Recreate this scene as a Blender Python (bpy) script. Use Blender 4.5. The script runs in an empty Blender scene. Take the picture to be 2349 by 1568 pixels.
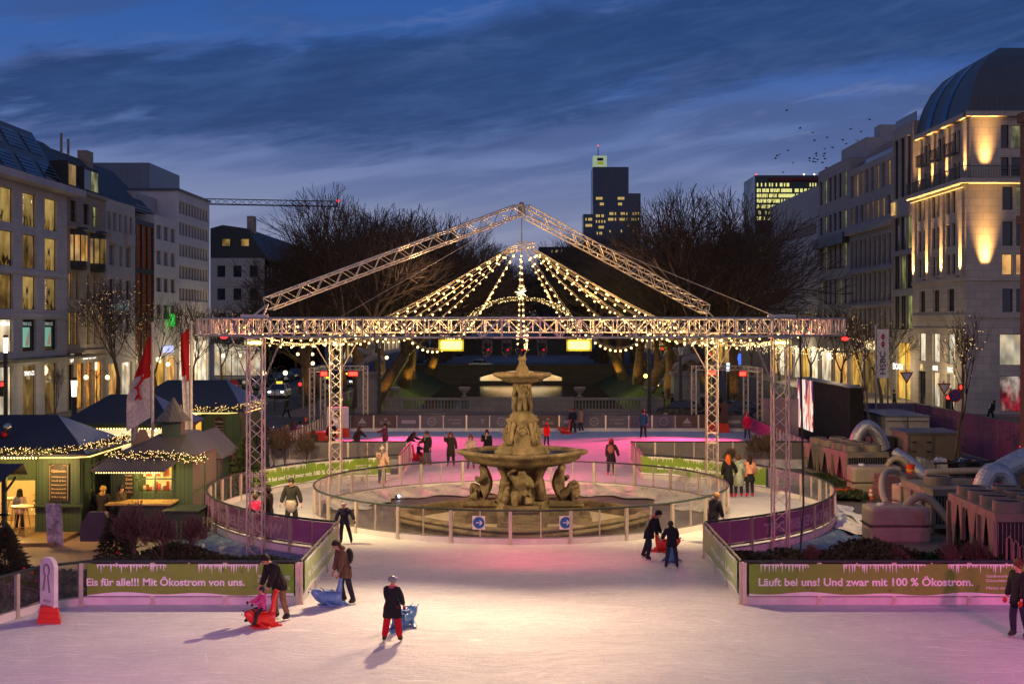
import bpy, bmesh, math, random
from math import sin, cos, pi, radians as R, sqrt, atan2
from mathutils import Vector, Matrix, Euler, geometry
random.seed(7)
SC = bpy.context.scene
COL = SC.collection
FPX, HC, CX, CY = 3020.0, 7.5, 1195.0, 742.0      # focal length in picture units, eye height above the ice

# ------------------------------------------------------------------ camera
cam = bpy.data.cameras.new('camera'); cam_o = bpy.data.objects.new('camera', cam); COL.objects.link(cam_o)
cam_o.location = (0, 0, HC); cam_o.rotation_euler = (R(90), 0, 0)
cam.sensor_width = 36; cam.lens = 36*FPX/2349.0
cam.shift_x = -20.5/2349; cam.shift_y = -42.0/2349
cam.clip_start = 0.5; cam.clip_end = 6000
SC.camera = cam_o
SC.view_settings.view_transform = 'Standard'; SC.view_settings.look = 'None'
SC.view_settings.exposure = 0; SC.view_settings.gamma = 1
SC.cycles.max_bounces = 6; SC.cycles.transparent_max_bounces = 16
SC.cycles.diffuse_bounces = 2; SC.cycles.glossy_bounces = 3; SC.cycles.transmission_bounces = 3
SC.cycles.use_denoising = True
SC.cycles.sample_clamp_indirect = 3.0; SC.cycles.sample_clamp_direct = 0
SC.cycles.caustics_reflective = False; SC.cycles.caustics_refractive = False
SC.cycles.use_light_tree = True

# ------------------------------------------------------------------ node helpers
class NT:
    def __init__(s, tree):
        s.t = tree; s.n = tree.nodes; s.l = tree.links
    def new(s, typ, **kw):
        n = s.n.new(typ)
        for k, v in kw.items(): setattr(n, k, v)
        return n
    def put(s, sock, v):
        if hasattr(v, 'is_output') or isinstance(v, bpy.types.NodeSocket): s.l.new(v, sock)
        else:
            if isinstance(v, (tuple, list)) and len(v) == 3 and sock.type == 'RGBA': v = (*v, 1)
            sock.default_value = v
    def math(s, op, a, b=0.0, c=0.0, clamp=False):
        n = s.new('ShaderNodeMath', operation=op, use_clamp=clamp)
        s.put(n.inputs[0], a); s.put(n.inputs[1], b); s.put(n.inputs[2], c)
        return n.outputs[0]
    def mix(s, f, a, b, mode='MIX'):
        n = s.new('ShaderNodeMix', data_type='RGBA', blend_type=mode)
        s.put(n.inputs[0], f); s.put(n.inputs[6], a); s.put(n.inputs[7], b)
        return n.outputs[2]
    def noise(s, vec, scale, detail=4, rough=0.55, dist=0.0):
        n = s.new('ShaderNodeTexNoise')
        if vec is not None: s.l.new(vec, n.inputs['Vector'])
        n.inputs['Scale'].default_value = scale; n.inputs['Detail'].default_value = detail
        n.inputs['Roughness'].default_value = rough; n.inputs['Distortion'].default_value = dist
        return n.outputs[0]
    def mapr(s, v, a, b, c=0.0, d=1.0, smooth=True):
        n = s.new('ShaderNodeMapRange'); n.interpolation_type = 'SMOOTHSTEP' if smooth else 'LINEAR'
        s.put(n.inputs[0], v)
        for i, x in enumerate((a, b, c, d)): n.inputs[1+i].default_value = x
        return n.outputs[0]
    def ramp(s, v, stops):
        n = s.new('ShaderNodeValToRGB'); s.put(n.inputs[0], v); e = n.color_ramp.elements
        while len(e) < len(stops): e.new(0.5)
        for i, (p, c) in enumerate(stops): e[i].position = p; e[i].color = (*c, 1)
        return n.outputs[0]
    def vec(s, x, y, z):
        n = s.new('ShaderNodeCombineXYZ'); s.put(n.inputs[0], x); s.put(n.inputs[1], y); s.put(n.inputs[2], z)
        return n.outputs[0]

# ------------------------------------------------------------------ sky (dusk, streaky clouds, by real direction)
W = bpy.data.worlds.new('World'); SC.world = W; W.use_nodes = True
t = NT(W.node_tree); t.n.clear()
tc = t.new('ShaderNodeTexCoord'); sp = t.new('ShaderNodeSeparateXYZ'); t.l.new(tc.outputs['Generated'], sp.inputs[0])
az = t.math('ARCTAN2', sp.outputs[0], sp.outputs[1]); el = t.math('ARCSINE', sp.outputs[2])
base = t.ramp(t.math('DIVIDE', t.math('MAXIMUM', el, 0.0), 0.5),
    [(0.0, (.27, .275, .39)), (0.10, (.265, .285, .42)), (0.17, (.215, .255, .42)), (0.26, (.125, .19, .405)), (0.36, (.050, .125, .38)),
     (0.46, (.030, .105, .36)), (0.62, (.022, .07, .24)), (1.0, (.05, .085, .22))])
tilt = t.math('SUBTRACT', el, t.math('MULTIPLY', az, 0.16))
p1 = t.vec(t.math('MULTIPLY', az, 5.0), t.math('MULTIPLY', tilt, 34.0), 0.0)
n1 = t.noise(p1, 1.0, 6, .5, .4)
p2 = t.vec(t.math('MULTIPLY', az, 12.0), t.math('MULTIPLY', tilt, 60.0), 3.7)
n2 = t.noise(p2, 1.0, 7, .52, .6)
p3 = t.vec(t.math('MULTIPLY', az, 3.0), t.math('MULTIPLY', tilt, 22.0), 9.3)
n3 = t.noise(p3, 1.0, 4, .5, .2)
# the large dark bank of cloud, rising to the right: centre line and half height along the azimuth
sx = t.mapr(az, -.40, .39, 0.0, 1.0, False)
bk_ = t.ramp(sx, [(0.0, (.155, .050, 0)), (.13, (.163, .085, 0)), (.30, (.170, .135, 0)), (.45, (.177, .150, 0)), (.60, (.205, .135, 0)), (.75, (.222, .115, 0)), (1.0, (.222, .16, 0))])
sb = t.new('ShaderNodeSeparateColor'); t.l.new(bk_, sb.inputs[0])
fine = t.noise(t.vec(t.math('MULTIPLY', az, 26.0), t.math('MULTIPLY', tilt, 150.0), 1.3), 1.0, 7, .65, 1.2)
cl = t.math('SUBTRACT', el, sb.outputs[0])
cl = t.math('ADD', cl, t.math('MULTIPLY', t.math('SUBTRACT', n2, 0.5), 0.060))
cl = t.math('ADD', cl, t.math('MULTIPLY', t.math('SUBTRACT', n3, 0.5), 0.050))
dd_ = t.math('DIVIDE', t.math('ABSOLUTE', cl), t.math('MULTIPLY', sb.outputs[1], 0.30))
dd_ = t.math('ADD', dd_, t.math('MULTIPLY', t.math('SUBTRACT', fine, 0.5), 0.45))
bank = t.mapr(dd_, 0.55, 1.35, 1.0, 0.0)
streak = t.mapr(t.math('ADD', t.math('MULTIPLY', n1, .65), t.math('MULTIPLY', n3, .35)), 0.44, 0.57, 0.0, 1.0)
streak = t.math('MULTIPLY', streak, t.mapr(el, 0.06, 0.15, 0.30, .92))
streak = t.math('MULTIPLY', streak, t.mapr(el, 0.19, 0.26, 1.0, .40))
sky = t.mix(streak, base, t.ramp(t.math('DIVIDE', el, 0.3), [(0, (.15, .165, .315)), (0.35, (.080, .125, .295)), (1, (.020, .064, .225))]))
wisp = t.math('MULTIPLY', t.mapr(t.math('ADD', t.math('MULTIPLY', n2, .75), t.math('MULTIPLY', fine, .25)), 0.52, 0.68, 0.0, .55), t.mapr(az, -.25, .05, .25, 1.0))
sky = t.mix(wisp, sky, t.ramp(t.math('DIVIDE', el, 0.3), [(0, (.25, .26, .43)), (0.5, (.17, .22, .43)), (1, (.075, .14, .38))]))
sky = t.mix(t.math('MULTIPLY', bank, .90), sky, t.mix(t.mapr(t.math('ADD', t.math('MULTIPLY', fine, .35), t.math('MULTIPLY', n2, .65)), .36, .66), (.016, .048, .160), (.030, .074, .215)))
west = t.mapr(sp.outputs[1], -0.9, 0.35, 1.0, 0.0)
glow = t.math('MULTIPLY', west, t.mapr(el, 0.0, 1.0, 1.0, .35))
sky = t.mix(glow, sky, (.25, .23, .33))
below = t.mapr(el, -0.02, 0.0, 1.0, 0.0)
sky = t.mix(below, sky, (.02, .02, .03))
# physical dusk sky (sun well under the horizon) adds its faint glow
ns = t.new('ShaderNodeTexSky', sky_type='NISHITA'); ns.sun_disc = False
ns.sun_elevation = R(-4); ns.sun_rotation = R(10)
sky = t.mix(1.0, sky, t.mix(1.0, ns.outputs[0], (.05, .05, .05), 'MULTIPLY'), 'ADD')
bg = t.new('ShaderNodeBackground'); t.l.new(sky, bg.inputs[0]); bg.inputs[1].default_value = 1.0
out = t.new('ShaderNodeOutputWorld'); t.l.new(bg.outputs[0], out.inputs[0])

def spot(name, loc, target, power, color, angle, blend=0.6, size=0.3, parent=None):
    l = bpy.data.lights.new(name, 'SPOT'); l.energy = power; l.color = color
    l.spot_size = R(angle); l.spot_blend = blend; l.shadow_soft_size = size
    o = bpy.data.objects.new(name, l); COL.objects.link(o); o.location = loc
    d = Vector(target)-Vector(loc); o.rotation_euler = d.to_track_quat('-Z', 'Y').to_euler()
    return o
def point(name, loc, power, color, size=0.1):
    l = bpy.data.lights.new(name, 'POINT'); l.energy = power; l.color = color; l.shadow_soft_size = size
    o = bpy.data.objects.new(name, l); COL.objects.link(o); o.location = loc
    return o
# the two big floods on the front of the ring light the front ice, the work lights on the near towers light the ring
WARM = (1, .66, .39)
spot('flood_beam', (-2.1, 39.45, 6.85), (-7.0, 18.0, 0), 6800, WARM, 130, .8, .16)
spot('flood_beam', (1.75, 39.45, 6.85), (5.5, 18.5, 0), 4000, (1, .62, .35), 125, .8, .16)
spot('work_beam', (-8.9, 44.3, 6.6), (-3.5, 56, 0), 8000, (1, .68, .30), 130, .9, .2)
spot('work_beam', (8.7, 44.1, 6.6), (3.5, 56, 0), 6500, (1, .68, .30), 130, .9, .2)
# red floods on the two gates at the far end
RED = (1, .05, .17)
for x, y, tx, ty, pw in ((-13.4, 88.5, -7, 79, 15000), (-11.2, 90.3, -2, 79, 17000), (13.0, 90.0, 5, 79, 17000), (15.2, 89.0, 9, 79, 14000)):
    spot('red_beam', (x, y, 4.0), (tx, ty, 0), pw, RED, 66, .9, .2)
# moving heads on the ring: red and magenta pools on the ice
spot('head_beam', (-.9, 40.0, 6.1), (-0.8, 42.6, 0), 900, (1, .10, .14), 62, 1.0, .1)
spot('head_beam', (.9, 40.0, 6.1), (1.6, 42.4, 0), 800, (1, .10, .16), 62, 1.0, .1)
spot('head_beam', (0, 64.3, 6.6), (-1.5, 62.8, 0), 2300, (1, .08, .22), 90, 1.0, .1)
spot('head_beam', (2, 64.3, 6.6), (2.2, 62.9, 0), 1400, (1, .08, .22), 90, 1.0, .1)
# unseen coloured stage lamps inferred on the terrace side, plus one added pink fill
spot('unseen_front_beam', (14, 12, 7.0), (12.5, 30, 0), 10500, (1, .13, .40), 29, .9, .3)
spot('unseen_front_beam', (-6, 6, 8.0), (-9.5, 30, 0), 7500, (1, .27, .48), 40, .9, .3)
spot('unseen_front_beam', (4, 5, 8.6), (0, 27, 0), 7000, (1, .36, .38), 50, .9, .4)  # wide pink fill added to tint the whole front ice
spot('unseen_front_beam', (-15, 10, 6.0), (-12.5, 27, 0), 700, (.55, .30, 1), 60, .9, .3)
spot('unseen_front_beam', (-8.5, 12, 7.5), (-8.8, 33.5, 0), 2900, (1, .11, .48), 28, .9, .3)
spot('unseen_front_beam', (10, 6, 7.5), (13.5, 24, 0), 5600, (1, .10, .45), 27, .9, .3)
spot('unseen_front_beam', (-9, 6, 7.5), (-12, 26, 0), 2200, (.75, .22, .9), 34, .9, .3)
spot('unseen_front_beam', (11, 10, 7.5), (10.5, 33.5, 0), 4800, (1, .10, .36), 30, .9, .3)
def strip_lamp(name, loc, target, power, color, sx, sy):
    l = bpy.data.lights.new(name, 'AREA'); l.shape = 'RECTANGLE'; l.size = sx; l.size_y = sy; l.energy = power; l.color = color; l.spread = R(38)
    o = bpy.data.objects.new(name, l); COL.objects.link(o); o.location = loc; o.rotation_euler = (Vector(target)-Vector(loc)).to_track_quat('-Z', 'Y').to_euler(); return o
# ------------------------------------------------------------------ object helpers
ORG = {}
def G(x, y, z=0.0):                      # where a point of the picture meets the level z
    Y = FPX*(HC-z)/(y-CY); return Vector(((x-CX)*Y/FPX, Y, z))
def V(x, y, Y):                          # the point of the picture at distance Y
    return Vector(((x-CX)*Y/FPX, Y, HC-(y-CY)*Y/FPX))
def tag(o, label=None, cat=None, group=None, kind=None):
    if label: o['label'] = label
    if cat: o['category'] = cat
    if group: o['group'] = group
    if kind: o['kind'] = kind
    return o
def thing(name, label, cat, loc=(0, 0, 0), rz=0.0, group=None):
    o = bpy.data.objects.new(name, None); COL.objects.link(o); o.location = loc; o.rotation_euler = (0, 0, rz)
    o.empty_display_size = .2
    ORG[o.name] = Vector(loc); return tag(o, label, cat, group)
class MB:
    def __init__(s): s.v = []; s.f = []; s.m = []; s.uv = None
    def add(s, vs, fs, mi=0):
        b = len(s.v); s.v.extend([tuple(p) for p in vs]); s.f.extend([tuple(b+i for i in f) for f in fs]); s.m.extend([mi]*len(fs)); return s
    def box(s, x0, y0, z0, x1, y1, z1, mi=0):
        if x0 > x1: x0, x1 = x1, x0
        if y0 > y1: y0, y1 = y1, y0
        return s.add([(x0,y0,z0),(x1,y0,z0),(x1,y1,z0),(x0,y1,z0),(x0,y0,z1),(x1,y0,z1),(x1,y1,z1),(x0,y1,z1)],
            [(0,3,2,1),(4,5,6,7),(0,1,5,4),(1,2,6,5),(2,3,7,6),(3,0,4,7)], mi)
    def obox(s, c, size, rz=0, mi=0, rx=0):   # oriented box, c = centre
        M = Matrix.Translation(c) @ Matrix.Rotation(rz, 4, 'Z') @ Matrix.Rotation(rx, 4, 'X')
        a, b, d = size[0]/2, size[1]/2, size[2]/2
        vs = [M @ Vector(p) for p in ((-a,-b,-d),(a,-b,-d),(a,b,-d),(-a,b,-d),(-a,-b,d),(a,-b,d),(a,b,d),(-a,b,d))]
        return s.add(vs, [(0,3,2,1),(4,5,6,7),(0,1,5,4),(1,2,6,5),(2,3,7,6),(3,0,4,7)], mi)
    def tube(s, pts, r, n=6, mi=0, cap=True, closed=False):
        pts = [Vector(p) for p in pts]; k = len(pts)
        rs = r if isinstance(r, (list, tuple)) else [r]*k
        b = len(s.v); up = None
        for i, p in enumerate(pts):
            if closed: d = pts[(i+1) % k]-pts[i-1]
            else: d = pts[min(i+1, k-1)]-pts[max(i-1, 0)]
            if d.length < 1e-9: d = Vector((0, 0, 1))
            d.normalize()
            if up is None:
                up = Vector((0, 0, 1)) if abs(d.z) < .9 else Vector((1, 0, 0))
            a = d.cross(up)
            if a.length < 1e-6: a = d.cross(Vector((1, .1, 0)))
            a.normalize(); c = a.cross(d); up = c
            for j in range(n):
                t_ = 2*pi*j/n + pi/n
                q = p + (a*cos(t_) + c*sin(t_))*rs[i]; s.v.append((q.x, q.y, q.z))
        for i in range(k if closed else k-1):
            i2 = (i+1) % k
            for j in range(n):
                s.f.append((b+i*n+j, b+i*n+(j+1) % n, b+i2*n+(j+1) % n, b+i2*n+j)); s.m.append(mi)
        if cap and not closed:
            s.f.append(tuple(b+j for j in range(n-1, -1, -1))); s.f.append(tuple(b+(k-1)*n+j for j in range(n))); s.m.extend([mi, mi])
        return s
    def lathe(s, c, prof, n=24, mi=0, lob=None):   # prof = (r, z); lob(angle) scales the radius
        b = len(s.v)
        for r, z in prof:
            for j in range(n):
                a = 2*pi*j/n; q = r*(lob(a) if lob else 1)
                s.v.append((c[0]+q*cos(a), c[1]+q*sin(a), c[2]+z))
        for i in range(len(prof)-1):
            for j in range(n):
                s.f.append((b+i*n+j, b+i*n+(j+1) % n, b+(i+1)*n+(j+1) % n, b+(i+1)*n+j)); s.m.append(mi)
        s.f.append(tuple(b+j for j in range(n-1, -1, -1))); s.f.append(tuple(b+(len(prof)-1)*n+j for j in range(n))); s.m.extend([mi, mi])
        return s
    def ball(s, c, r, mi=0, n=8, m=6, sc=(1, 1, 1)):
        prof = [(max(.001, sin(pi*i/m))*1.0, -cos(pi*i/m)) for i in range(m+1)]
        b = len(s.v)
        for q, z in prof:
            for j in range(n):
                a = 2*pi*j/n; s.v.append((c[0]+q*cos(a)*r*sc[0], c[1]+q*sin(a)*r*sc[1], c[2]+z*r*sc[2]))
        for i in range(m):
            for j in range(n):
                s.f.append((b+i*n+j, b+i*n+(j+1) % n, b+(i+1)*n+(j+1) % n, b+(i+1)*n+j)); s.m.append(mi)
        return s
    def prism(s, poly, h, M=None, mi=0):            # polygon (x, y) pushed along z by h, then moved by M
        k = len(poly); M = M or Matrix()
        vs = [M @ Vector((x, y, 0)) for x, y in poly]+[M @ Vector((x, y, h)) for x, y in poly]
        fs = [tuple(range(k-1, -1, -1)), tuple(range(k, 2*k))]+[(i, (i+1) % k, k+(i+1) % k, k+i) for i in range(k)]
        return s.add(vs, fs, mi)
    def quad(s, a, b_, c, d, mi=0): return s.add([a, b_, c, d], [(0, 1, 2, 3)], mi)
    def merge(s, o, M=None, mi=None):
        M = M or Matrix()
        b = len(s.v); s.v.extend([tuple(M @ Vector(p)) for p in o.v]); s.f.extend([tuple(b+i for i in f) for f in o.f])
        s.m.extend(o.m if mi is None else [mi]*len(o.f)); return s
    def build(s, name, mats, parent=None, world=True, smooth=False):
        me = bpy.data.meshes.new(name)
        off = Vector((0, 0, 0))
        if parent is not None and world: off = ORG.get(parent.name, Vector((0, 0, 0)))
        me.from_pydata([(x-off.x, y-off.y, z-off.z) for x, y, z in s.v], [], s.f)
        if not isinstance(mats, (list, tuple)): mats = [mats]
        for m_ in mats: me.materials.append(m_)
        if len(mats) > 1: me.polygons.foreach_set('material_index', s.m)
        if smooth: me.polygons.foreach_set('use_smooth', [True]*len(me.polygons))
        me.update()
        return link(name, me, parent)
def link(name, me, parent=None):
    o = bpy.data.objects.new(name, me); COL.objects.link(o)
    if parent is not None:
        o.parent = parent; ORG[o.name] = ORG.get(parent.name, Vector((0, 0, 0)))
    else: ORG[o.name] = Vector((0, 0, 0))
    return o
def struct(name, mb, m_, smooth=False): return tag(mb.build(name, m_, smooth=smooth), kind='structure')
def copy_tree(o, parent=None, loc=None, rz=None, scale=None, label=None, group=None):
    c = o.copy(); COL.objects.link(c)
    if parent is not None: c.parent = parent
    if loc is not None: c.location = loc
    if rz is not None: c.rotation_euler = (0, 0, rz)
    if scale is not None: c.scale = scale if isinstance(scale, (tuple, list)) else (scale,)*3
    if label: c['label'] = label
    if group: c['group'] = group
    for ch in KIDS(o): copy_tree(ch, c)
    return c
def KIDS(o): return list(o.children)

# ------------------------------------------------------------------ materials
MC = {}
def mat(name, col, rough=.7, metal=0.0, var=.12, vs=3.0, bump=0.0, emis=None, es=0.0, spec=.5, bs=20.0):
    if name in MC: return MC[name]
    m_ = bpy.data.materials.new(name); m_.use_nodes = True; q = NT(m_.node_tree)
    b = q.n['Principled BSDF']; b.inputs['Roughness'].default_value = rough; b.inputs['Metallic'].default_value = metal
    b.inputs['Specular IOR Level'].default_value = spec
    if var > 0:
        c = q.new('ShaderNodeTexCoord')
        nz = q.noise(c.outputs['Object'], vs, 5, .65)
        lo = tuple(max(0, x*(1-var*1.6)) for x in col); hi = tuple(min(1, x*(1+var*1.4)) for x in col)
        q.l.new(q.ramp(nz, [(.28, lo), (.72, hi)]), b.inputs['Base Color'])
        q.l.new(q.mapr(nz, .3, .7, max(.02, rough-.1), min(1, rough+.1)), b.inputs['Roughness'])
    else: b.inputs['Base Color'].default_value = (*col, 1)
    if bump > 0:
        c = q.new('ShaderNodeTexCoord')
        bn = q.new('ShaderNodeBump'); bn.inputs['Strength'].default_value = bump; bn.inputs['Distance'].default_value = .05
        q.l.new(q.noise(c.outputs['Object'], bs, 6, .6), bn.inputs['Height']); q.l.new(bn.outputs[0], b.inputs['Normal'])
    if emis: b.inputs['Emission Color'].default_value = (*emis, 1); b.inputs['Emission Strength'].default_value = es
    MC[name] = m_; return m_
def emit(name, col, st, sample=True):
    if name in MC: return MC[name]
    m_ = bpy.data.materials.new(name); m_.use_nodes = True; q = NT(m_.node_tree); q.n.clear()
    e = q.new('ShaderNodeEmission'); e.inputs[0].default_value = (*col, 1); e.inputs[1].default_value = st
    o = q.new('ShaderNodeOutputMaterial'); q.l.new(e.outputs[0], o.inputs[0])
    if not sample: m_.cycles.emission_sampling = 'NONE'
    MC[name] = m_; return m_
def masonry(name, col, bw=1.2, bh=.6, mortar=.55, rough=.8, var=.1, axis='XZ', gap=.02):
    if name in MC: return MC[name]
    m_ = bpy.data.materials.new(name); m_.use_nodes = True; q = NT(m_.node_tree); b = q.n['Principled BSDF']
    b.inputs['Roughness'].default_value = rough
    c = q.new('ShaderNodeTexCoord'); s_ = q.new('ShaderNodeSeparateXYZ'); q.l.new(c.outputs['Object'], s_.inputs[0])
    if axis == 'XY': v = q.vec(s_.outputs[0], s_.outputs[1], 0.0)
    else: v = q.vec(q.math('ADD', s_.outputs[0], s_.outputs[1]), s_.outputs[2], 0.0)
    br = q.new('ShaderNodeTexBrick'); q.l.new(v, br.inputs['Vector']); br.inputs['Scale'].default_value = 1
    br.inputs['Brick Width'].default_value = bw; br.inputs['Row Height'].default_value = bh; br.inputs['Mortar Size'].default_value = gap
    lo = tuple(x*(1-var) for x in col); hi = tuple(min(1, x*(1+var)) for x in col)
    br.inputs['Color1'].default_value = (*lo, 1); br.inputs['Color2'].default_value = (*hi, 1)
    br.inputs['Mortar'].default_value = (*[x*mortar for x in col], 1)
    nz = q.noise(c.outputs['Object'], .7, 6, .7)
    q.l.new(q.mix(q.mapr(nz, .35, .75, 0, .35), br.outputs[0], tuple(x*.62 for x in col)), b.inputs['Base Color'])
    MC[name] = m_; return m_
def glass(name, tint=(.93, .95, .95), refl=.09, rough=.03):
    if name in MC: return MC[name]
    m_ = bpy.data.materials.new(name); m_.use_nodes = True; q = NT(m_.node_tree); q.n.clear()
    tr = q.new('ShaderNodeBsdfTransparent'); tr.inputs[0].default_value = (*tint, 1)
    gl = q.new('ShaderNodeBsdfGlossy'); gl.inputs['Roughness'].default_value = rough; gl.inputs[0].default_value = (.9, .9, .9, 1)
    lw = q.new('ShaderNodeLayerWeight'); lw.inputs[0].default_value = .25
    df = q.new('ShaderNodeBsdfDiffuse'); df.inputs[0].default_value = (.75, .75, .75, 1)
    c = q.new('ShaderNodeTexCoord'); smear = q.mapr(q.noise(c.outputs['Object'], 2.2, 6, .7), .45, .8, .015, .14)
    mx0 = q.new('ShaderNodeMixShader'); q.l.new(smear, mx0.inputs[0]); q.l.new(tr.outputs[0], mx0.inputs[1]); q.l.new(df.outputs[0], mx0.inputs[2])
    mx = q.new('ShaderNodeMixShader'); q.l.new(q.math('MULTIPLY_ADD', lw.outputs[0], .35, refl*.5, True), mx.inputs[0])
    q.l.new(mx0.outputs[0], mx.inputs[1]); q.l.new(gl.outputs[0], mx.inputs[2])
    o = q.new('ShaderNodeOutputMaterial'); q.l.new(mx.outputs[0], o.inputs[0])
    MC[name] = m_; return m_
def litpane(name, c1, c2, st, sc=1.5, dark=.35, shelf=False):
    """a lit room behind glass: soft unevenness of walls, curtains and lamps, or shelves"""
    if name in MC: return MC[name]
    m_ = bpy.data.materials.new(name); m_.use_nodes = True; q = NT(m_.node_tree); q.n.clear()
    c = q.new('ShaderNodeTexCoord'); s_ = q.new('ShaderNodeSeparateXYZ'); q.l.new(c.outputs['Object'], s_.inputs[0])
    h = q.math('ADD', s_.outputs[0], s_.outputs[1]); z = s_.outputs[2]
    v = q.vec(h, q.math('MULTIPLY', z, .6), 0.0); oi = q.new('ShaderNodeObjectInfo'); v2 = q.vec(q.math('ADD', h, q.math('MULTIPLY', oi.outputs['Random'], 40)), q.math('MULTIPLY', z, .6), 0.0)
    k = q.mapr(q.noise(v2, sc, 2, .5), .35, .65, dark, 1.1)
    k = q.math('MULTIPLY', q.math('MULTIPLY', k, q.mapr(z, 0, 2.6, .75, 1.15, False)), q.mapr(oi.outputs['Random'], 0, 1, .55, 1.15, False))
    col = q.mix(q.mapr(q.noise(v2, sc*.6, 2), .4, .6), c1, c2)
    if shelf:
        br = q.new('ShaderNodeTexBrick'); q.l.new(q.vec(h, z, 0.0), br.inputs['Vector']); br.inputs['Scale'].default_value = 1; br.inputs['Brick Width'].default_value = .28; br.inputs['Row Height'].default_value = .22; br.inputs['Mortar Size'].default_value = .02
        br.inputs['Color1'].default_value = (2.6, 1.9, 1.0, 1); br.inputs['Color2'].default_value = (.5, .10, .04, 1); br.inputs['Mortar'].default_value = (.04, .02, .01, 1)
        col = q.mix(q.mapr(q.math('ADD', h, q.math('MULTIPLY', oi.outputs['Random'], .8)), 1.1, 1.25, 1, 0), col, br.outputs[0])
    if shelf:
        vr = q.new('ShaderNodeTexVoronoi'); q.l.new(v2, vr.inputs['Vector']); vr.inputs['Scale'].default_value = 1.5
        col = q.mix(q.math('MULTIPLY', q.mapr(vr.outputs['Distance'], .10, .16, 1, 0), q.mapr(z, 1.2, 1.6, 0, 1)), col, (3.2, 2.4, 1.3))
        col = q.mix(q.math('MULTIPLY', q.mapr(q.noise(v2, 1.6, 2), .52, .56), q.mapr(z, .7, 1.1, 1, 0)), col, (.05, .03, .015))
    e = q.new('ShaderNodeEmission'); q.l.new(col, e.inputs[0]); q.l.new(q.math('MULTIPLY', k, st), e.inputs[1])
    g = q.new('ShaderNodeBsdfGlossy'); g.inputs['Roughness'].default_value = .05; g.inputs[0].default_value = (.08, .08, .08, 1)
    ad = q.new('ShaderNodeAddShader'); q.l.new(e.outputs[0], ad.inputs[0]); q.l.new(g.outputs[0], ad.inputs[1])
    o = q.new('ShaderNodeOutputMaterial'); q.l.new(ad.outputs[0], o.inputs[0])
    m_.cycles.emission_sampling = 'NONE'
    MC[name] = m_; return m_
def darkglass(name, col=(.012, .015, .022), rough=.06):
    return mat(name, col, rough, 0, 0, spec=.9)

M_ALU = mat('aluminium', (.66, .59, .49), .38, .7, .06, 8)
M_STEEL = mat('grey_steel', (.30, .30, .30), .4, .8, .08, 6)
M_BLACK = mat('black_rubber', (.02, .02, .022), .5, 0, .1)
M_DARK = mat('dark_metal', (.05, .052, .055), .45, .3, .1)
M_WHITE = mat('white_plastic', (.72, .71, .70), .45, 0, .06, 5)
M_RED = mat('red_plastic', (.62, .03, .015), .35, 0, .06)
M_BLUE = mat('blue_plastic', (.10, .24, .48), .3, 0, .05)
M_BULB = emit('bulb_glow', (1, .62, .20), 6.0, False)
M_FAIRY = emit('fairy_glow', (1, .60, .22), 5.5, False)
M_LED = emit('led_strip_glow', (1, .58, .16), 3.6)
M_GLASS = glass('barrier_glass')
M_RAIL = mat('dark_green_rail', (.02, .035, .032), .4, 0, .1)

# ------------------------------------------------------------------ temporary scene for evaluating skins and lettering
TS = bpy.data.scenes.new('workbench')
def evaluate(ob):
    TS.collection.objects.link(ob); vl = TS.view_layers[0]; vl.update()
    dg = vl.depsgraph; dg.update()
    me = bpy.data.meshes.new_from_object(ob.evaluated_get(dg)); TS.collection.objects.unlink(ob)
    return me
def skin(verts, edges, radii, sub=1, root=0):
    """one continuous surface round a skeleton"""
    me = bpy.data.meshes.new('sk'); me.from_pydata(verts, edges, []); ob = bpy.data.objects.new('sk', me)
    ob.modifiers.new('s', 'SKIN'); sv = me.skin_vertices[0].data
    for i, r in enumerate(radii):
        sv[i].radius = r if isinstance(r, (tuple, list)) else (r, r); sv[i].use_root = (i == root)
    if sub: m_ = ob.modifiers.new('u', 'SUBSURF'); m_.levels = sub; m_.render_levels = sub
    r = evaluate(ob); bpy.data.objects.remove(ob); bpy.data.meshes.remove(me)
    mb = MB(); mb.v = [tuple(v.co) for v in r.vertices]; mb.f = [tuple(p.vertices) for p in r.polygons]; mb.m = [0]*len(mb.f)
    bpy.data.meshes.remove(r); return mb
TXT = {}
def lettering(body, bold=0.012):
    """flat letters: list of 2D points, faces and width, cap height 1"""
    if (body, bold) in TXT: return TXT[(body, bold)]
    cu = bpy.data.curves.new('tx', 'FONT'); cu.body = body; cu.size = 1.0; cu.offset = bold; cu.resolution_u = 3
    ob = bpy.data.objects.new('tx', cu); me = evaluate(ob)
    vs = [(v.co.x, v.co.y) for v in me.vertices]; fs = [tuple(p.vertices) for p in me.polygons]
    bpy.data.objects.remove(ob); bpy.data.curves.remove(cu); bpy.data.meshes.remove(me)
    if not vs: vs = [(0, 0), (.1, 0), (.1, .1)]; fs = [(0, 1, 2)]
    x0 = min(v[0] for v in vs); x1 = max(v[0] for v in vs)
    k = 1/.72
    TXT[(body, bold)] = ([((x-x0)*k, y*k) for x, y in vs], fs, (x1-x0)*k)
    return TXT[(body, bold)]
def put_text(mb, body, fn, u0, v0, width=None, height=None, mirror=False, bold=.012, mi=0):
    """fn(u, v) -> 3D point; the words start at u0 and end at u0+width"""
    vs, fs, w = lettering(body, bold)
    sx = width/w if width else height; sy = height if height else sx
    pts = [fn(u0+((w-x) if mirror else x)*sx, v0+y*sy) for x, y in vs]
    mb.add(pts, [f if not mirror else f[::-1] for f in fs], mi)
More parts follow.
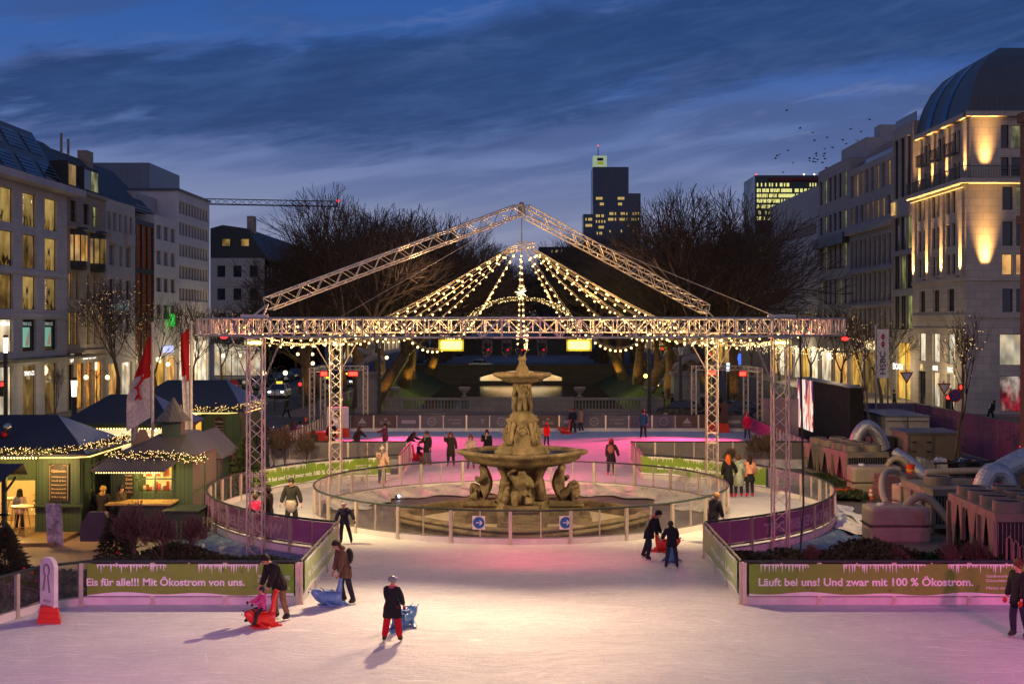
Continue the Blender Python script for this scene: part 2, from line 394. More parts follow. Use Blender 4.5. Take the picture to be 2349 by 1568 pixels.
# ------------------------------------------------------------------ ground, roads, canal, ice
C0 = Vector((0, 53, 0)); RO, RI = 12.3, 8.25
def pavemat(name, col, bw=.2, bh=.1, var=.15, mortar=.6, wet=.55):
    m_ = masonry(name, col, bw, bh, mortar, wet, var, 'XY', .008); return m_
M_PAVE = pavemat('street_paving', (.16, .14, .125), .5, .3)
M_ASPH = mat('asphalt', (.045, .045, .05), .6, 0, .25, .6, .3, bs=40)
M_SIDE = pavemat('pavement_slabs', (.22, .20, .18), .8, .5)
GZ = -.3
mb = MB()
for x0, y0, x1, y1 in ((-400, -60, 400, 118), (-400, 118, -18, 3000), (18, 118, 400, 3000), (-18, 241.3, 18, 3000)):
    mb.quad((x0, y0, GZ), (x1, y0, GZ), (x1, y1, GZ), (x0, y1, GZ))
struct('ground', mb, M_PAVE)
mb = MB()
for x0, y0, x1, y1 in ((-33.5, 110, -20.5, 900), (20.5, 110, 33, 900), (-120, 97, 120, 110)):
    mb.quad((x0, y0, GZ+.006), (x1, y0, GZ+.006), (x1, y1, GZ+.006), (x0, y1, GZ+.006))
struct('road', mb, M_ASPH)
mb = MB()
mb.box(-40, 110.0, GZ, -33.5, 420, GZ+.13); mb.box(33, 110.0, GZ, 38.4, 420, GZ+.13); mb.box(-60, 92, GZ, -33.5, 96.9, GZ+.13)
struct('pavement', mb, M_SIDE)
mb = MB()
for k in range(14): mb.quad((-27.1, 114+k*9, GZ+.012), (-26.9, 114+k*9, GZ+.012), (-26.9, 118+k*9, GZ+.012), (-27.1, 118+k*9, GZ+.012))
for k in range(10): mb.quad((-14+k*5.2, 103.4, GZ+.012), (-11.5+k*5.2, 103.4, GZ+.012), (-11.5+k*5.2, 103.6, GZ+.012), (-14+k*5.2, 103.6, GZ+.012))
struct('road_markings', mb, mat('road_paint', (.6, .6, .58), .6, 0, .15))
mb = MB()
for s in (-1, 1): mb.quad((s*18, 118, GZ), (s*12.5, 118, -3.2), (s*12.5, 242, -3.2), (s*18, 242, GZ))
struct('canal_bank', mb, mat('bank_grass', (.055, .085, .016), .9, 0, .4, .8, .8, bs=9))
mb = MB(); mb.box(-18, 117.5, -4, 18, 118, GZ-.01)
struct('canal_end_wall', mb, masonry('wet_stone', (.12, .115, .10), .9, .4, .5))
m_ = bpy.data.materials.new('canal_water'); m_.use_nodes = True; q = NT(m_.node_tree); b = q.n['Principled BSDF']
b.inputs['Base Color'].default_value = (.008, .012, .012, 1); b.inputs['Roughness'].default_value = .10; b.inputs['Specular IOR Level'].default_value = 1.0
c = q.new('ShaderNodeTexCoord'); mp = q.new('ShaderNodeMapping'); mp.inputs['Scale'].default_value = (1.6, .35, 1); q.l.new(c.outputs['Object'], mp.inputs[0])
bn = q.new('ShaderNodeBump'); bn.inputs['Strength'].default_value = .22; bn.inputs['Distance'].default_value = .06
q.l.new(q.noise(mp.outputs[0], 3, 3), bn.inputs['Height']); q.l.new(bn.outputs[0], b.inputs['Normal'])
mb = MB(); mb.quad((-12.9, 118, -3), (12.9, 118, -3), (12.9, 242, -3), (-12.9, 242, -3)); struct('canal_water', mb, m_)

# ice with skate marks
m_ = bpy.data.materials.new('skated_ice'); m_.use_nodes = True; q = NT(m_.node_tree); b = q.n['Principled BSDF']
c = q.new('ShaderNodeTexCoord'); ob = c.outputs['Object']
big = q.noise(ob, .28, 6, .62, .4)
def scratch(rot, sx, sy, sc):
    mp = q.new('ShaderNodeMapping'); mp.inputs['Rotation'].default_value = (0, 0, R(rot)); mp.inputs['Scale'].default_value = (sx, sy, 1)
    wv = q.new('ShaderNodeVectorMath', operation='ADD'); q.l.new(ob, wv.inputs[0])
    nt = q.new('ShaderNodeTexNoise'); nt.inputs['Scale'].default_value = .25; q.l.new(ob, nt.inputs['Vector'])
    scl = q.new('ShaderNodeVectorMath', operation='SCALE'); q.l.new(nt.outputs[1], scl.inputs[0]); scl.inputs['Scale'].default_value = 3.0
    q.l.new(scl.outputs[0], wv.inputs[1]); q.l.new(wv.outputs[0], mp.inputs[0])
    return q.mapr(q.noise(mp.outputs[0], sc, 4, .7), .575, .65)
s1 = scratch(12, .25, 6, 2.2); s2 = scratch(-28, .22, 7, 2.0); s3 = scratch(70, .3, 7, 1.6); s4 = scratch(4, .12, 9, 3.2)
sc_ = q.math('ADD', q.math('ADD', s1, s2), q.math('ADD', s3, s4), clamp=True)
vo = q.new('ShaderNodeTexVoronoi', feature='DISTANCE_TO_EDGE'); q.l.new(ob, vo.inputs['Vector']); vo.inputs['Scale'].default_value = 1.1; 
arc = q.mapr(vo.outputs['Distance'], .0, .012, 1, 0)
colr = q.ramp(big, [(.3, (.52, .54, .585)), (.7, (.68, .685, .70))])
fine = q.noise(ob, 14, 5, .7)
colr = q.mix(q.mapr(fine, .3, .7, 0, .16), colr, (.50, .52, .56))
colr = q.mix(q.math('MULTIPLY', sc_, .62), colr, (.95, .95, .95))
colr = q.mix(q.math('MULTIPLY', arc, .30), colr, (.95, .95, .95))
colr = q.mix(q.math('MULTIPLY', q.mapr(q.noise(ob, 1.3, 6, .75, 1.5), .52, .68), .35), colr, (.46, .48, .53))
q.l.new(colr, b.inputs['Base Color'])
q.l.new(q.math('SUBTRACT', .68, q.math('MULTIPLY', big, .22)), b.inputs['Roughness']); b.inputs['Specular IOR Level'].default_value = .22
bn = q.new('ShaderNodeBump'); bn.inputs['Strength'].default_value = .6; bn.inputs['Distance'].default_value = .03
q.l.new(q.math('ADD', sc_, fine), bn.inputs['Height']); q.l.new(bn.outputs[0], b.inputs['Normal'])
M_ICE = m_
def arcpts(c, r, a0, a1, n):
    return [Vector((c.x+r*cos(R(a0+(a1-a0)*i/n)), c.y+r*sin(R(a0+(a1-a0)*i/n)), 0)) for i in range(n+1)]
XL, XR, YF, YB, YE = -13.5, 15.6, 35.2, 70.9, 91.8
aF = math.degrees(math.acos(5.9/RO)); yF = 53-RO*sin(R(aF)); yBk = 53+RO*sin(R(aF))
outline = [Vector((XL, 4, 0)), Vector((34, 4, 0)), Vector((34, YF, 0)), Vector((5.9, YF, 0))]
outline += arcpts(C0, RO, -aF, aF, 48) + [Vector((5.9, YB, 0)), Vector((XR, YB, 0)), Vector((XR, YE, 0)), Vector((XL, YE, 0)), Vector((XL, YB, 0)), Vector((-5.9, YB, 0))]
outline += arcpts(C0, RO, 180-aF, 180+aF, 48) + [Vector((-5.9, YF, 0)), Vector((-11.6, YF, 0)), Vector((-12.6, 34.4, 0)), Vector((-13.2, 32.6, 0)), Vector((-13.5, 30, 0))]
hole = arcpts(C0, RI, 360, 0, 72)[:-1]
tris = geometry.tessellate_polygon([outline, hole])
allp = outline+hole
mb = MB(); mb.add([(p.x, p.y, 0) for p in allp], [tuple(t_) for t_ in tris])
n = len(outline)
mb.add([(p.x, p.y, 0) for p in outline]+[(p.x, p.y, GZ) for p in outline], [(i, (i+1) % n, n+(i+1) % n, n+i) for i in range(n)])
hb = arcpts(C0, RI, 360, 0, 72)[:-1]; m_h = len(hb); mb.add([(p.x, p.y, 0) for p in hb]+[(p.x, p.y, GZ) for p in hb], [(i, (i+1) % m_h, m_h+(i+1) % m_h, m_h+i) for i in range(m_h)])
ice = struct('ice', mb, M_ICE)
bm = bmesh.new(); bm.from_mesh(ice.data)
for f in bm.faces:
    if abs(f.normal.z) > .5 and f.normal.z < 0: f.normal_flip()
bm.to_mesh(ice.data); bm.free()
# dark paved plaza inside the inner fence
mb = MB(); mb.lathe((0, 53, GZ), [(RI-.03, .0), (RI-.03, .012)], 72)
struct('plaza_floor', mb, pavemat('plaza_setts', (.085, .07, .06), .6, .35, .2, .7, .5))

# ------------------------------------------------------------------ rink fences
class Path:
    def __init__(s, pts):
        s.p = [Vector((p[0], p[1], 0)) for p in pts]; s.s = [0]
        for i in range(1, len(s.p)): s.s.append(s.s[-1]+(s.p[i]-s.p[i-1]).length)
        s.L = s.s[-1]
    def at(s, u, v=0, off=0):
        u = max(-5, min(s.L+5, u)); i = 1
        while i < len(s.s)-1 and s.s[i] < u: i += 1
        a, b_ = s.p[i-1], s.p[i]; d = (b_-a).normalized(); p = a+d*(u-s.s[i-1])
        nr = Vector((d.y, -d.x, 0)); return Vector((p.x+nr.x*off, p.y+nr.y*off, v))
    def dir(s, u):
        d = s.at(u+.02)-s.at(u-.02); return atan2(d.y, d.x)
    def us(s, u0, u1, st):
        k = max(1, int(round((u1-u0)/st))); o = [u0+(u1-u0)*i/k for i in range(k+1)]
        o += [x for x in s.s if u0 < x < u1 and min(abs(x-y) for y in o) > .01]; return sorted(o)
def strip(mb, P, u0, u1, z0, z1, off, th, st=.5, mi=0):
    us = P.us(u0, u1, st); b = len(mb.v)
    for u in us:
        for v, o in ((z0, off-th/2), (z0, off+th/2), (z1, off+th/2), (z1, off-th/2)): mb.v.append(tuple(P.at(u, v, o)))
    for i in range(len(us)-1):
        for j in range(4): mb.f.append((b+i*4+j, b+(i+1)*4+j, b+(i+1)*4+(j+1) % 4, b+i*4+(j+1) % 4)); mb.m.append(mi)
    mb.f.append((b, b+1, b+2, b+3)); e = b+(len(us)-1)*4; mb.f.append((e+3, e+2, e+1, e)); mb.m.extend([mi, mi])
M_KICK = mat('kick_board', (.66, .64, .63), .4, 0, .1, 2)
def barrier(label, pts, step=2.05, group='glass fences round the ice', phase=0.0, glassmat=None):
    P = Path(pts); a = P.at(0)
    t_ = thing('rink_fence', label, 'fence', (a.x, a.y, 0), 0, group)
    mb = MB(); mb.tube([P.at(u, 1.15) for u in P.us(0, P.L, .5)], .038, 6); mb.build('rail', M_RAIL, t_)
    mb = MB(); strip(mb, P, 0, P.L, 0.0, .20, 0, .05); strip(mb, P, 0, P.L, .205, .235, 0, .06, mi=1)
    mb.build('kick_board', [M_KICK, M_STEEL], t_)
    mb = MB(); us = P.us(0, P.L, .5)
    for i in range(len(us)-1):
        mb.quad(P.at(us[i], .235), P.at(us[i+1], .235), P.at(us[i+1], 1.12), P.at(us[i], 1.12))
    mb.build('glass_pane', glassmat or M_GLASS, t_)
    k = max(1, int(round(P.L/step))); proto = {}
    for i in range(2*k+1):
        u = P.L*i/(2*k)
        thick = i % 2 == 0
        nm = 'post' if thick else 'glazing_bar'
        if nm not in proto:
            mb = MB(); w, d = (.055, .05) if thick else (.018, .03)
            mb.box(-w, -d, 0.0, w, d, 1.125) if thick else mb.box(-w, -d, .235, w, d, 1.12)
            if thick: mb.box(-w-.03, -d-.03, 0.0, w+.03, d+.03, .03)
            o = mb.build(nm, M_ALU, t_, world=False); proto[nm] = o
        else:
            o = proto[nm].copy(); COL.objects.link(o)
        p = P.at(u); o.location = (p.x-a.x, p.y-a.y, 0); o.rotation_euler = (0, 0, P.dir(min(max(u, .03), P.L-.03)))
    return t_, P
def arcp(r, a0, a1, st=2.5):
    n_ = max(2, int(abs(a1-a0)/st)); return [(p.x, p.y) for p in arcpts(C0, r, a0, a1, n_)]
aB = aF
inner, PIN = barrier('round glass fence enclosing the stone fountain, with two blue arrow signs', arcp(RI, -92.5, 267.5), 2.05)
fl, PFL = barrier('straight glass fence at lower left carrying the olive "Eis für alle" banner', [(-13.5, 24), (-13.5, 30), (-13.2, 32.6), (-12.6, 34.4), (-11.6, 35.2), (-5.97, 35.2)])
sl, PSL = barrier('short side fence with pale banner between the left planting and the ice', [(-5.9, 35.27), (-5.9, yF-.05)])
al, PAL = barrier('curved purple fence left of the fountain, round the left half of the ring', arcp(RO, 180+aF, 180-aF))
ar, PAR = barrier('curved purple fence right of the fountain, round the right half of the ring', arcp(RO, -aF, aF))
sr, PSR = barrier('short side fence with pale banner between the right planting and the ice', [(5.9, 35.27), (5.9, yF-.05)])
fr, PFR = barrier('straight glass fence at lower right carrying the "Läuft bei uns" banner', [(5.97, 35.2), (34, 35.2)])
b1, PB1 = barrier('straight frosted fence behind the left arc, cornering by the red seals', [(-5.9, yBk+.05), (-5.9, YB), (-13.5, YB)], glassmat=mat('frosted_panel', (.20, .185, .18), .5, 0, .1))
b2, PB2 = barrier('straight frosted fence behind the right arc, in front of the bare shrubs', [(5.9, yBk+.05), (5.9, YB), (15.6, YB)], glassmat=MC['frosted_panel'])
bl, PBL = barrier('far left fence of the ice with spectators leaning over it', [(-13.5, YB+.1), (-13.5, YE-.1)])
bb, PBB = barrier('far fence of the ice lined with grey sponsor panels', [(-13.5, YE), (15.6, YE)], 3.4)
br_, PBR = barrier('far right fence of the ice with magenta panels', [(15.6, YB+.1), (15.6, YE-.1)])
def bannermat(name, col, em=0): return mat(name, col, .5, 0, .05, 4)
M_BGREEN = bannermat('banner_green', (.17, .30, .025)); M_BWHITE = bannermat('banner_white', (.82, .82, .80)); M_BDARK = bannermat('banner_dark_green', (.10, .19, .02))
M_PURP = bannermat('banner_purple', (.40, .13, .29)); M_PURPT = bannermat('banner_purple_text', (.75, .50, .62))
M_LIGHTP = bannermat('banner_light_green', (.34, .44, .20))
def flake(mb, P, u, v, r, off, sp=1.0):
    for k in range(3):
        a = pi*k/3+.3; dx, dz = cos(a), sin(a); w = r*.11
        mb.add([P.at(u+(dx*r-dz*w)*1, v+dz*r+dx*w, off), P.at(u+(dx*r+dz*w), v+dz*r-dx*w, off), P.at(u+(-dx*r+dz*w), v-dz*r-dx*w, off), P.at(u+(-dx*r-dz*w), v-dz*r+dx*w, off)], [(0, 1, 2, 3)])
def green_banner(fence, P, u0, u1, off, text, t0, t1, flip=False, logo=True, cap=.20, zc=.62, seed=1, bg=None):
    """printed banner with icicles above and snow below; u runs the way the words are read unless flip"""
    rr = random.Random(seed); sg = 1 if off > 0 else -1
    mb = MB(); strip(mb, P, min(u0, u1), max(u0, u1), .25, 1.09, off, .012, .3)
    e = sg*.009
    fn = lambda u, v, o=off+e: P.at(u, v, o)
    wh = MB(); dk = MB(); lo, hi = min(u0, u1), max(u0, u1)
    x = lo+.3
    while x < hi-.6:
        w = rr.uniform(.9, 2.4); w = min(w, hi-x-.1)
        strip(wh, P, x, x+w, 1.06, 1.088, off+e, .004, .3)
        y = x
        while y < x+w:
            d = rr.choice((.05, .08, .12, .2, .24)); ww = rr.uniform(.018, .03)
            wh.add([fn(y, 1.065), fn(y+ww*2, 1.065), fn(y+ww, 1.065-d)], [(0, 1, 2)]); y += rr.uniform(.045, .10)
        x += w+rr.uniform(.3, 1.0)
    n_ = int((hi-lo)/.18)
    top = [.30+.03*sin(i*.55+seed)+.02*sin(i*.21) for i in range(n_+1)]
    for i in range(n_):
        a, c_ = lo+(hi-lo)*i/n_, lo+(hi-lo)*(i+1)/n_
        wh.quad(fn(a, .245), fn(c_, .245), fn(c_, top[i+1]), fn(a, top[i]))
    for i in range(int((hi-lo)*2.2)):
        u = rr.uniform(lo+.2, hi-.2); v = rr.choice((rr.uniform(.36, .5), rr.uniform(.85, .98))); flake(dk, P, u, v, rr.choice((.03, .05, .07)), off+sg*.0085)
    mb.merge(wh, mi=1); mb.merge(dk, mi=2); ban = mb.build('banner', [bg or M_BGREEN, M_BWHITE, M_BDARK], fence); wh = MB()
    wd = t1-t0
    def tf(u, v): return P.at(u, v, off+sg*.010)
    if wd > 0: put_text(wh, text, tf, t0, zc-cap/2, wd, cap, bold=.028)
    else:
        g = lambda u, v: P.at(t0-(u-t0), v, off+sg*.010)
        put_text(wh, text, g, t0, zc-cap/2, -wd, cap, bold=.028)
    if logo:
        s = 1 if wd > 0 else -1; l0 = t1+s*.35
        g = (lambda u, v: P.at(u, v, off+sg*.010)) if s > 0 else (lambda u, v: P.at(2*l0-u, v, off+sg*.010))
        put_text(wh, 'Stadtwerke', g, l0, .74, .62, .075, bold=.0); put_text(wh, 'Düsseldorf', g, l0, .62, .60, .075, bold=.0)
        put_text(wh, 'Mitten im Leben', g, l0, .42, .85, .075, bold=0)
        for i in range(3): wh.add([g(l0+.72, .76-i*.04), g(l0+.86, .76-i*.04), g(l0+.86, .78-i*.04), g(l0+.72, .78-i*.04)], [(0, 1, 2, 3)])
    wh.build('lettering', M_BWHITE, ban)
    return ban
T1 = 'Läuft bei uns! Und zwar mit 100 % Ökostrom.'; T2 = 'Eis für alle!!! Mit Ökostrom von uns.'
ux = lambda x: PFR.at(0).x  # straight fence: u = x - 5.97
green_banner(fr, PFR, .12, 12.4, .06, T1, 6.34-5.97, 12.07-5.97, cap=.21, seed=3)
uL = PFL.L
green_banner(fl, PFL, uL-5.65, uL-.09, .06, T2, uL-5.62, uL-1.40, cap=.20, seed=5)
# arcs: PAL runs from the near end round the left to the far end, inner side = positive offset?
def side_of(P, u):  # +1 when a positive offset points towards the fountain
    return 1 if (P.at(u, 0, 1)-C0).length < (P.at(u, 0, 0)-C0).length else -1
sA = side_of(PAL, 10); sB = side_of(PAR, 10)
angL = lambda a: RO*R((180+aF)-a); angR = lambda a: RO*R(a+aF)
green_banner(al, PAL, angL(161), angL(121), sA*.07, T1, angL(157.5), angL(131.5), cap=.19, seed=7)
green_banner(ar, PAR, angR(27), angR(61.5), sB*.07, T2, angR(57.5), angR(36.5), cap=.19, seed=9)
def purple(fence, P, u0, u1, off, text, t0, t1, cap=.42):
    sg = 1 if off > 0 else -1; off = -off*.3; mb = MB(); strip(mb, P, u0, u1, .36, 1.1, off, .012, .3); strip(mb, P, u0, u1, .31, .355, -off, .03, .5, 1); ban = mb.build('banner', [M_PURP, M_RAIL], fence)
    wh = MB()
    g = (lambda u, v: P.at(u, v, off+sg*.010)) if t1 > t0 else (lambda u, v: P.at(2*t0-u, v, off+sg*.010))
    put_text(wh, text, g, t0, .50, abs(t1-t0), cap, mirror=True, bold=.03); wh.build('lettering', M_PURPT, ban)
purple(al, PAL, .15, angL(193), -sA*.05, 'WWW.TELEKOM.DEINETZ', angL(197), angL(230), .36)
purple(ar, PAR, .15, angR(-16), -sB*.05, 'MAGENTA VERBINDET', angR(-49), angR(-18), .36)
green_banner(sl, PSL, .3, PSL.L-.3, .06, 'Mit Ökostrom geht’s rund.', .8, 5.2, logo=False, cap=.2, seed=11, bg=M_LIGHTP)
green_banner(sr, PSR, .3, PSR.L-.3, -.06, 'Mitten im Leben', 5.0, .8, logo=False, cap=.2, seed=12, bg=M_LIGHTP)
# arrow signs on the inner fence
for x in (1099, 1297):
    X = (x-CX)/FPX*45; a = atan2(-sqrt(RI*RI-X*X), X); u = PIN.L*((math.degrees(a)+92.5) % 360)/360
    so = 1 if (PIN.at(u, 0, 1)-C0).length > RI else -1
    wh = MB(); strip(wh, PIN, u-.22, u+.22, .50, .96, so*.04, .01, .2); sg_ = wh.build('arrow_sign', mat('sign_white', (.75, .72, .72), .5, 0, .03), inner)
    f = lambda p, v, o=.048: PIN.at(u+p, v, so*o)
    bl_ = MB(); bl_.add([f(.2*cos(2*pi*i/28), .73+.2*sin(2*pi*i/28)) for i in range(28)], [tuple(range(28))]); bl_.build('disc', mat('sign_blue', (.01, .10, .38), .5, 0, .03), sg_)
    aw = MB(); aw.add([f(-.10, .717, .052), f(.08, .717, .052), f(.08, .743, .052), f(-.10, .743, .052)], [(0, 1, 2, 3)])
    for s in (-1, 1): aw.add([f(.09, .73, .0525), f(.02, .73+s*.075, .0525), f(.045, .73+s*.09, .0525), f(.125, .73, .0525)], [(0, 1, 2, 3)])
    aw.build('arrow', M_BWHITE, sg_)
# sponsor panels on the far fence
M_SP = mat('sponsor_grey', (.11, .105, .13), .5, 0, .1); M_SPD = mat('sponsor_brown', (.10, .055, .05), .5, 0, .1); M_SPL = mat('sponsor_print', (.34, .32, .34), .5, 0, .05)
k = int(round(PBB.L/3.4)); pw = PBB.L/(2*k)
for i in range(2*k):
    u0, u1 = i*pw+.08, (i+1)*pw-.05
    mb = MB(); strip(mb, PBB, u0, u1, .26, 1.1, .05, .012, .5); pn = mb.build('sponsor_panel', M_SPD if i % 7 in (1, 2) else M_SP, bb)
    lg = MB(); um = (u0+u1)/2; g = lambda u, v: PBB.at(u, v, .062); kd = i % 7
    if kd in (0, 4):
        lg.add([g(um+.3*cos(2*pi*j/24), .68+.3*sin(2*pi*j/24)) for j in range(24)]+[g(um+.25*cos(2*pi*j/24), .68+.25*sin(2*pi*j/24)) for j in range(24)], [(j, (j+1) % 24, 24+(j+1) % 24, 24+j) for j in range(24)])
        put_text(lg, 'ALT', g, um-.17, .66, .34, .12); put_text(lg, 'HAUSBIER', g, um-.18, .54, .36, .06)
    elif kd == 5: put_text(lg, 'DUS AIRPORT', g, um-.5, .76, 1.0, .10); put_text(lg, 'SHOPS', g, um-.2, .50, .6, .13)
    elif kd == 6: put_text(lg, '· ·  T', g, um-.45, .54, .9, .30)
    elif kd == 1:
        lg.add([g(um-.32, .55), g(um-.1, .8), g(um, .98), g(um+.1, .8), g(um+.32, .55)], [(0, 1, 2, 3, 4)]); put_text(lg, 'ALPEN', g, um-.3, .38, .6, .10)
    elif kd == 2:
        put_text(lg, 'e', g, um-.12, .78, .24, .22); put_text(lg, 'Stadt', g, um-.38, .5, .76, .24)
    else:
        lg.add([g(um-.5, .55), g(um+.5, .55), g(um+.5, .78), g(um-.5, .78)], [(0, 1, 2, 3)])
    lg.build('logo', M_SPL, pn)
for (P, fence, u0, u1) in ((PBR, br_, 11, 20.6),):
    mb = MB(); strip(mb, P, u0, u1, .25, 1.1, -.05, .012, 1); mb.build('banner', mat('banner_magenta', (.55, .02, .20), .5, 0, .05), fence)
# blue tarpaulin skirts and melt snow round the outer arcs
def skirt(name, label, P, a0, a1, sgn, col, wid=.9, seed=1):
    rr = random.Random(seed); mb = MB(); us = P.us(a0, a1, .16); nr = 9; b = 0
    for i, u in enumerate(us):
        for j in range(nr):
            t_ = j/(nr-1); z = -.02-.25*t_**.8+.05*sin(u*4.3+j*1.3)*sin(pi*t_)+rr.uniform(-.022, .022)*(0 < j)
            mb.v.append(tuple(P.at(u, max(z, GZ+.01), sgn*(.06+wid*t_*(1+.18*sin(u*2.1))))))
    for i in range(len(us)-1):
        for j in range(nr-1): a = i*nr+j; mb.f.append((a, a+1, a+nr+1, a+nr)); mb.m.append(0)
    return tag(mb.build(name, col, smooth=False), label, 'tarpaulin')
M_TARP = mat('blue_tarp', (.10, .17, .27), .3, 0, .2, 2); M_TARPS = mat('silver_tarp', (.38, .38, .36), .35, .1, .2, 2)
skirt('tarpaulin', 'crumpled blue tarpaulin along the foot of the left purple fence', PAL, .1, angL(176), -sA, M_TARP, 1.1, 1)
skirt('tarpaulin', 'crumpled blue tarpaulin along the foot of the right purple fence', PAR, .1, angR(-22), -sB, M_TARP, 1.3, 2)
skirt('melt_snow', 'heap of scraped snow outside the right end of the ring fence', PAR, angR(-21), angR(22), -sB, mat('snow', (.72, .72, .74), .7, 0, .08, 3, .4), 1.7, 3)['category'] = 'snow'
# grey sheeting draped inside the inner fence
def sheet(label, a0, a1, seed):
    rr = random.Random(seed); mb = MB(); n_ = int(abs(a1-a0)*1.2); nr = 12
    for i in range(n_+1):
        a = R(a0+(a1-a0)*i/n_); w = .95+.30*sin(i*.33+seed)+.25*sin(i*.11)
        for j in range(nr):
            t_ = j/(nr-1); r = RI-.12-w*t_; z = .34*(1-t_)**1.5-.27+.10*abs(sin(i*.24+j*.25+sin(i*.07)*3))*(1-t_*.5)+rr.uniform(0, .02)
            mb.v.append((r*cos(a), 53+r*sin(a), z))
    for i in range(n_):
        for j in range(nr-1): a = i*nr+j; mb.f.append((a, a+1, a+nr+1, a+nr)); mb.m.append(0)
    tag(mb.build('ground_sheet', M_TARPS, smooth=True), label, 'sheet')
sheet('crumpled pale grey sheet behind the fountain, left side', 98, 172, 2)
sheet('crumpled pale grey sheet behind the fountain, right side', 8, 84, 4)
# ------------------------------------------------------------------ lighting truss over the ring
RC = Vector((0, 52.3, 0)); RR = 12.25
def polar(c, r, deg, z): return Vector((c.x+r*cos(R(deg)), c.y+r*sin(R(deg)), z))
def truss_line(mb, p0, p1, w, h, bay=.55, r=.028, rb=.013, up=Vector((0, 0, 1)), chords=4):
    p0, p1 = Vector(p0), Vector(p1); d = (p1-p0); L = d.length; d.normalize()
    s = d.cross(up).normalized(); u = s.cross(d).normalized(); n_ = max(1, int(round(L/bay)))
    cs = [s*(-w/2)+u*(-h/2), s*(w/2)+u*(-h/2), s*(w/2)+u*(h/2), s*(-w/2)+u*(h/2)] if chords == 4 else [s*(-w/2)-u*h/2, s*(w/2)-u*h/2, u*h/2]
    for c_ in cs: mb.tube([p0+c_, p1+c_], r, 6)
    k = len(cs)
    for f in range(k):
        a, b_ = cs[f], cs[(f+1) % k]
        for i in range(n_):
            q0 = p0+d*(L*i/n_); q1 = p0+d*(L*(i+1)/n_)
            if i % 2: a_, b2 = b_, a
            else: a_, b2 = a, b_
            mb.tube([q0+a_, q1+b2], rb, 4, cap=False)
        mb.tube([p0+a, p0+b_], rb*1.2, 4, cap=False); mb.tube([p1+a, p1+b_], rb*1.2, 4, cap=False)
rig = thing('lighting_truss', 'round aluminium lighting truss on four lattice towers with a roof arch over the fountain', 'truss', (0, 52.3, GZ))
Z0, Z1 = 7.08, 7.68
n = 96; sec = 12
mb = MB()
for r in (RR-.27, RR+.27):
    for z in (Z0, Z1): mb.tube([polar(RC, r, 360*i/n, z) for i in range(n)], .03, 6, closed=True)
nb = 132
for i in range(nb):
    a, a2 = 360*i/nb, 360*(i+1)/nb
    for r in (RR-.27, RR+.27):
        mb.tube([polar(RC, r, a, Z0), polar(RC, r, a, Z1)], .018 if i % 3 else .028, 4, cap=False)
        mb.tube([polar(RC, r, a, Z0 if i % 2 else Z1), polar(RC, r, a2, Z1 if i % 2 else Z0)], .018, 4, cap=False)
    for z in (Z0, Z1): mb.tube([polar(RC, RR-.27, a, z), polar(RC, RR+.27, a2, z)], .014, 4, cap=False)
mb.build('ring', M_ALU, rig)
TW = []
for tx, near in ((587, 1), (1790, 1), (770, 0), (1633, 0)):
    k = (tx-CX)/FPX; A = 1+k*k; disc = sqrt(RC.y**2-A*(RC.y**2-RR*RR)); Y = (RC.y-disc)/A if near else (RC.y+disc)/A
    TW.append(Vector((k*Y, Y, 0)))
for p in TW:
    mb = MB(); truss_line(mb, (p.x, p.y, GZ), (p.x, p.y, Z0-.06), .50, .50, .42, .03, .014, up=Vector((0, 1, 0)))
    for z in (2.0, 2.45): 
        for s in (-.25, .25): mb.box(p.x-.27, p.y+s-.015, z, p.x+.27, p.y+s+.015, z+.03)
    mb.box(p.x-.42, p.y-.42, GZ, p.x+.42, p.y+.42, GZ+.05); mb.box(p.x-.33, p.y-.33, Z0-.06, p.x+.33, p.y+.33, Z0-.035)
    mb.box(p.x-.45, p.y-.30, Z1+.03, p.x+.45, p.y-.20, Z1+.12); mb.build('tower', M_ALU, rig)
    mb = MB(); v = (RC-p).normalized(); sd = Vector((-v.y, v.x, 0))
    for s in (-1, 1): mb.tube([p+sd*s*.2+Vector((0, 0, 5.2)), p+sd*s*1.55+Vector((0, 0, Z0))], .028, 6)
    mb.build('brace', M_ALU, rig)
apex = Vector((.03, 52.3, 12.05))
for a_, s in ((TW[0], -1), (TW[3], 1)):
    mb = MB(); e = Vector((a_.x, a_.y, Z1+.32)); d = (apex-e).normalized()
    truss_line(mb, e+d*.5, apex-d*.15, .42, .42, .44, .03, .014)
    mb.tube([(a_.x-.2, a_.y, Z1), e+d*.5], .035, 6); mb.tube([(a_.x+.2, a_.y, Z1), e+d*.5], .035, 6); mb.build('roof_beam', M_ALU, rig)
mb = MB(); mb.box(-.12, 52.18, 11.85, .18, 52.42, 12.2); mb.box(-.06, 52.22, 12.2, .12, 52.38, 12.32); mb.build('apex_block', M_STEEL, rig)
mb = MB(); mb.tube([(.03, 52.3, 11.8), (.03, 52.3, 10.6)], .022, 5)
for a_ in (TW[1], TW[2]): mb.tube([(.03, 52.3, 11.9), (a_.x, a_.y, Z1)], .013, 4)
mb.build('guy_cable', M_STEEL, rig)
HUB = 10.44
mb = MB(); n = 24; cant = lambda i, r, z: Vector((r*cos(2*pi*i/n), 52.3+r*sin(2*pi*i/n), z+.12*cos(2*pi*i/n)))
for z in (0, .15): mb.tube([cant(i, .56, HUB+z) for i in range(n)], .02, 5, closed=True)
for i in range(n): mb.tube([cant(i, .56, HUB), cant(i, .56, HUB+.15)], .012, 4)
for i in range(0, n, 6): mb.tube([cant(i, .56, HUB+.15), (.03, 52.3, HUB+.32)], .014, 4)
mb.tube([(.03+.2*cos(a*.5), 52.3+.2*sin(a*.5), HUB+.3+.02*sin(a)) for a in range(13)], .014, 4)
mb.build('hub', M_ALU, rig)

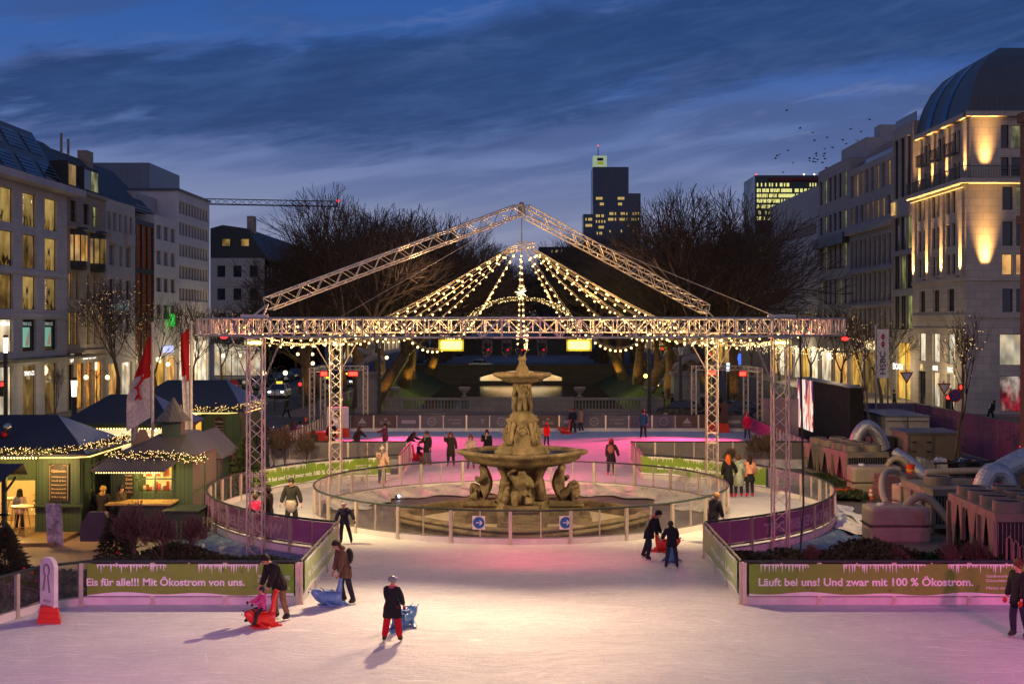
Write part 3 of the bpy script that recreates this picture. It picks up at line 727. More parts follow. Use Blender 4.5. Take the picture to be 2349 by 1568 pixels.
# light strings from hub to ring; every bulb its own part
bm_ = MB(); bm_.ball((0, 0, -.07), .038, 0, 8, 6); bm_.tube([(0, 0, -.035), (0, 0, .012)], .022, 6, 1)
bulb_me = None
NS = 18
for k in range(NS):
    a = -90+360*k/NS+1.0
    p0 = Vector((.56*cos(R(a)), 52.3+.56*sin(R(a)), HUB)); p1 = polar(RC, RR-.3, a, Z1-.05)
    side = 'front' if -135 < ((a+180) % 360)-180 < -45 else 'back' if 45 < ((a+180) % 360)-180 < 135 else 'right' if abs(((a+180) % 360)-180) <= 45 else 'left'
    word = ['first', 'second', 'third', 'fourth', 'fifth']
    sag = 1.72+.14*sin(k*2.3)
    st = thing('light_string', 'string of warm bulbs sagging from the hub to the %s of the ring' % side, 'light string', tuple(p0), 0, 'bulb strings fanning out from the hub')
    f = lambda t_: p0.lerp(p1, t_)-Vector((0, 0, 4*sag*t_*(1-t_)*(.55+.9*t_)))
    pts = [f(i/22) for i in range(23)]
    mb = MB(); mb.tube(pts, .011, 4); mb.tube([p+Vector((.03, 0, .06*sin(pi*i/22))) for i, p in enumerate(pts)], .006, 3); mb.build('cable', M_DARK if 0 else mat('pale_cable', (.35, .30, .24), .6, 0, .05), st)
    nbul = 28
    for i in range(1, nbul):
        t_ = (i+.3*sin(k*1.7))/nbul; p = f(min(t_, .995))
        if bulb_me is None:
            o = bm_.build('bulb', [M_BULB, M_BLACK], st, world=False, smooth=True); bulb_me = o.data
        else: o = bpy.data.objects.new('bulb', bulb_me); COL.objects.link(o); o.parent = st
        o.location = p-p0
for k in range(8):
    a = 22.5+45*k; point('string_glow', polar(RC, 3.4, a, 8.55), 230, (1, .56, .20), .25); point('string_glow', polar(RC, 9.2, a, 7.35), 190, (1, .56, .20), .25)
# glittering arch and star hanging in the rear of the ring
arch = thing('garland_arch', 'arch wound with warm fairy lights hanging at the rear of the ring', 'light arch', (0, 63.2, 7))
mb = MB(); rr = random.Random(5); ln = MB()
def archp(t_): 
    a = pi*(t_*.90+.05); return Vector((2.72*cos(a)*-1, 63.2, 6.75+1.95*sin(a)**.8))
mb.tube([archp(i/30) for i in range(31)], .07, 6); mb.build('frame', mat('garland_green', (.04, .05, .02), .8), arch)
for i in range(520):
    p = archp(rr.random()); p += Vector((rr.uniform(-.11, .11), rr.uniform(-.1, .1), rr.uniform(-.11, .11))); ln.ball(p, .018, 0, 4, 2)
ln.build('fairy_lights', emit('fairy_glow_bright', (1, .66, .28), 3.5, False), arch)['kind'] = 'stuff'
mb = MB(); c_ = Vector((.05, 62.9, 8.98))
for i in range(26):
    d = Vector((rr.gauss(0, 1), rr.gauss(0, 1), rr.gauss(0, 1))).normalized(); mb.tube([c_, c_+d*rr.uniform(.2, .38)], [.035, .004], 4)
tag(mb.build('light_star', emit('star_glow', (1, .70, .32), 6)), 'spiky glowing star above the crown of the garland arch', 'star')
# flood lamps on the front of the ring
def flood(x, y, z, label, m_, w=.62, h=.24, face=-1, name='flood_lamp', rz=0, fm_=None):
    t_ = thing(name, label, 'lamp', (x, y, z), rz)
    mb = MB(); mb.box(-w/2-.03, .02, -h/2-.03, w/2+.03, .22, h/2+.03); mb.build('housing', M_DARK, t_, world=False)
    mb = MB(); mb.box(-w/2-.05, .08, -.02, -w/2-.035, .12, h/2+.2); mb.box(w/2+.035, .08, -.02, w/2+.05, .12, h/2+.2); mb.box(-w/2-.05, .08, h/2+.2, w/2+.05, .12, h/2+.23); mb.build('bracket', M_DARK, t_, world=False)
    mb = MB(); mb.box(-w/2, 0, -h/2, w/2, .015, h/2); mb.build('lit_face', m_, t_, world=False)
    a, b_ = w/2, h/2; A, B_ = w/2+.07, h/2+.06; mb = MB()
    for p in ([(-a, -b_), (a, -b_), (A, -B_), (-A, -B_)], [(-a, b_), (a, b_), (A, B_), (-A, B_)], [(-a, -b_), (-a, b_), (-A, B_), (-A, -B_)], [(a, -b_), (a, b_), (A, B_), (A, -B_)]): mb.add([(p[0][0], -.01, p[0][1]), (p[1][0], -.01, p[1][1]), (p[2][0], -.13, p[2][1]), (p[3][0], -.13, p[3][1])], [(0, 1, 2, 3)])
    mb.build('halo_flap', fm_ or M_WHITE, t_, world=False)  # flaps added round the lamp face in place of its halo
    return t_
YP = mat('yellow_halo_flap', (.75, .62, .06), .4)  # yellow of the added flaps, put in for the flood halo
M_FL = emit('flood_glow', (1, .80, .12), 4.5)
flood(-2.1, 39.75, 6.85, 'blinding yellow flood lamp under the ring, left of the fountain', M_FL, fm_=YP)
flood(1.75, 39.75, 6.85, 'blinding yellow flood lamp under the ring, right of the fountain', M_FL, fm_=YP)
for x, w in ((-8.9, 'left'), (8.7, 'right')): flood(x, 44.0, 6.86, 'narrow yellow work light under the ring by the near %s tower' % w, emit('work_glow', (1, .85, .2), 9), .5, .07)
M_RG = emit('red_flood_glow', (1, .03, .018), 7)
# moving heads
for x, w in ((1117, 'leftmost'), (1162, 'second from left'), (1195, 'centre'), (1244, 'rightmost')):
    X = (x-CX)/FPX*39.8
    t_ = thing('moving_head', '%s of the black moving head lamps under the front of the ring' % w, 'lamp', (X, 39.8, 7.05), 0, 'moving heads on the ring')
    mb = MB(); mb.box(-.14, -.1, -.14, .14, .1, -.02); mb.box(-.15, -.05, -.4, -.12, .05, -.1); mb.box(.12, -.05, -.4, .15, .05, -.1); mb.build('yoke', M_BLACK, t_, world=False)
    mb = MB(); mb.ball((0, 0, -.4), .13, 0, 12, 8, (1, 1, 1.15)); mb.build('head', M_BLACK, t_, world=False, smooth=True)
    mb = MB(); mb.ball((.04, -.11, -.34), .035, 0, 6, 4); mb.build('lens', emit('red_led', (1, .02, .02), .8), t_, world=False)
# red stage spots hanging on the ends of the ring
for x, y, s in ((515, 771, 'left'), (1937, 775, 'right')):
    p = V(x, y, 50); t_ = thing('red_spotlight', 'red spotlight under the far %s end of the ring' % s, 'lamp', tuple(p))
    mb = MB(); mb.tube([(0, .2, .16), (0, -.05, .02)], [.10, .15], 10); mb.build('housing', M_BLACK, t_, world=False)
    mb = MB(); mb.ball((0, -.10, -.03), .11, 0, 8, 4, (1.3, .4, .6)); mb.build('lens', emit('red_spot_glow', (1, .02, .02), 5), t_, world=False)

# two box truss gates with red floods at the far corners of the ice
def gate(pts, label, top=4.55):
    a = pts[0]; t_ = thing('truss_gate', label, 'truss', (a[0], a[1], GZ), 0)
    for p in pts:
        mb = MB(); truss_line(mb, (p[0], p[1], GZ), (p[0], p[1], top), .32, .32, .36, .024, .012, up=Vector((0, 1, 0))); mb.build('upright', M_ALU, t_)
    for i in range(len(pts)-1):
        mb = MB(); p, q_ = pts[i], pts[i+1]; d = Vector((q_[0]-p[0], q_[1]-p[1], 0)).normalized()*.17
        truss_line(mb, (p[0]+d.x, p[1]+d.y, top-.16), (q_[0]-d.x, q_[1]-d.y, top-.16), .3, .3, .36, .024, .012); mb.build('crossbar', M_ALU, t_)
    return t_
gate([(-13.9, 87.6), (-13.9, 92.4), (-10.9, 92.4)], 'lattice gate with two red lamps at the far left corner of the ice')
gate([(12.15, 92.5), (15.8, 92.5), (15.9, 87.6)], 'lattice gate with two red lamps at the far right corner of the ice')
for x, y, lab in ((743, 857, 'small red flood lamp on the left post of the left gate'), (810, 857, 'bright red flood lamp under the crossbar of the left gate'), (1631, 855, 'bright red flood lamp under the crossbar of the right gate'), (1704, 857, 'small red flood lamp on the right post of the right gate')):
    p = V(x, y, 88.3 if 'small' in lab else 91.6); flood(p.x, p.y, p.z, lab, M_RG, .6 if 'bright' in lab else .42, .26, name='red_flood_lamp', fm_=mat('red_halo_flap', (.35, .01, .01), .6))  # red flaps added in place of the halo round these lamps
# ------------------------------------------------------------------ people
def cm(col, name=None, rough=.8): 
    nm = name or 'cloth_%02x%02x%02x' % tuple(int(c*255) for c in col)
    return mat(nm, col, rough, 0, .22, 9, .7, bs=22, spec=.2)
SKIN = cm((.52, .30, .20), 'skin', .5)
HAIRC = dict(dark=(.025, .015, .01), brown=(.09, .045, .02), blond=(.42, .26, .11), red=(.55, .13, .02), grey=(.3, .3, .3))
def rotx(v, a): return Vector((v.x, v.y*cos(a)-v.z*sin(a), v.y*sin(a)+v.z*cos(a)))
def pose_joints(h, lean=0, head=0, legs=((5, 4, 8), (-5, 4, 8)), arms=((8, 8, 15), (8, 8, 15)), sit=False):
    """forward is +y. legs/arms = (forward, outward, bend) in degrees, first entry right (+x)"""
    J = {}; hip = Vector((0, 0, .53)); J['hip'] = hip
    up = lambda z, x=0, y=0: hip+rotx(Vector((x, y, z)), -R(lean))
    J['waist'] = up(.09); J['chest'] = up(.22); J['neck'] = up(.30); J['throat'] = up(.335, 0, .01)
    hd = lambda z, y: J['throat']+rotx(Vector((0, y, z)), -R(lean+head))
    J['jaw'] = hd(.025, .018); J['face'] = hd(.065, .012); J['crown'] = hd(.115, -.002); J['nose'] = hd(.058, .062)
    J['eyes'] = [hd(.072, .054)+Vector((s*.018, 0, 0)) for s in (1, -1)]; J['back'] = hd(.07, -.02)
    lo = 9
    for i, s in enumerate((1, -1)):
        n = 'R' if s > 0 else 'L'; f, o, b = [R(x) for x in legs[i]]
        hj = hip+Vector((s*.052, 0, -.01)); d = Vector((s*sin(o), sin(f)*cos(o), -cos(f)*cos(o)))
        kn = hj+d*.245; f2 = f-b; d2 = Vector((s*sin(o*.7), sin(f2)*cos(o), -cos(f2)*cos(o))); an = kn+d2*.235
        J['hj'+n], J['kn'+n], J['an'+n] = hj, kn, an
        J['ft'+n] = an+Vector((s*.012, .085, -.032)); J['he'+n] = an+Vector((0, -.02, -.034)); lo = min(lo, an.z-.04)
        f, o, b = [R(x) for x in arms[i]]
        sh = up(.275, s*.108); d = Vector((s*sin(o), sin(f)*cos(o), -cos(f)*cos(o))); el = sh+d*.165
        f2 = f+b; o2 = o*.5 if o > 0 else o*1.5; d2 = Vector((s*sin(o2), sin(f2)*cos(o2), -cos(f2)*cos(o2))); wr = el+d2*.145
        J['sh'+n], J['el'+n], J['wr'+n] = sh, el, wr; J['ha'+n] = wr+d2*.045; J['hd'+n] = d2
    dz = -lo if not sit else -(hip.z-.07)
    def mv(v): return (v+Vector((0, 0, dz)))*h
    return {k: ([mv(x) for x in v] if isinstance(v, list) else (v*1.0 if k.startswith('hd') else mv(v))) for k, v in J.items()}
def hand_tubes(mb, J, n, h, s, curl=.9):
    w, d = J['ha'+n], J['hd'+n].normalized(); side = Vector((0, 1, 0)) if abs(d.y) < .8 else Vector((1, 0, 0))
    side = (side-d*side.dot(d)).normalized(); pal = d.cross(side)*s
    for i, (L, o) in enumerate(((.040, .017), (.045, .006), (.042, -.005), (.033, -.016))):
        a = w+side*o*h+d*.008*h; b_ = a+d*L*.5*h; c_ = b_+(d*.5+pal*-curl*.5).normalized()*L*.45*h
        mb.tube([a, b_, c_], [.0062*h, .0058*h, .0045*h], 5)
    a = w+side*.018*h-d*.012*h; mb.tube([a, a+(side*.7+d*.5)*.022*h, a+(side*.4+d)*.036*h], [.0075*h, .0068*h, .005*h], 5)
def person(loc, face, h, label, top=(.02, .02, .022), legs_c=(.02, .022, .03), hair='dark', hat=None, helmet=None, long_hair=False, coat=.62, skirt=False,
           shoes=(.03, .03, .03), scarf=None, hood=None, gloves=None, pack=None, group=None, z=None, skate=True, detail=True, sit=False, wide=1.0, phone=False, **kw):
    x, y = loc[0], loc[1]; zz = loc[2] if len(loc) > 2 else 0
    t_ = thing('person', label, 'person', (x, y, zz), R(face)-pi/2, group)
    J = pose_joints(h, sit=sit, **kw); B = lambda k: tuple(J[k]); sk = .045 if skate else 0
    for k in J:
        if isinstance(J[k], list): J[k] = [v+Vector((0, 0, sk)) for v in J[k]]
        elif not k.startswith('hd'): J[k] = J[k]+Vector((0, 0, sk))
    # body: one continuous surface
    ks = ['hip', 'waist', 'chest', 'neck', 'throat', 'jaw', 'face', 'crown', 'shR', 'elR', 'wrR', 'haR', 'shL', 'elL', 'wrL', 'haL', 'hjR', 'knR', 'anR', 'ftR', 'hjL', 'knL', 'anL', 'ftL', 'nose']
    rd = [.075, .066, .078, .05, .034, .044, .056, .038, .036, .027, .018, .022, .036, .027, .018, .022, .052, .036, .024, .018, .052, .036, .024, .018, .008]
    ed = [(0, 1), (1, 2), (2, 3), (3, 4), (4, 5), (5, 6), (6, 7), (2, 8), (8, 9), (9, 10), (10, 11), (2, 12), (12, 13), (13, 14), (14, 15), (0, 16), (16, 17), (17, 18), (18, 19), (0, 20), (20, 21), (21, 22), (22, 23)]
    if detail: ed.append((6, 24))
    else: ks = ks[:-1]; rd = rd[:-1]
    mb = skin([B(k) for k in ks], ed, [r*h*.92 for r in rd], 1)
    for s, n_ in ((1, 'R'), (-1, 'L')): hand_tubes(mb, J, n_, h, s)
    mb.build('body', SKIN if not gloves else SKIN, t_, world=False, smooth=True)
    # trousers
    ks = ['hip', 'hjR', 'knR', 'anR', 'hjL', 'knL', 'anL']
    mb = skin([tuple(J['hip']+Vector((0, 0, .03*h)))]+[B(k) for k in ks[1:]], [(0, 1), (1, 2), (2, 3), (0, 4), (4, 5), (5, 6)], [r*h*(wide if i else 1) for i, r in enumerate((.070, .056, .052, .039, .056, .052, .039))], 1)
    mb.build('trousers', cm(legs_c), t_, world=False, smooth=True)
    # coat: trunk with sleeves, hem below the hip
    hem = J['hip']+(J['hip']-J['waist']).normalized()*0+Vector((0, -.01*h, -(coat-.53)*h if coat > .53 else .0))
    hem = J['hip'].lerp((J['knR']+J['knL'])/2, max(0, min(.95, (coat-.53)/.245)))
    vs = [tuple(hem), B('hip'), B('waist'), B('chest'), B('neck'), B('shR'), B('elR'), B('wrR'), B('shL'), B('elL'), B('wrL')]
    er = [.09, .096, .094, .110, .062, .062, .052, .038, .062, .052, .038]
    er = [(r*h*1.12, r*h*.92) if i < 4 else r*h for i, r in enumerate(er)]
    mb = skin(vs, [(0, 1), (1, 2), (2, 3), (3, 4), (3, 5), (5, 6), (6, 7), (3, 8), (8, 9), (9, 10)], er, 1)
    rg = []; ax = [(J['waist'], .094, .080), (J['waist'].lerp(J['hip'], .6), .108, .092), (J['hip']-Vector((0, 0, .02*h)), .120, .098), (hem-Vector((0, 0, .035*h)), .132 if coat > .57 else .122, .106), (hem-Vector((0, 0, .036*h)), .122 if coat > .57 else .112, .096)]
    for c_, ra, rb_ in ax:
        b = len(mb.v); rg.append(b); mb.v.extend([(c_.x+ra*h*wide**.8*cos(2*pi*i/16)*(1+.02*sin(i*5)), c_.y+rb_*h*sin(2*pi*i/16), c_.z+.004*h*sin(i*3)) for i in range(16)])
    for a_, b2 in zip(rg, rg[1:]): mb.f.extend([(a_+i, a_+(i+1) % 16, b2+(i+1) % 16, b2+i) for i in range(16)]); mb.m.extend([0]*16)
    ct = mb.build('coat', cm(top), t_, world=False, smooth=True)
    if skirt:
        mb = MB(); p = J['hip']; mb.lathe((p.x, p.y, p.z), [(.10*h, .03*h), (.125*h, -.08*h), (.14*h, -.16*h), (.135*h, -.165*h)], 14); mb.build('skirt', cm((.015, .015, .02)), t_, world=False, smooth=True)
    # shoes
    for s, n_ in ((1, 'R'), (-1, 'L')):
        mb = skin([tuple(J['an'+n_]+Vector((0, 0, .055*h))), B('an'+n_), B('he'+n_), B('ft'+n_)], [(0, 1), (1, 2), (1, 3)], [r*h for r in (.041, .038, .026, .026)], 1)
        if skate:
            f, he = J['ft'+n_], J['he'+n_]; zb = min(f.z, he.z)-.02*h
            mb.box(f.x-.004, he.y-.02*h, zb-.03, f.x+.004, f.y+.02*h, zb-.012, 1); mb.box(f.x-.004, he.y, zb-.02, f.x+.004, he.y+.02, zb+.01, 1); mb.box(f.x-.004, f.y-.03, zb-.02, f.x+.004, f.y-.01, zb+.01, 1)
        mb.build('ice_skate' if skate else 'shoe', [cm(shoes, None, .4), M_STEEL], t_, world=False, smooth=True)
    fc, bk, cr, th = J['face'], J['back'], J['crown'], J['throat']; upv = (cr-th).normalized()
    if helmet is not None:
        mb = MB(); c_ = fc.lerp(cr, .45); mb.ball((0, 0, 0), .078*h, 0, 14, 8, (.95, 1.1, .85)); mb.f = [f for f in mb.f]
        M = Matrix.Translation(c_-Vector((0, .008*h, 0)))
        m2 = MB(); m2.merge(mb, M); m2.v = [(a, b_, max(c2, c_.z-.02*h)) for a, b_, c2 in m2.v]
        he = m2.build('helmet', mat('helmet_%d' % int(helmet[0]*99), helmet, .3, 0, .05), t_, world=False, smooth=True)
        m3 = MB()
        for i in range(-2, 3): m3.box(c_.x+i*.018*h-.003*h, c_.y-.05*h, c_.z+.060*h-abs(i)*.006*h, c_.x+i*.018*h+.003*h, c_.y+.04*h, c_.z+.068*h-abs(i)*.006*h)
        m3.build('vent', M_BLACK, he, world=False)
    elif hat is not None:
        c_ = fc.lerp(cr, .55); m2 = MB(); m2.ball(tuple(c_-Vector((0, .01*h, 0))), .068*h, 0, 12, 8, (.92, 1.02, .95)); m2.v = [(a, b_, max(c2, c_.z-.018*h)) for a, b_, c2 in m2.v]
        m2.tube([(c_.x+.064*h*cos(2*pi*i/12), c_.y-.01*h+.07*h*sin(2*pi*i/12), c_.z-.016*h) for i in range(12)], .010*h, 5, closed=True)
        if label and ('pompom' in label or 'bobble' in label): m2.ball(tuple(c_+Vector((0, -.01*h, .075*h))), .026*h, 0, 8, 6)
        m2.build('hat', cm(hat), t_, world=False, smooth=True)
    if hair and helmet is None:
        m2 = MB(); c_ = fc.lerp(cr, .4)
        if hat is None:
            m2.ball(tuple(c_+(bk-fc)*.35), .070*h, 0, 12, 8, (.92, 1.0, 1.05))
        else: m2.ball(tuple(bk+(th-bk)*.15), .055*h, 0, 10, 6, (1, .8, .9))
        if long_hair:
            q0 = bk; q1 = th+(bk-fc)*.95+upv*-.02*h; q2 = q1-upv*.10*h+(bk-fc)*.15
            m2.tube([tuple(q0), tuple(q0.lerp(q1, .5)), tuple(q1), tuple(q1.lerp(q2, .6)), tuple(q2)], [.058*h, .066*h, .066*h, .055*h, .028*h], 10)
            for s in (-1, 1): m2.tube([tuple(fc+Vector((s*.05*h, -.012*h, .01*h))), tuple(th+Vector((s*.052*h, .012*h, .0))), tuple(th+Vector((s*.05*h, .02*h, -.07*h)))], [.02*h, .022*h, .01*h], 6)
        rh = random.Random(int(x*100)); m2.v = [(a+rh.uniform(-.003, .003)*h, b_+rh.uniform(-.003, .003)*h, c2+rh.uniform(-.003, .003)*h) for a, b_, c2 in m2.v]
        m2.build('hair', cm(HAIRC[hair], 'hair_'+hair, .6), t_, world=False, smooth=True)
    if detail:
        m2 = MB()
        for e in J['eyes']: m2.ball(tuple(e), .0075*h, 0, 6, 4)
        m2.build('eyes', cm((.02, .015, .015), 'eye_dark', .2), t_, world=False)
        m2 = MB(); m = J['jaw']+(J['nose']-fc)*.62; m2.ball(tuple(m), .011*h, 0, 8, 4, (1.3, .4, .35)); m2.build('mouth', cm((.35, .08, .06), 'lips', .4), t_, world=False)
        m2 = MB()
        for s in (-1, 1): m2.ball(tuple(fc.lerp(bk, .2)+Vector((s*.054*h, 0, -.004*h))), .014*h, 0, 6, 4, (.4, .8, 1.2))
        m2.build('ears', SKIN, t_, world=False)
    if scarf: m2 = MB(); p = J['neck']+Vector((0, .008*h, .016*h)); m2.tube([(p.x+.056*h*cos(2*pi*i/12), p.y+.056*h*sin(2*pi*i/12), p.z+.004*h*sin(i*2)) for i in range(12)], .024*h, 6, closed=True); m2.tube([tuple(p+Vector((.02*h, .062*h, 0))), tuple(p+Vector((.025*h, .085*h, -.12*h)))], [.02*h, .016*h], 6); m2.build('scarf', cm(scarf), t_, world=False, smooth=True)
    if hood: m2 = MB(); p = J['neck']+(bk-fc)*1.1+Vector((0, 0, .01*h)); m2.ball(tuple(p), .062*h, 0, 10, 6, (1.25, .9, .75)); m2.build('hood', cm(hood), t_, world=False, smooth=True)
    if gloves:
        m2 = MB()
        for n_ in 'RL': m2.ball(tuple(J['ha'+n_]+J['hd'+n_]*.01*h), .032*h, 0, 8, 6, (.8, 1, 1.3)); m2.tube([J['ha'+n_]+Vector((0, .02*h, 0)), J['ha'+n_]+Vector((0, .04*h, -.01*h))], .010*h, 5)
        m2.build('gloves', cm(gloves), t_, world=False, smooth=True)
    if pack: m2 = MB(); p = J['chest']-Vector((0, .125*h, .02*h)); m2.ball(tuple(p), .10*h, 0, 10, 8, (.9, .62, 1.25)); m2.build('backpack', cm(pack), t_, world=False, smooth=True)
    if phone: m2 = MB(); p = J['haR']; m2.box(p.x-.02, p.y+.02, p.z+.01, p.x+.02, p.y+.03, p.z+.09); m2.build('phone', emit('phone_glow', (.8, .9, 1), 4, False), t_, world=False)
    return t_
# skating aids: plastic seal with a tall handle rising from the tail
def seal(loc, face, m_, label, s=1.0, name='seal_skating_aid'):
    t_ = thing(name, label, 'skating aid', (loc[0], loc[1], loc[2] if len(loc) > 2 else 0), R(face)-pi/2, 'seal shaped skating aids'); t_.scale = (s, s, s)
    sk_ = skin([(0, -.10, .20), (0, .12, .21), (0, .28, .28), (0, .38, .40), (0, .49, .40), (0, -.24, .19), (0, -.30, .42), (0, -.33, .66), (0, -.36, .82), (.12, -.42, .92), (-.12, -.42, .92)],
        [(0, 1), (1, 2), (2, 3), (3, 4), (0, 5), (5, 6), (6, 7), (7, 8), (8, 9), (8, 10)],
        [.19, .195, .16, .135, .06, .15, (.115, .08), (.085, .055), (.075, .045), .035, .035], 2)
    sk_.build('body', m_, t_, world=False, smooth=True)
    for sx in (-1, 1):
        f = skin([(sx*.14, .10, .14), (sx*.26, .02, .06), (sx*.36, -.10, .035)], [(0, 1), (1, 2)], [.07, (.09, .035), (.05, .02)], 1); f.build('flipper', m_, t_, world=False, smooth=True)
    f = MB()
    for sx in (-1, 1): f.box(sx*.13-.025, -.50, 0.0, sx*.13+.025, .26, .05); f.box(sx*.13-.02, -.40, .05, sx*.13+.02, -.15, .12)
    f.build('runner', m_, t_, world=False)
    f = MB()
    for sx in (-1, 1): f.ball((sx*.085, .475, .46), .02, 0, 6, 4)
    f.ball((0, .55, .40), .022, 0, 6, 4); f.build('face', M_BLACK, t_, world=False)
    f = MB(); f.box(-.11, -.12, .385, .11, .14, .42); f.tube([(-.15, .18, .46), (.15, .18, .46)], .018, 6); f.build('seat', m_, t_, world=False)
    return t_
push = dict(lean=24, head=10, arms=((12, 4, 16), (12, 4, 16)), legs=((8, 4, 20), (-14, 4, 8)))
P = lambda x, y: (G(x, y).x, G(x, y).y)
p = P(900, 1471); person(p, 78, 1.50, 'child in grey helmet, black coat and red trousers, seen from behind', top=(.016, .017, .022), legs_c=(.48, .008, .02), helmet=(.20, .24, .24), hair=None, coat=.66, gloves=(.25, .02, .05), scarf=(.5, .1, .15), wide=1.25, arms=((20, 8, 14), (28, 2, 10)), legs=((4, 9, 6), (-3, 9, 6)))
p = P(921, 1437); seal((p[0]+.08, p[1]+.05), 62, M_BLUE, 'blue seal aid half hidden behind the child in red trousers')
p = P(792, 1384); person(p, 205, 1.74, 'person in brown hooded coat, dark beanie and rucksack pushing a blue seal', top=(.12, .075, .05), hat=(.03, .027, .022), hood=(.12, .08, .05), pack=(.02, .02, .025), coat=.62, legs_c=(.018, .02, .03), lean=16, head=16, arms=((8, 2, 10), (8, 2, 10)), legs=((12, 5, 28), (-10, 4, 6)))
p = P(757, 1390); seal((p[0]-.05, p[1]+.12), 205, M_BLUE, 'blue seal aid pushed by the person in the brown coat', 1.0)
p = P(642, 1421); person(p, 218, 1.80, 'bent man in black jacket, beanie and khaki trousers behind a red seal', top=(.015, .015, .017), legs_c=(.20, .135, .075), hat=(.015, .015, .015), coat=.60, lean=30, head=14, arms=((10, 4, 16), (16, 2, 10)), legs=((14, 3, 26), (-4, 3, 12)))
p = P(601, 1437); seal((p[0], p[1]), 212, M_RED, 'red seal aid with a small child in pink riding on it', .95)
person((p[0]-.0, p[1]+.03, .40), 212, 1.08, 'small child in pink snowsuit and dark hood riding a red seal', top=(.55, .08, .24), legs_c=(.03, .03, .035), hat=(.03, .03, .035), gloves=(.03, .03, .03), coat=.55, sit=True, skate=False, shoes=(.02, .02, .02), arms=((40, 8, 40), (40, 8, 40)), legs=((70, 26, 55), (70, 26, 55)))
p = P(790, 1247); person(p, 268, 1.42, 'boy in striped helmet and dark tracksuit skating with arms spread', top=(.016, .018, .035), legs_c=(.022, .018, .035), helmet=(.45, .42, .42), hair=None, coat=.55, gloves=(.02, .02, .02), arms=((10, 22, 10), (22, 40, 15)), legs=((12, 4, 26), (-8, 14, 6)), lean=8)
p = (-8.35, 47.9); person(p, 262, 1.84, 'broad man in black fleece, dark beanie and tied grey jacket skating towards us', top=(.016, .017, .015), legs_c=(.018, .018, .02), hat=(.02, .02, .02), coat=.56, wide=1.15, arms=((4, 20, 18), (-6, 22, 12)), legs=((6, 5, 12), (-4, 5, 8)))
m2 = MB(); m2.lathe((-8.35, 47.9, .98), [(.20, .12), (.235, 0), (.22, -.2), (.12, -.33)], 12); tag(m2.build('tied_jacket', cm((.26, .23, .21)), smooth=True), 'grey jacket tied round the hips of the broad man in black', 'jacket')
p = (-8.75, 45.6); person(p, 170, 1.80, 'person in dark hooded parka behind the near left tower', top=(.018, .014, .012), hood=(.02, .016, .014), hair='dark', hat=(.02, .016, .014), coat=.7)
p = (-9.35, 46.3); person(p, 110, 1.45, 'child in bright pink jacket behind the near left tower', top=(.75, .03, .12), hair='brown', coat=.56, arms=((30, 8, 30), (10, 8, 12)))
p = (-6.5, 61.6); person(p, 285, 1.72, 'woman in cream jacket and bobble hat skating by the left green banner', top=(.62, .42, .30), legs_c=(.04, .05, .09), hat=(.62, .55, .45), shoes=(.30, .02, .02), coat=.62, arms=((50, 6, 70), (20, 10, 40)), legs=((14, 3, 30), (-8, 4, 6)), scarf=(.2, .2, .22))
R3 = 'group of three women at the right green banner'
p = (8.95, 56.8); person(p, 95, 1.78, 'woman with long red hair and black coat beside the right banner', top=(.014, .014, .02), hair='red', long_hair=True, coat=.72, shoes=(.55, .01, .01), legs_c=(.018, .016, .02), arms=((6, 30, 18), (8, 8, 14)))
p = (9.42, 57.0); person(p, 92, 1.74, 'woman in long mint green coat between two others at the right banner', top=(.33, .40, .31), hair='brown', coat=.76, shoes=(.55, .01, .01), hood=(.33, .40, .31), legs_c=(.02, .02, .025), arms=((14, 14, 20), (14, 14, 20)))
p = (9.92, 57.1); person(p, 98, 1.74, 'woman in peach sweater and black skirt, rightmost of the three at the banner', top=(.60, .28, .19), hair='dark', long_hair=True, coat=.54, skirt=True, shoes=(.55, .01, .01), legs_c=(.018, .016, .02), arms=((10, 14, 30), (20, 16, 30)))
p = (6.55, 44.9); person(p, 40, 1.70, 'blond person in a dark padded coat rounding the right purple fence', top=(.018, .018, .026), hair='blond', long_hair=False, coat=.72, hood=(.02, .02, .028), lean=14)
p = P(1489, 1283); person(p, -20, 1.62, 'teenager in black coat with pink fur hood pushing a red seal', top=(.018, .016, .022), hat=(.02, .018, .025), hood=(.60, .20, .17), coat=.62, legs_c=(.025, .03, .05), **push)
p = P(1527, 1268); seal((p[0]+.05, p[1]+.3), -8, M_RED, 'red seal aid beside the children right of the fountain')
p = P(1541, 1303); person(p, 92, 1.42, 'child in dark padded jacket leaning over a blue seal, from behind', top=(.016, .018, .024), hat=(.05, .04, .05), hood=(.02, .022, .03), coat=.57, legs_c=(.03, .04, .07), lean=22, arms=((34, 14, 20), (34, 14, 20)), legs=((2, 9, 4), (2, 9, 4)))
p = P(1541, 1290); seal((p[0]+.02, p[1]+.25), 88, M_BLUE, 'blue seal aid in front of the dark padded child', .9)
p = P(2337, 1463); person(p, 200, 1.84, 'man in black puffer jacket and jeans at the right edge of the picture', top=(.014, .014, .018), legs_c=(.022, .026, .05), gloves=(.45, .03, .02), hair='brown', coat=.60, legs=((10, 3, 16), (-8, 3, 4)))
p = P(1254, 1022); person(p, 60, 1.35, 'child in red jacket and red bobble hat behind the fountain', top=(.75, .015, .01), hat=(.70, .02, .02), legs_c=(.03, .04, .04), coat=.6, arms=((-20, 18, 10), (4, 6, 6)), scarf=(.02, .02, .02))
p = P(1402, 1090); person(p, 80, 1.76, 'woman in red knitted cap and floral dark jacket right of the fountain', top=(.035, .022, .02), hat=(.30, .01, .02), hair='dark', long_hair=True, coat=.68, skirt=True, pack=(.28, .10, .08), shoes=(.6, .015, .015), legs_c=(.02, .02, .03), arms=((4, 24, 10), (0, 6, 8)))
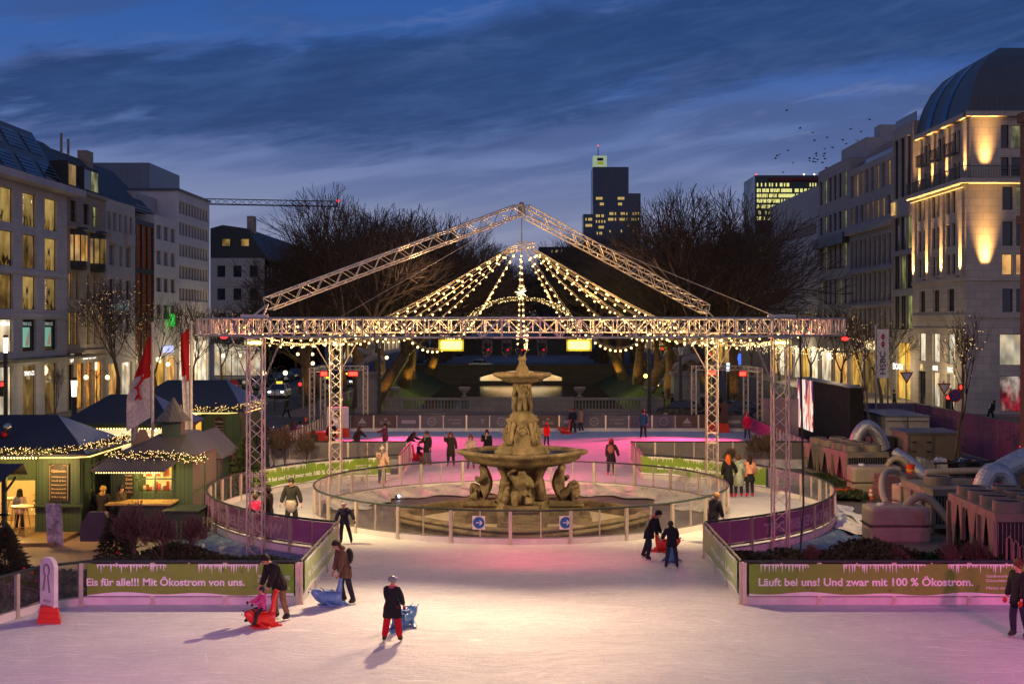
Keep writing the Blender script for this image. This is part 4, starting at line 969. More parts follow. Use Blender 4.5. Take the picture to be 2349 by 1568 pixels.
p = P(980, 1067); person(p, 235, 1.76, 'woman in fur hooded dark parka and jeans beside the red seals', top=(.03, .028, .022), hood=(.28, .17, .09), hair='brown', scarf=(.3, .28, .24), coat=.64, legs_c=(.09, .14, .20), shoes=(.25, .03, .02), arms=((40, 6, 55), (6, 10, 10)))
p = P(1034, 1070); person(p, 262, 1.76, 'woman in long olive parka touching her face behind the glass', top=(.035, .03, .02), hair='brown', hood=(.25, .15, .08), long_hair=True, coat=.72, legs_c=(.018, .018, .022), shoes=(.25, .03, .02), arms=((70, 10, 95), (4, 16, 8)))
p = P(1080, 1076); person(p, 265, 1.74, 'woman in cream jacket and pale scarf left of the fountain bowl', top=(.50, .40, .32), hair='brown', long_hair=True, scarf=(.35, .36, .38), coat=.60, legs_c=(.06, .10, .18), shoes=(.2, .02, .02))
p = P(1117, 1062); person(p, 265, 1.74, 'woman in black jacket and patterned scarf nearest the fountain bowl', top=(.018, .017, .018), hair='dark', long_hair=True, scarf=(.40, .36, .34), coat=.6, arms=((40, 8, 70), (8, 8, 20)))
p = P(934, 1052); person(p, -35, 1.66, 'bending woman in dark top pushing a child on a red seal', top=(.025, .02, .02), hair='dark', long_hair=True, coat=.58, legs_c=(.35, .03, .06), lean=44, head=0, arms=((60, 5, 10), (70, 5, 10)), legs=((10, 5, 20), (-8, 5, 10)))
p = P(960, 1056); seal(p, -20, M_RED, 'red seal aid with a seated child, by the left frosted fence', .95)
person((p[0], p[1]+.03, .38), -20, 1.05, 'seated child in red knitted hat on a red seal by the left fence', top=(.02, .025, .04), hat=(.65, .015, .01), coat=.55, sit=True, skate=False, arms=((60, 8, 20), (60, 8, 20)), legs=((75, 24, 50), (75, 24, 50)))
p = P(974, 1061); seal((p[0], p[1]-.4), 240, mat('brown_plastic', (.22, .11, .06), .35, 0, .06), 'small brown bear shaped skating aid beside the red seal', .85, 'bear_skating_aid')
p = P(925, 1058); seal((p[0]-.2, p[1]+.2), 200, M_RED, 'empty red seal aid against the left corner fence', 1.0)
p = (-9.4, 75.6); person(p, -30, 1.64, 'brown haired girl running on the far ice left of the tower', top=(.05, .03, .025), hair='brown', long_hair=True, coat=.62, lean=14, arms=((-30, 14, 20), (40, 10, 20)), legs=((22, 3, 30), (-18, 3, 12)), legs_c=(.03, .03, .05))
p = (-7.85, 76.2); person(p, 200, 1.70, 'person in black and pink patterned jacket and helmet on the far ice', top=(.16, .05, .08), hat=(.02, .02, .02), coat=.6, arms=((50, 10, 40), (30, 10, 20)))
p = (-11.5, 73.2); person(p, 270, 1.62, 'bowed person with long brown hair and olive jacket by the left fence', top=(.07, .05, .03), hair='brown', long_hair=True, coat=.62, lean=20, head=25, legs_c=(.3, .03, .07))
p = (-11.0, 76.5); person(p, 250, 1.80, 'dark figure behind the far left tower on the ice', top=(.015, .015, .018), hair='dark', coat=.66)
p = P(1476, 1004); person(p, 75, 1.80, 'man in petrol blue jacket standing on the far right ice', top=(.015, .10, .16), hair='dark', coat=.60, legs_c=(.018, .018, .022))
p = (3.55, 90.2); person(p, 240, 1.66, 'skater in dark jacket and red cap holding a red seal at the far fence', top=(.02, .025, .04), hat=(.3, .03, .04), coat=.6)
seal((3.0, 89.7), 190, M_RED, 'red seal aid at the far sponsor fence', 1.05)
p = (4.1, 90.3); person(p, 205, 1.68, 'woman in beige patterned jacket and white skates at the far fence', top=(.36, .24, .17), hair='brown', coat=.6, shoes=(.7, .68, .66), legs_c=(.04, .06, .08))
p = (14.75, 85.8); person(p, 240, 1.62, 'person in crimson jacket and hat at the far right corner of the ice', top=(.45, .01, .06), hat=(.45, .05, .1), coat=.62, legs_c=(.03, .05, .08))
# onlookers along the far left fence
sp_ = [(-14.1, 74.2, 'stout onlooker in dark fur hooded coat nearest the shrubs', (.03, .026, .02)), (-14.0, 76.3, 'onlooker in black jacket with raised arms at the left fence', (.015, .015, .02)), (-14.2, 78.6, 'onlooker in brown jacket leaning on the left fence', (.10, .05, .03)),
       (-14.1, 80.9, 'onlooker in plum coat holding a phone at the left fence', (.15, .03, .09)), (-14.2, 83.1, 'onlooker in white jacket leaning over the left fence', (.45, .40, .40)), (-14.1, 85.4, 'onlooker in dark red jacket at the far end of the left fence', (.20, .04, .03)),
       (-15.3, 77.0, 'onlooker in grey coat behind the man with raised arms', (.10, .10, .11)), (-15.6, 80.0, 'person holding up a bright phone behind the crowd', (.02, .02, .02)), (-16.6, 75.6, 'bald onlooker in dark coat beside the white bundle', (.02, .02, .025)),
       (-17.6, 76.8, 'onlooker in navy hood left of the crowd', (.02, .025, .05)), (-18.3, 74.4, 'onlooker in long beige coat near the tower', (.30, .24, .18)), (-16.2, 82.6, 'pale headed onlooker in black at the back of the crowd', (.02, .02, .02))]
for i, (x, y, lb, c_) in enumerate(sp_):
    person((x, y, GZ), [-10, 5, 0, 10, -5, 0, -15, 5, 10, -20, 40, -30][i], 1.68+.05*(i % 4), lb, top=c_, hair=['brown', 'dark', 'blond', 'brown', 'dark', 'red'][i % 6], long_hair=i % 3 == 0, coat=.62+.03*(i % 3), skate=False, detail=False,
        lean=[14, 4, 18, 10, 22, 12, 0, 0, 0, 0, 0, 0][i], arms=((60 if i in (1, 3, 7) else 30, 10, 60), (20, 10, 50)), phone=i in (3, 7), hood=(.2, .14, .08) if i == 0 else None, group=None)
walk = dict(legs=((18, 3, 6), (-16, 3, 14)), arms=((-14, 6, 12), (16, 6, 18)))
wk = [(48, 945, 'pedestrian in red padded jacket outside the pale stone shop', (.35, .02, .015), 'blond', 200), (60, 947, 'pedestrian in dark coat beside the one in red outside the shop', (.02, .02, .025), 'dark', 190), (72, 944, 'pedestrian in black behind the pair outside the pale shop', (.02, .02, .02), 'brown', 200),
      (6, 962, 'person in brown coat at the left edge behind the roof', (.10, .06, .035), 'brown', 60), (104, 938, 'pedestrian with white bag near the small flagpole', (.02, .02, .02), 'dark', 0), (119, 942, 'pedestrian in black by the small street tree', (.018, .018, .02), 'brown', 20),
      (188, 921, 'pedestrian in dark jacket beside the orange notice board', (.02, .02, .02), 'dark', 120), (514, 856, 'silhouette walking before the brightly lit shop, left one', (.015, .015, .02), 'dark', 0), (543, 857, 'silhouette walking before the brightly lit shop, right one', (.015, .015, .02), 'dark', 180),
      (396, 874, 'waiting person before the amber shopfront, left one', (.03, .03, .03), 'dark', 240), (409, 874, 'waiting person before the amber shopfront, right one', (.10, .08, .06), 'brown', 260),
      (657, 955, 'man in dark coat with phone on the far pavement edge', (.03, .035, .03), 'dark', 30), (703, 925, 'pair of legs and dark coat walking by the crossing, left one', (.02, .02, .02), 'dark', 90), (721, 924, 'dark coated walker by the crossing, right one', (.02, .02, .022), 'dark', 90),
      (1520, 941, 'dark coated walker behind the far fence by the right pole', (.02, .02, .022), 'dark', 0), (1543, 946, 'walker in black near the statue pedestal', (.018, .018, .02), 'brown', 180), (1613, 948, 'walker in white cap and black coat left of the right gate', (.02, .02, .022), 'grey', 60),
      (1650, 948, 'walker in white trousers inside the right gate', (.03, .03, .035), 'dark', 90), (1690, 952, 'walker in brown coat right of the right gate', (.10, .06, .04), 'brown', 200), (1742, 965, 'walker in dark jacket behind the magenta panels', (.02, .02, .022), 'dark', 190),
      (2052, 935, 'person in black by the flagpole and the gold lit door', (.02, .02, .022), 'dark', 180), (2183, 955, 'person in plum coat standing by the white lit shop window', (.08, .02, .03), 'dark', 160), (2272, 962, 'person crouching by the corner of the stone building', (.03, .03, .03), 'brown', 20)]
for x, y, lb, c_, hr, fa in wk:
    g = G(x, y, GZ+.1); person((g.x, g.y, GZ+.02), fa, 1.74, lb, top=c_, hair=hr, coat=.64, skate=False, detail=False, legs_c=(.55, .54, .52) if 'white trousers' in lb else (.02, .022, .03), lean=30 if 'crouch' in lb else 3, **walk)
p = G(45, 1222, GZ); person((p.x, p.y, GZ+.02), 80, 1.60, 'woman in cream jacket with grey rucksack at the market bar', top=(.60, .42, .30), hair='dark', long_hair=True, pack=(.16, .16, .19), skate=False, shoes=(.7, .5, .4), coat=.58, legs_c=(.02, .02, .025), legs=((3, 3, 3), (-3, 3, 3)))
for x, y, top_, hr, hat_, lb, fa, hd in ((-16.25, 49.6, (.018, .018, .022), 'dark', None, 'customer in black padded jacket under the black menu board', 70, None), (-15.55, 49.0, (.04, .035, .03), 'blond', (.62, .42, .08), 'customer in mustard yellow hood at the kiosk', 80, (.62, .42, .08)), (-15.0, 49.35, (.06, .05, .035), 'dark', (.02, .02, .02), 'customer in dark beanie facing the kiosk window', -20, None)):
    person((x, y, GZ+.02), fa, 1.74, lb, top=top_, hair=hr, hat=hat_, hood=hd, coat=.60, skate=False, detail=False)
# ------------------------------------------------------------------ stone fountain
m_ = bpy.data.materials.new('weathered_sandstone'); m_.use_nodes = True; q = NT(m_.node_tree); b = q.n['Principled BSDF']; b.inputs['Roughness'].default_value = .85
c = q.new('ShaderNodeTexCoord'); a1 = q.noise(c.outputs['Object'], 1.6, 7, .7); a2 = q.noise(c.outputs['Object'], 9, 5, .6); a3 = q.noise(c.outputs['Object'], .8, 3)
col = q.ramp(a1, [(.34, (.030, .022, .012)), (.48, (.12, .088, .046)), (.70, (.27, .205, .115))])
col = q.mix(q.mapr(a3, .48, .68, 0, .55), col, (.085, .085, .035)); col = q.mix(q.mapr(a2, .45, .7, 0, .3), col, (.10, .075, .045))
q.l.new(col, b.inputs['Base Color']); bn = q.new('ShaderNodeBump'); bn.inputs['Strength'].default_value = .9; bn.inputs['Distance'].default_value = .06
q.l.new(q.math('ADD', a2, a1), bn.inputs['Height']); q.l.new(bn.outputs[0], b.inputs['Normal']); M_STONE = m_
FY = 51.3; FX = .05; fz = lambda y: HC-(y-CY)*FY/FPX
F = thing('fountain', 'tall two-bowl sandstone fountain with crouching figures in the middle of the rink', 'fountain', (FX, FY, -.1))
lobe = lambda k, am: (lambda a: 1+am*cos(k*a))
mb = MB(); mb.lathe((FX, FY, 0), [(4.45, -.3), (4.42, -.15), (4.58, -.08), (4.64, .0), (4.54, .06), (4.46, .08), (4.58, .13), (4.60, .19), (4.48, .24), (4.24, .25), (4.12, .20), (4.08, .06), (4.06, -.17), (.5, -.18)], 120, lob=lambda a: 1+.075*cos(4*a)+.012*cos(8*a)); mb.build('basin', M_STONE, F, smooth=True)
mb = MB(); mb.lathe((FX, FY, 0), [(4.0, -.165), (3.98, -.15)], 96, lob=lambda a: 1+.075*cos(4*a)); mb.build('basin_floor', mat('pale_basin_floor', (.42, .36, .25), .8, 0, .2, 2), F)
mb = MB()
def sq(mb, cx, cy, w, d, z0, z1): mb.box(cx-w, cy-d, z0, cx+w, cy+d, z1)
PED = [(0, -1.75, .62, .62), (1.72, 0, .62, .62), (-1.72, 0, .62, .62), (0, 1.75, .62, .62)]
for dx, dy, w, d in PED:
    for i, (k, z0, z1) in enumerate(((1.52, -.2, .06), (1.34, .06, .14), (1.10, .14, .36), (1.02, .36, .50), (1.16, .50, .58), (.98, .58, .66))):
        sq(mb, FX+dx*(1.0 if i < 2 else .96), FY+dy*(1.0 if i < 2 else .96), w*k, d*k, z0, z1)
mb.lathe((FX, FY, 0), [(1.35, -.2), (1.3, .28), (1.30, .38), (1.2, .55), (1.1, .66), (1.0, .70)], 8); mb.build('plinth', M_STONE, F)
mb = MB(); mb.lathe((FX, FY, 0), [(.95, .66), (.85, .8), (.74, 1.0), (.62, 1.3), (.58, 1.7), (.72, 1.95), (1.0, 2.1)], 24)
for k in range(4):
    a = pi/4+k*pi/2; cx, cy = FX+1.02*cos(a), FY+1.02*sin(a)
    mb.merge(skin([(cx, cy, .68), (cx*1.0, cy, 1.15), (FX+.88*cos(a), FY+.88*sin(a), 1.6), (FX+1.05*cos(a), FY+1.05*sin(a), 1.95), (FX+1.15*cos(a), FY+1.15*sin(a), 2.15)], [(0, 1), (1, 2), (2, 3), (3, 4)], [.26, .20, .17, .22, .25], 1))
mb.build('column', M_STONE, F, smooth=True)
mb = MB(); mb.lathe((FX, FY, 0), [(.7, 1.92), (1.25, 1.98), (1.75, 2.10), (2.02, 2.24), (2.08, 2.38), (2.30, 2.46), (2.34, 2.52), (2.30, 2.58), (2.14, 2.59), (2.08, 2.54), (1.9, 2.42), (.8, 2.36)], 96, lob=lambda a: 1+.075*cos(4*a)+.03*cos(8*a))
bowl = mb.build('lower_bowl', M_STONE, F, smooth=True)
mb = MB(); mb.lathe((FX, FY, 2.50), [(2.02, -.01), (2.02, 0)], 64, lob=lobe(4, .05)); mb.build('bowl_water', mat('bowl_water', (.01, .015, .02), .04, 0, 0, spec=1), bowl)
mb = MB(); mb.lathe((FX, FY, 0), [(1.02, 2.36), (.98, 2.56), (.90, 2.6), (.92, 2.70), (.76, 2.76), (.66, 2.92), (.72, 3.05), (.60, 3.3), (.50, 3.55), (.58, 3.72), (.60, 3.80), (.44, 3.84), (.46, 3.95), (.38, 4.0), (.34, 4.1)], 40, lob=lambda a: 1+.09*cos(4*a)+.03*sin(16*a)); mb.build('pedestal', M_STONE, F, smooth=True)
for k in range(4):
    a = -pi/2+k*pi/2; n_ = Vector((cos(a), sin(a), 0)); tg = Vector((-sin(a), cos(a), 0)); c_ = Vector((FX, FY, 3.30))+n_*.58
    mb = MB(); mb.ball(tuple(c_), .17, 0, 12, 8); mb.ball(tuple(c_+n_*.13-Vector((0, 0, .06))), .08, 0, 8, 6)
    for s in (-1, 1): mb.ball(tuple(c_+tg*s*.06+n_*.14+Vector((0, 0, .05))), .035, 0, 6, 4); mb.ball(tuple(c_+tg*s*.15+Vector((0, 0, .12))), .05, 0, 6, 4)
    for i in range(12): b_ = 2*pi*i/12; mb.ball(tuple(c_+tg*cos(b_)*.2+Vector((0, 0, sin(b_)*.21))), .065, 0, 6, 4)
    for s in (-1, 1): mb.tube([c_+tg*s*.30-n_*.12+Vector((0, 0, .38)), c_+tg*s*.36-n_*.12+Vector((0, 0, .1)), c_+tg*s*.38-n_*.08-Vector((0, 0, .25)), c_+tg*s*.50-n_*.05-Vector((0, 0, .48))], [.09, .10, .09, .12], 8)
    mb.build('lion_mask', M_STONE, F, smooth=True)
def statue(c_, face, joints, edges, rad, s=1.0, extra=None):
    M = Matrix.Translation(c_) @ Matrix.Rotation(face, 4, 'Z') @ Matrix.Scale(s, 4)
    mb = skin(joints, edges, rad, 2); 
    if extra: extra(mb)
    o = MB(); o.merge(mb, M); return o
# putti carrying the upper bowl
pj = [(0, 0, .62), (0, .02, .80), (0, .03, 1.0), (0, .02, 1.16), (0, .04, 1.27), (.16, .0, 1.04), (.24, .04, 1.2), (.12, .0, 1.34), (-.16, .0, 1.04), (-.24, .04, .9), (-.2, .14, .74), (.09, .0, .55), (.11, .10, .30), (.10, .02, .06), (.10, .10, .02), (-.09, 0, .55), (-.10, .04, .30), (-.12, 0, .06), (-.12, .10, .02)]
pe = [(0, 1), (1, 2), (2, 3), (3, 4), (2, 5), (5, 6), (6, 7), (2, 8), (8, 9), (9, 10), (0, 11), (11, 12), (12, 13), (13, 14), (0, 15), (15, 16), (16, 17), (17, 18)]
pr = [.17, .155, .165, .08, .13, .09, .07, .055, .09, .07, .055, .13, .10, .06, .05, .13, .10, .06, .05]
mb = MB(); mb.lathe((FX, FY, 0), [(.26, 4.1), (.22, 4.4), (.24, 5.0), (.34, 5.12), (.30, 5.2), (.42, 5.28)], 16); mb.build('upper_column', M_STONE, F, smooth=True)
for k in range(4):
    a = -pi/2+k*pi/2; c_ = Vector((FX+.25*cos(a), FY+.25*sin(a), 3.98)); statue(c_, a-pi/2, pj, pe, pr, .93).build('putto', M_STONE, F, smooth=True)
mb = MB(); mb.lathe((FX, FY, 0), [(.3, 5.15), (.46, 5.2), (.78, 5.27), (.82, 5.33), (1.02, 5.42), (1.10, 5.46), (1.14, 5.52), (1.10, 5.58), (1.0, 5.6), (.95, 5.55), (.3, 5.5)], 64, lob=lambda a: 1+.012*cos(24*a)); mb.build('upper_bowl', M_STONE, F, smooth=True)
mb = MB(); mb.lathe((FX, FY, 0), [(.30, 5.5), (.30, 5.62), (.26, 5.66), (.24, 5.74), (.15, 5.9), (.12, 6.05), (.17, 6.09), (.17, 6.13), (.13, 6.16), (.14, 6.34), (.19, 6.42), (.28, 6.46), (.28, 6.50), (.1, 6.5)], 24); mb.build('finial', M_STONE, F, smooth=True)
# crouching figures carrying the bowl on bent heads
cj = [(0, 0, .20), (0, .0, .42), (0, .05, .68), (0, .10, .86), (0, .16, 1.0), (.22, .02, .74), (.40, .10, .92), (.14, .12, 1.02), (-.22, .04, .72), (-.30, .22, .54), (-.08, .30, .66), (.15, .12, .16), (.22, .42, .42), (.20, .40, .05), (.20, .52, .03), (-.14, .12, .14), (-.22, .45, .12), (-.16, .10, .03), (-.16, -.05, .03)]
ce = [(0, 1), (1, 2), (2, 3), (3, 4), (2, 5), (5, 6), (6, 7), (2, 8), (8, 9), (9, 10), (0, 11), (11, 12), (12, 13), (13, 14), (0, 15), (15, 16), (16, 17), (17, 18)]
cr = [.22, .19, .20, .09, .135, .095, .075, .055, .095, .075, .06, .145, .115, .07, .055, .145, .115, .07, .055]
def fish(mb): 
    mb.merge(skin([(.42, .30, .12), (.46, .10, .18), (.44, -.05, .38), (.34, -.02, .55)], [(0, 1), (1, 2), (2, 3)], [.17, .14, .09, .12], 1))
def shell(mb):
    mb.merge(skin([(0, .42, .10), (0, .46, .32), (0, .36, .55)], [(0, 1), (1, 2)], [.22, .20, .15], 1)); [mb.ball((.2*cos(i), .48+.05*sin(i*2), .12+.045*i), .09, 0, 6, 4) for i in range(9)]
for (dx, dy, _, _), a, ex in zip(PED, (-pi/2, 0, pi, pi/2), (fish, shell, None, fish)):
    c_ = Vector((FX+dx*.80, FY+dy*.80, .62)); statue(c_, a-pi/2, cj, ce, [r*1.08 for r in cr], 1.34 if a in (-pi/2, pi/2) else 1.42, ex).build('crouching_figure', M_STONE, F, smooth=True)
# small blue ground lamps lying inside the fence
for x, y, w in ((686, 1196, 'far left'), (912, 1137, 'left rear')):
    p = G(x, y, -.15); t_ = thing('ground_lamp', 'small bluish white ground lamp at the %s inside the fence' % w, 'lamp', (p.x, p.y, -.28)); mb = MB(); mb.tube([(-.12, 0, .08), (.02, 0, .12)], [.05, .09], 8); mb.build('housing', M_BLACK, t_, world=False)
    mb = MB(); mb.ball((.05, -.02, .13), .055, 0, 8, 4); mb.build('lens', emit('cold_lamp', (.55, .65, 1), 12), t_, world=False)
# ------------------------------------------------------------------ buildings
WARMP = litpane('lit_warm', (1, .60, .18), (1, .44, .11), .85, .9, .45); WARMD = litpane('lit_dim_amber', (.9, .52, .14), (.5, .3, .1), .36, .8, .35)
SHOPW = litpane('lit_white_shop', (1, .86, .62), (1, .74, .42), 1.15, .8, .45); YELP = litpane('lit_yellow', (1, .62, .12), (1, .48, .06), .95, .8, .5)
GREENP = litpane('lit_greenish', (.8, .8, .32), (.5, .5, .18), .42, 1.2, .3); MINT = litpane('lit_mint', (.35, .80, .60), (.28, .7, .5), .60, .5, .9)
LIBR = litpane('lit_bookshop', (.62, .40, .12), (.42, .25, .06), .62, .7, .6, True); DARKW = darkglass('dark_window'); SKYW = mat('sky_reflecting_glass', (.16, .19, .27), .12, .2, .15, .8, spec=1)
ORANGE = litpane('lit_orange_shop', (1, .5, .10), (1, .35, .05), .9, 1.2, .35)
FRM = mat('window_frame_dark', (.03, .03, .032), .5); FRW = mat('window_frame_pale', (.32, .31, .31), .5)
class Fr:
    def __init__(s, p0, p1):
        s.o = Vector((p0[0], p0[1], 0)); d = Vector((p1[0]-p0[0], p1[1]-p0[1], 0)); s.L = d.length; s.d = d.normalized(); s.n = Vector((s.d.y, -s.d.x, 0)); s.a = atan2(s.d.y, s.d.x)
    def __call__(s, u, w, z): p = s.o+s.d*u-s.n*w; return (p.x, p.y, z)   # w = inwards
    def box(s, mb, u0, w0, z0, u1, w1, z1, mi=0):
        vs = [s(u, w, z) for z in (z0, z1) for u, w in ((u0, w0), (u1, w0), (u1, w1), (u0, w1))]
        mb.add(vs, [(0, 3, 2, 1), (4, 5, 6, 7), (0, 1, 5, 4), (1, 2, 6, 5), (2, 3, 7, 6), (3, 0, 4, 7)], mi)
WM = {}
def facade(B, fr, z0, z1, wins, wm, depth=.4, back=9.0, frame=FRM, rec=.2, core=True, cu=0.0):
    us = sorted({0.0, fr.L, *[w[0] for w in wins], *[w[1] for w in wins]}); zs = sorted({z0, z1, *[w[2] for w in wins], *[w[3] for w in wins]})
    mb = MB()
    for j in range(len(zs)-1):
        zm = (zs[j]+zs[j+1])/2; run = None
        for i in range(len(us)-1):
            um = (us[i]+us[i+1])/2; hole_ = any(w[0] < um < w[1] and w[2] < zm < w[3] for w in wins)
            if not hole_: run = (run[0] if run else us[i], us[i+1])
            if (hole_ or i == len(us)-2) and run: fr.box(mb, run[0], 0, zs[j], run[1], depth, zs[j+1]); run = None
    if core: fr.box(mb, cu, depth+.003, z0, fr.L, back, z1-.004)
    mb.build('wall', wm, B)
    for w in wins:
        u0, u1, a, b_, pm = w[:5]; nx, ny = w[5:7] if len(w) > 6 else (1, 1)
        key = (round(u1-u0, 2), round(b_-a, 2), pm.name, nx, ny, frame.name); W_, H_ = u1-u0, b_-a
        if key not in WM:
            mb = MB(); f = .05
            mb.box(0, 0, 0, f, .08, H_); mb.box(W_-f, 0, 0, W_, .08, H_); mb.box(f, 0, H_-f, W_-f, .08, H_); mb.box(f, 0, 0, W_-f, .08, f)
            for k in range(1, nx): mb.box(W_*k/nx-.03, .005, f, W_*k/nx+.03, .07, H_-f)
            for k in range(1, ny): mb.box(f, .009, H_*k/ny-.03, W_-f, .06, H_*k/ny+.03)
            o = mb.build('window', frame, B, world=False)
            m2 = MB(); m2.quad((f*.5, .05, f*.5), (W_-f*.5, .05, f*.5), (W_-f*.5, .05, H_-f*.5), (f*.5, .05, H_-f*.5)); pn = m2.build('pane', pm, o, world=False)
            WM[key] = (o.data, pn.data)
        else:
            o = link('window', WM[key][0], B); link('pane', WM[key][1], o)
        p = Vector(fr(u0, rec, a))-ORG[B.name]; o.location = p; o.rotation_euler = (0, 0, fr.a)
def bld(label, fr, cat='building', name='building'): p = fr(fr.L/2, 0, GZ); return thing(name, label, cat, p)
def part(B, nm, m_, fn, smooth=False): mb = MB(); fn(mb); return mb.build(nm, m_, B, smooth=smooth)
def roofprism(B, fr, prof, m_, u0=0, u1=None, nm='roof', smooth=False):   # prof = (inward, z) closed outline
    mb = MB(); u1 = fr.L if u1 is None else u1; k = len(prof)
    vs = [fr(u0, w, z) for w, z in prof]+[fr(u1, w, z) for w, z in prof]
    mb.add(vs, [tuple(range(k)), tuple(range(2*k-1, k-1, -1))]+[(i, k+i, k+(i+1) % k, (i+1) % k) for i in range(k)]); return mb.build(nm, m_, B, smooth=smooth)
def sign(B, fr, body, u, z, w, h, m_, off=-.12, nm='sign_lettering', mirror=False):
    mb = MB(); put_text(mb, body, lambda a, b_: Vector(fr(a, off, b_)), u, z, w, h, bold=.02); return mb.build(nm, m_, B)
PALE = masonry('pale_limestone', (.44, .44, .49), 1.8, .9, .7, var=.05); BEIGE = masonry('beige_stone', (.33, .28, .23), .9, .5, .6); WHITEW = mat('white_render', (.62, .60, .62), .8, 0, .06, .5)
SLATE = mat('slate_roof', (.035, .042, .045), .6, 0, .2, 2); ZINC = masonry('zinc_roof', (.085, .105, .115), .45, 40, .5, .45, .06)
GREYR = mat('grey_render', (.40, .385, .40), .8, 0, .08, .6)
SIGNW = emit('sign_white_glow', (1, .95, .85), 2.2, False)
rb = random.Random(11)
# L1 pale stone shop with bookshop floors
fr = Fr((-40, 86), (-40, 116)); B = bld('pale limestone shop building with tall lit windows and zinc roof at the left edge', fr)
cols = [(5.0+4.9*k, 7.95+4.9*k) for k in range(5)]; w = []
for k, (a, b_) in enumerate(cols):
    for z0, z1 in ((15.4, 18.1), (12.0, 14.75), (8.65, 11.35)): w.append((a, b_, z0, z1, LIBR if (k+int(z0)) % 5 else WARMD))
    w.append((a, b_, 5.25, 7.85, SHOPW if k < 3 else DARKW)); w.append((a, b_, -.2 if k != 3 else -.2, 4.15, (SHOPW if k < 3 else WARMD)))
facade(B, fr, GZ, 18.7, w, PALE)
part(B, 'cornice', PALE, lambda mb: (fr.box(mb, -1, -1.3, 18.72, 31.2, .5, 19.3), fr.box(mb, 0, -.12, 8.0, 30, -.003, 8.35), fr.box(mb, 0, -.12, 11.5, 30, -.003, 11.8)))
part(B, 'canopy', M_DARK, lambda mb: fr.box(mb, 2, -2.4, 4.55, 34, -.003, 4.75))
rf = roofprism(B, fr, [(.1, 19.31), (3.1, 24.3), (9, 24.5), (9, 19.31)], ZINC)
for k in range(6):
    for r_ in range(2):
        t0, t1 = (.10, .42) if r_ == 0 else (.56, .90); a = 3+4.6*k
        def pt(u, t_, o=.05): return fr(u, .1+3.0*t_-o, 19.31+4.99*t_+o*.6)
        mb = MB(); mb.add([pt(a, t0), pt(a+3.4, t0), pt(a+3.4, t1), pt(a, t1)], [(0, 1, 2, 3)])
        for j in range(1, 5): tt = t0+(t1-t0)*j/5; mb.add([pt(a, tt, .1), pt(a+3.4, tt, .1), pt(a+3.4, tt+.012, .1), pt(a, tt+.012, .1)], [(0, 1, 2, 3)], 1)
        mb.build('skylight', [DARKW, M_STEEL], rf)
for k in (3, 4):
    a, b_ = cols[k]; part(B, 'shop_poster', MINT, lambda mb: fr.box(mb, a+.1, .10, 5.6, a+1.75, .12, 7.2))
    part(B, 'poster_picture', mat('poster_skin', (.55, .38, .26), .6, emis=(.55, .38, .26), es=.35), lambda mb: mb.add([fr(a+.75, .09, 5.7), fr(a+1.6, .09, 5.7), fr(a+1.6, .09, 7.1), fr(a+1.2, .09, 6.6), fr(a+.95, .09, 6.2)], [(0, 1, 2, 3, 4)]))
    sign(B, fr, 'TIFFANY & CO.', a+.1, 7.35, 2.0, .28, mat('sign_pale', (.5, .6, .58), .6, emis=(.5, .6, .58), es=.5), .08)
sign(B, fr, 'TIFFANY & CO.', cols[3][0]+.2, 3.3, 2.2, .36, SIGNW, -.05); sign(B, fr, 'MAYERSCHE', cols[2][0]+.2, 7.35, 2.2, .28, SIGNW, .08)
for k in (3, 4):
    for z in (9.2, 12.6): sign(B, fr, 'M', cols[k][0]+1.2, z+.6, .5, .8, mat('letter_grey', (.2, .17, .12), .6), .19)
# L2 historic bays
fr = Fr((-40, 116.02), (-40, 126.9)); B = bld('beige historic building with two curved bay windows and lit arched windows', fr); w = []
for a in (.9, 4.4, 6.9): w.append((a, a+1.6, 16.6, 18.5, DARKW if a < 5 else GREENP, 2, 2))
for a in (.5, 2.1, 5.2, 7.2, 8.9): w.append((a, a+.9, 5.6, 8.5, YELP, 1, 2)); w.append((a, a+.9, 9.7, 12.0, WARMD if a != .5 else WARMP, 1, 2))
for a, b_ in ((.4, 1.7), (2.6, 4.4), (5.2, 6.8), (7.6, 9.8)): w.append((a, b_, -.2, 3.9, ORANGE if a > 1 else DARKW))
facade(B, fr, GZ, 19.3, w, BEIGE, frame=FRM)
part(B, 'cornice', BEIGE, lambda mb: (fr.box(mb, 0, -.5, 15.9, 10.8, -.003, 16.2), fr.box(mb, 0, -.3, 4.9, 10.8, -.003, 5.1), fr.box(mb, 0, -.25, 19.3, 10.8, .3, 19.6)))
for a in (1.9, 7.3):
    c_ = fr(a+.3, 0, 0)
    def bay(mb, r0=1.35, z0=12.6, z1=15.8): mb.lathe((c_[0]-.4, c_[1], 0), [(r0, z0-.3), (r0+.1, z0), (r0, z0+.05), (r0, z1), (r0+.15, z1+.1), (r0+.1, z1+.3)], 16)
    bo = part(B, 'bay_window', FRM, bay)
    mb = MB()
    for i in range(-3, 4):
        an = i*.42; p = Vector((c_[0]-.4+1.37*cos(an), c_[1]+1.37*sin(an), 0)); tg = Vector((-sin(an), cos(an), 0))*.22
        mb.add([(p-tg)+Vector((0, 0, 13.1)), (p+tg)+Vector((0, 0, 13.1)), (p+tg)+Vector((0, 0, 15.4)), (p-tg)+Vector((0, 0, 15.4))], [(0, 1, 2, 3)])
    mb.build('pane', WARMP if a < 3 else WARMD, bo)
rf = roofprism(B, fr, [(.1, 19.61), (1.4, 21.4), (6, 24.9), (9, 24.9), (9, 19.61)], SLATE)
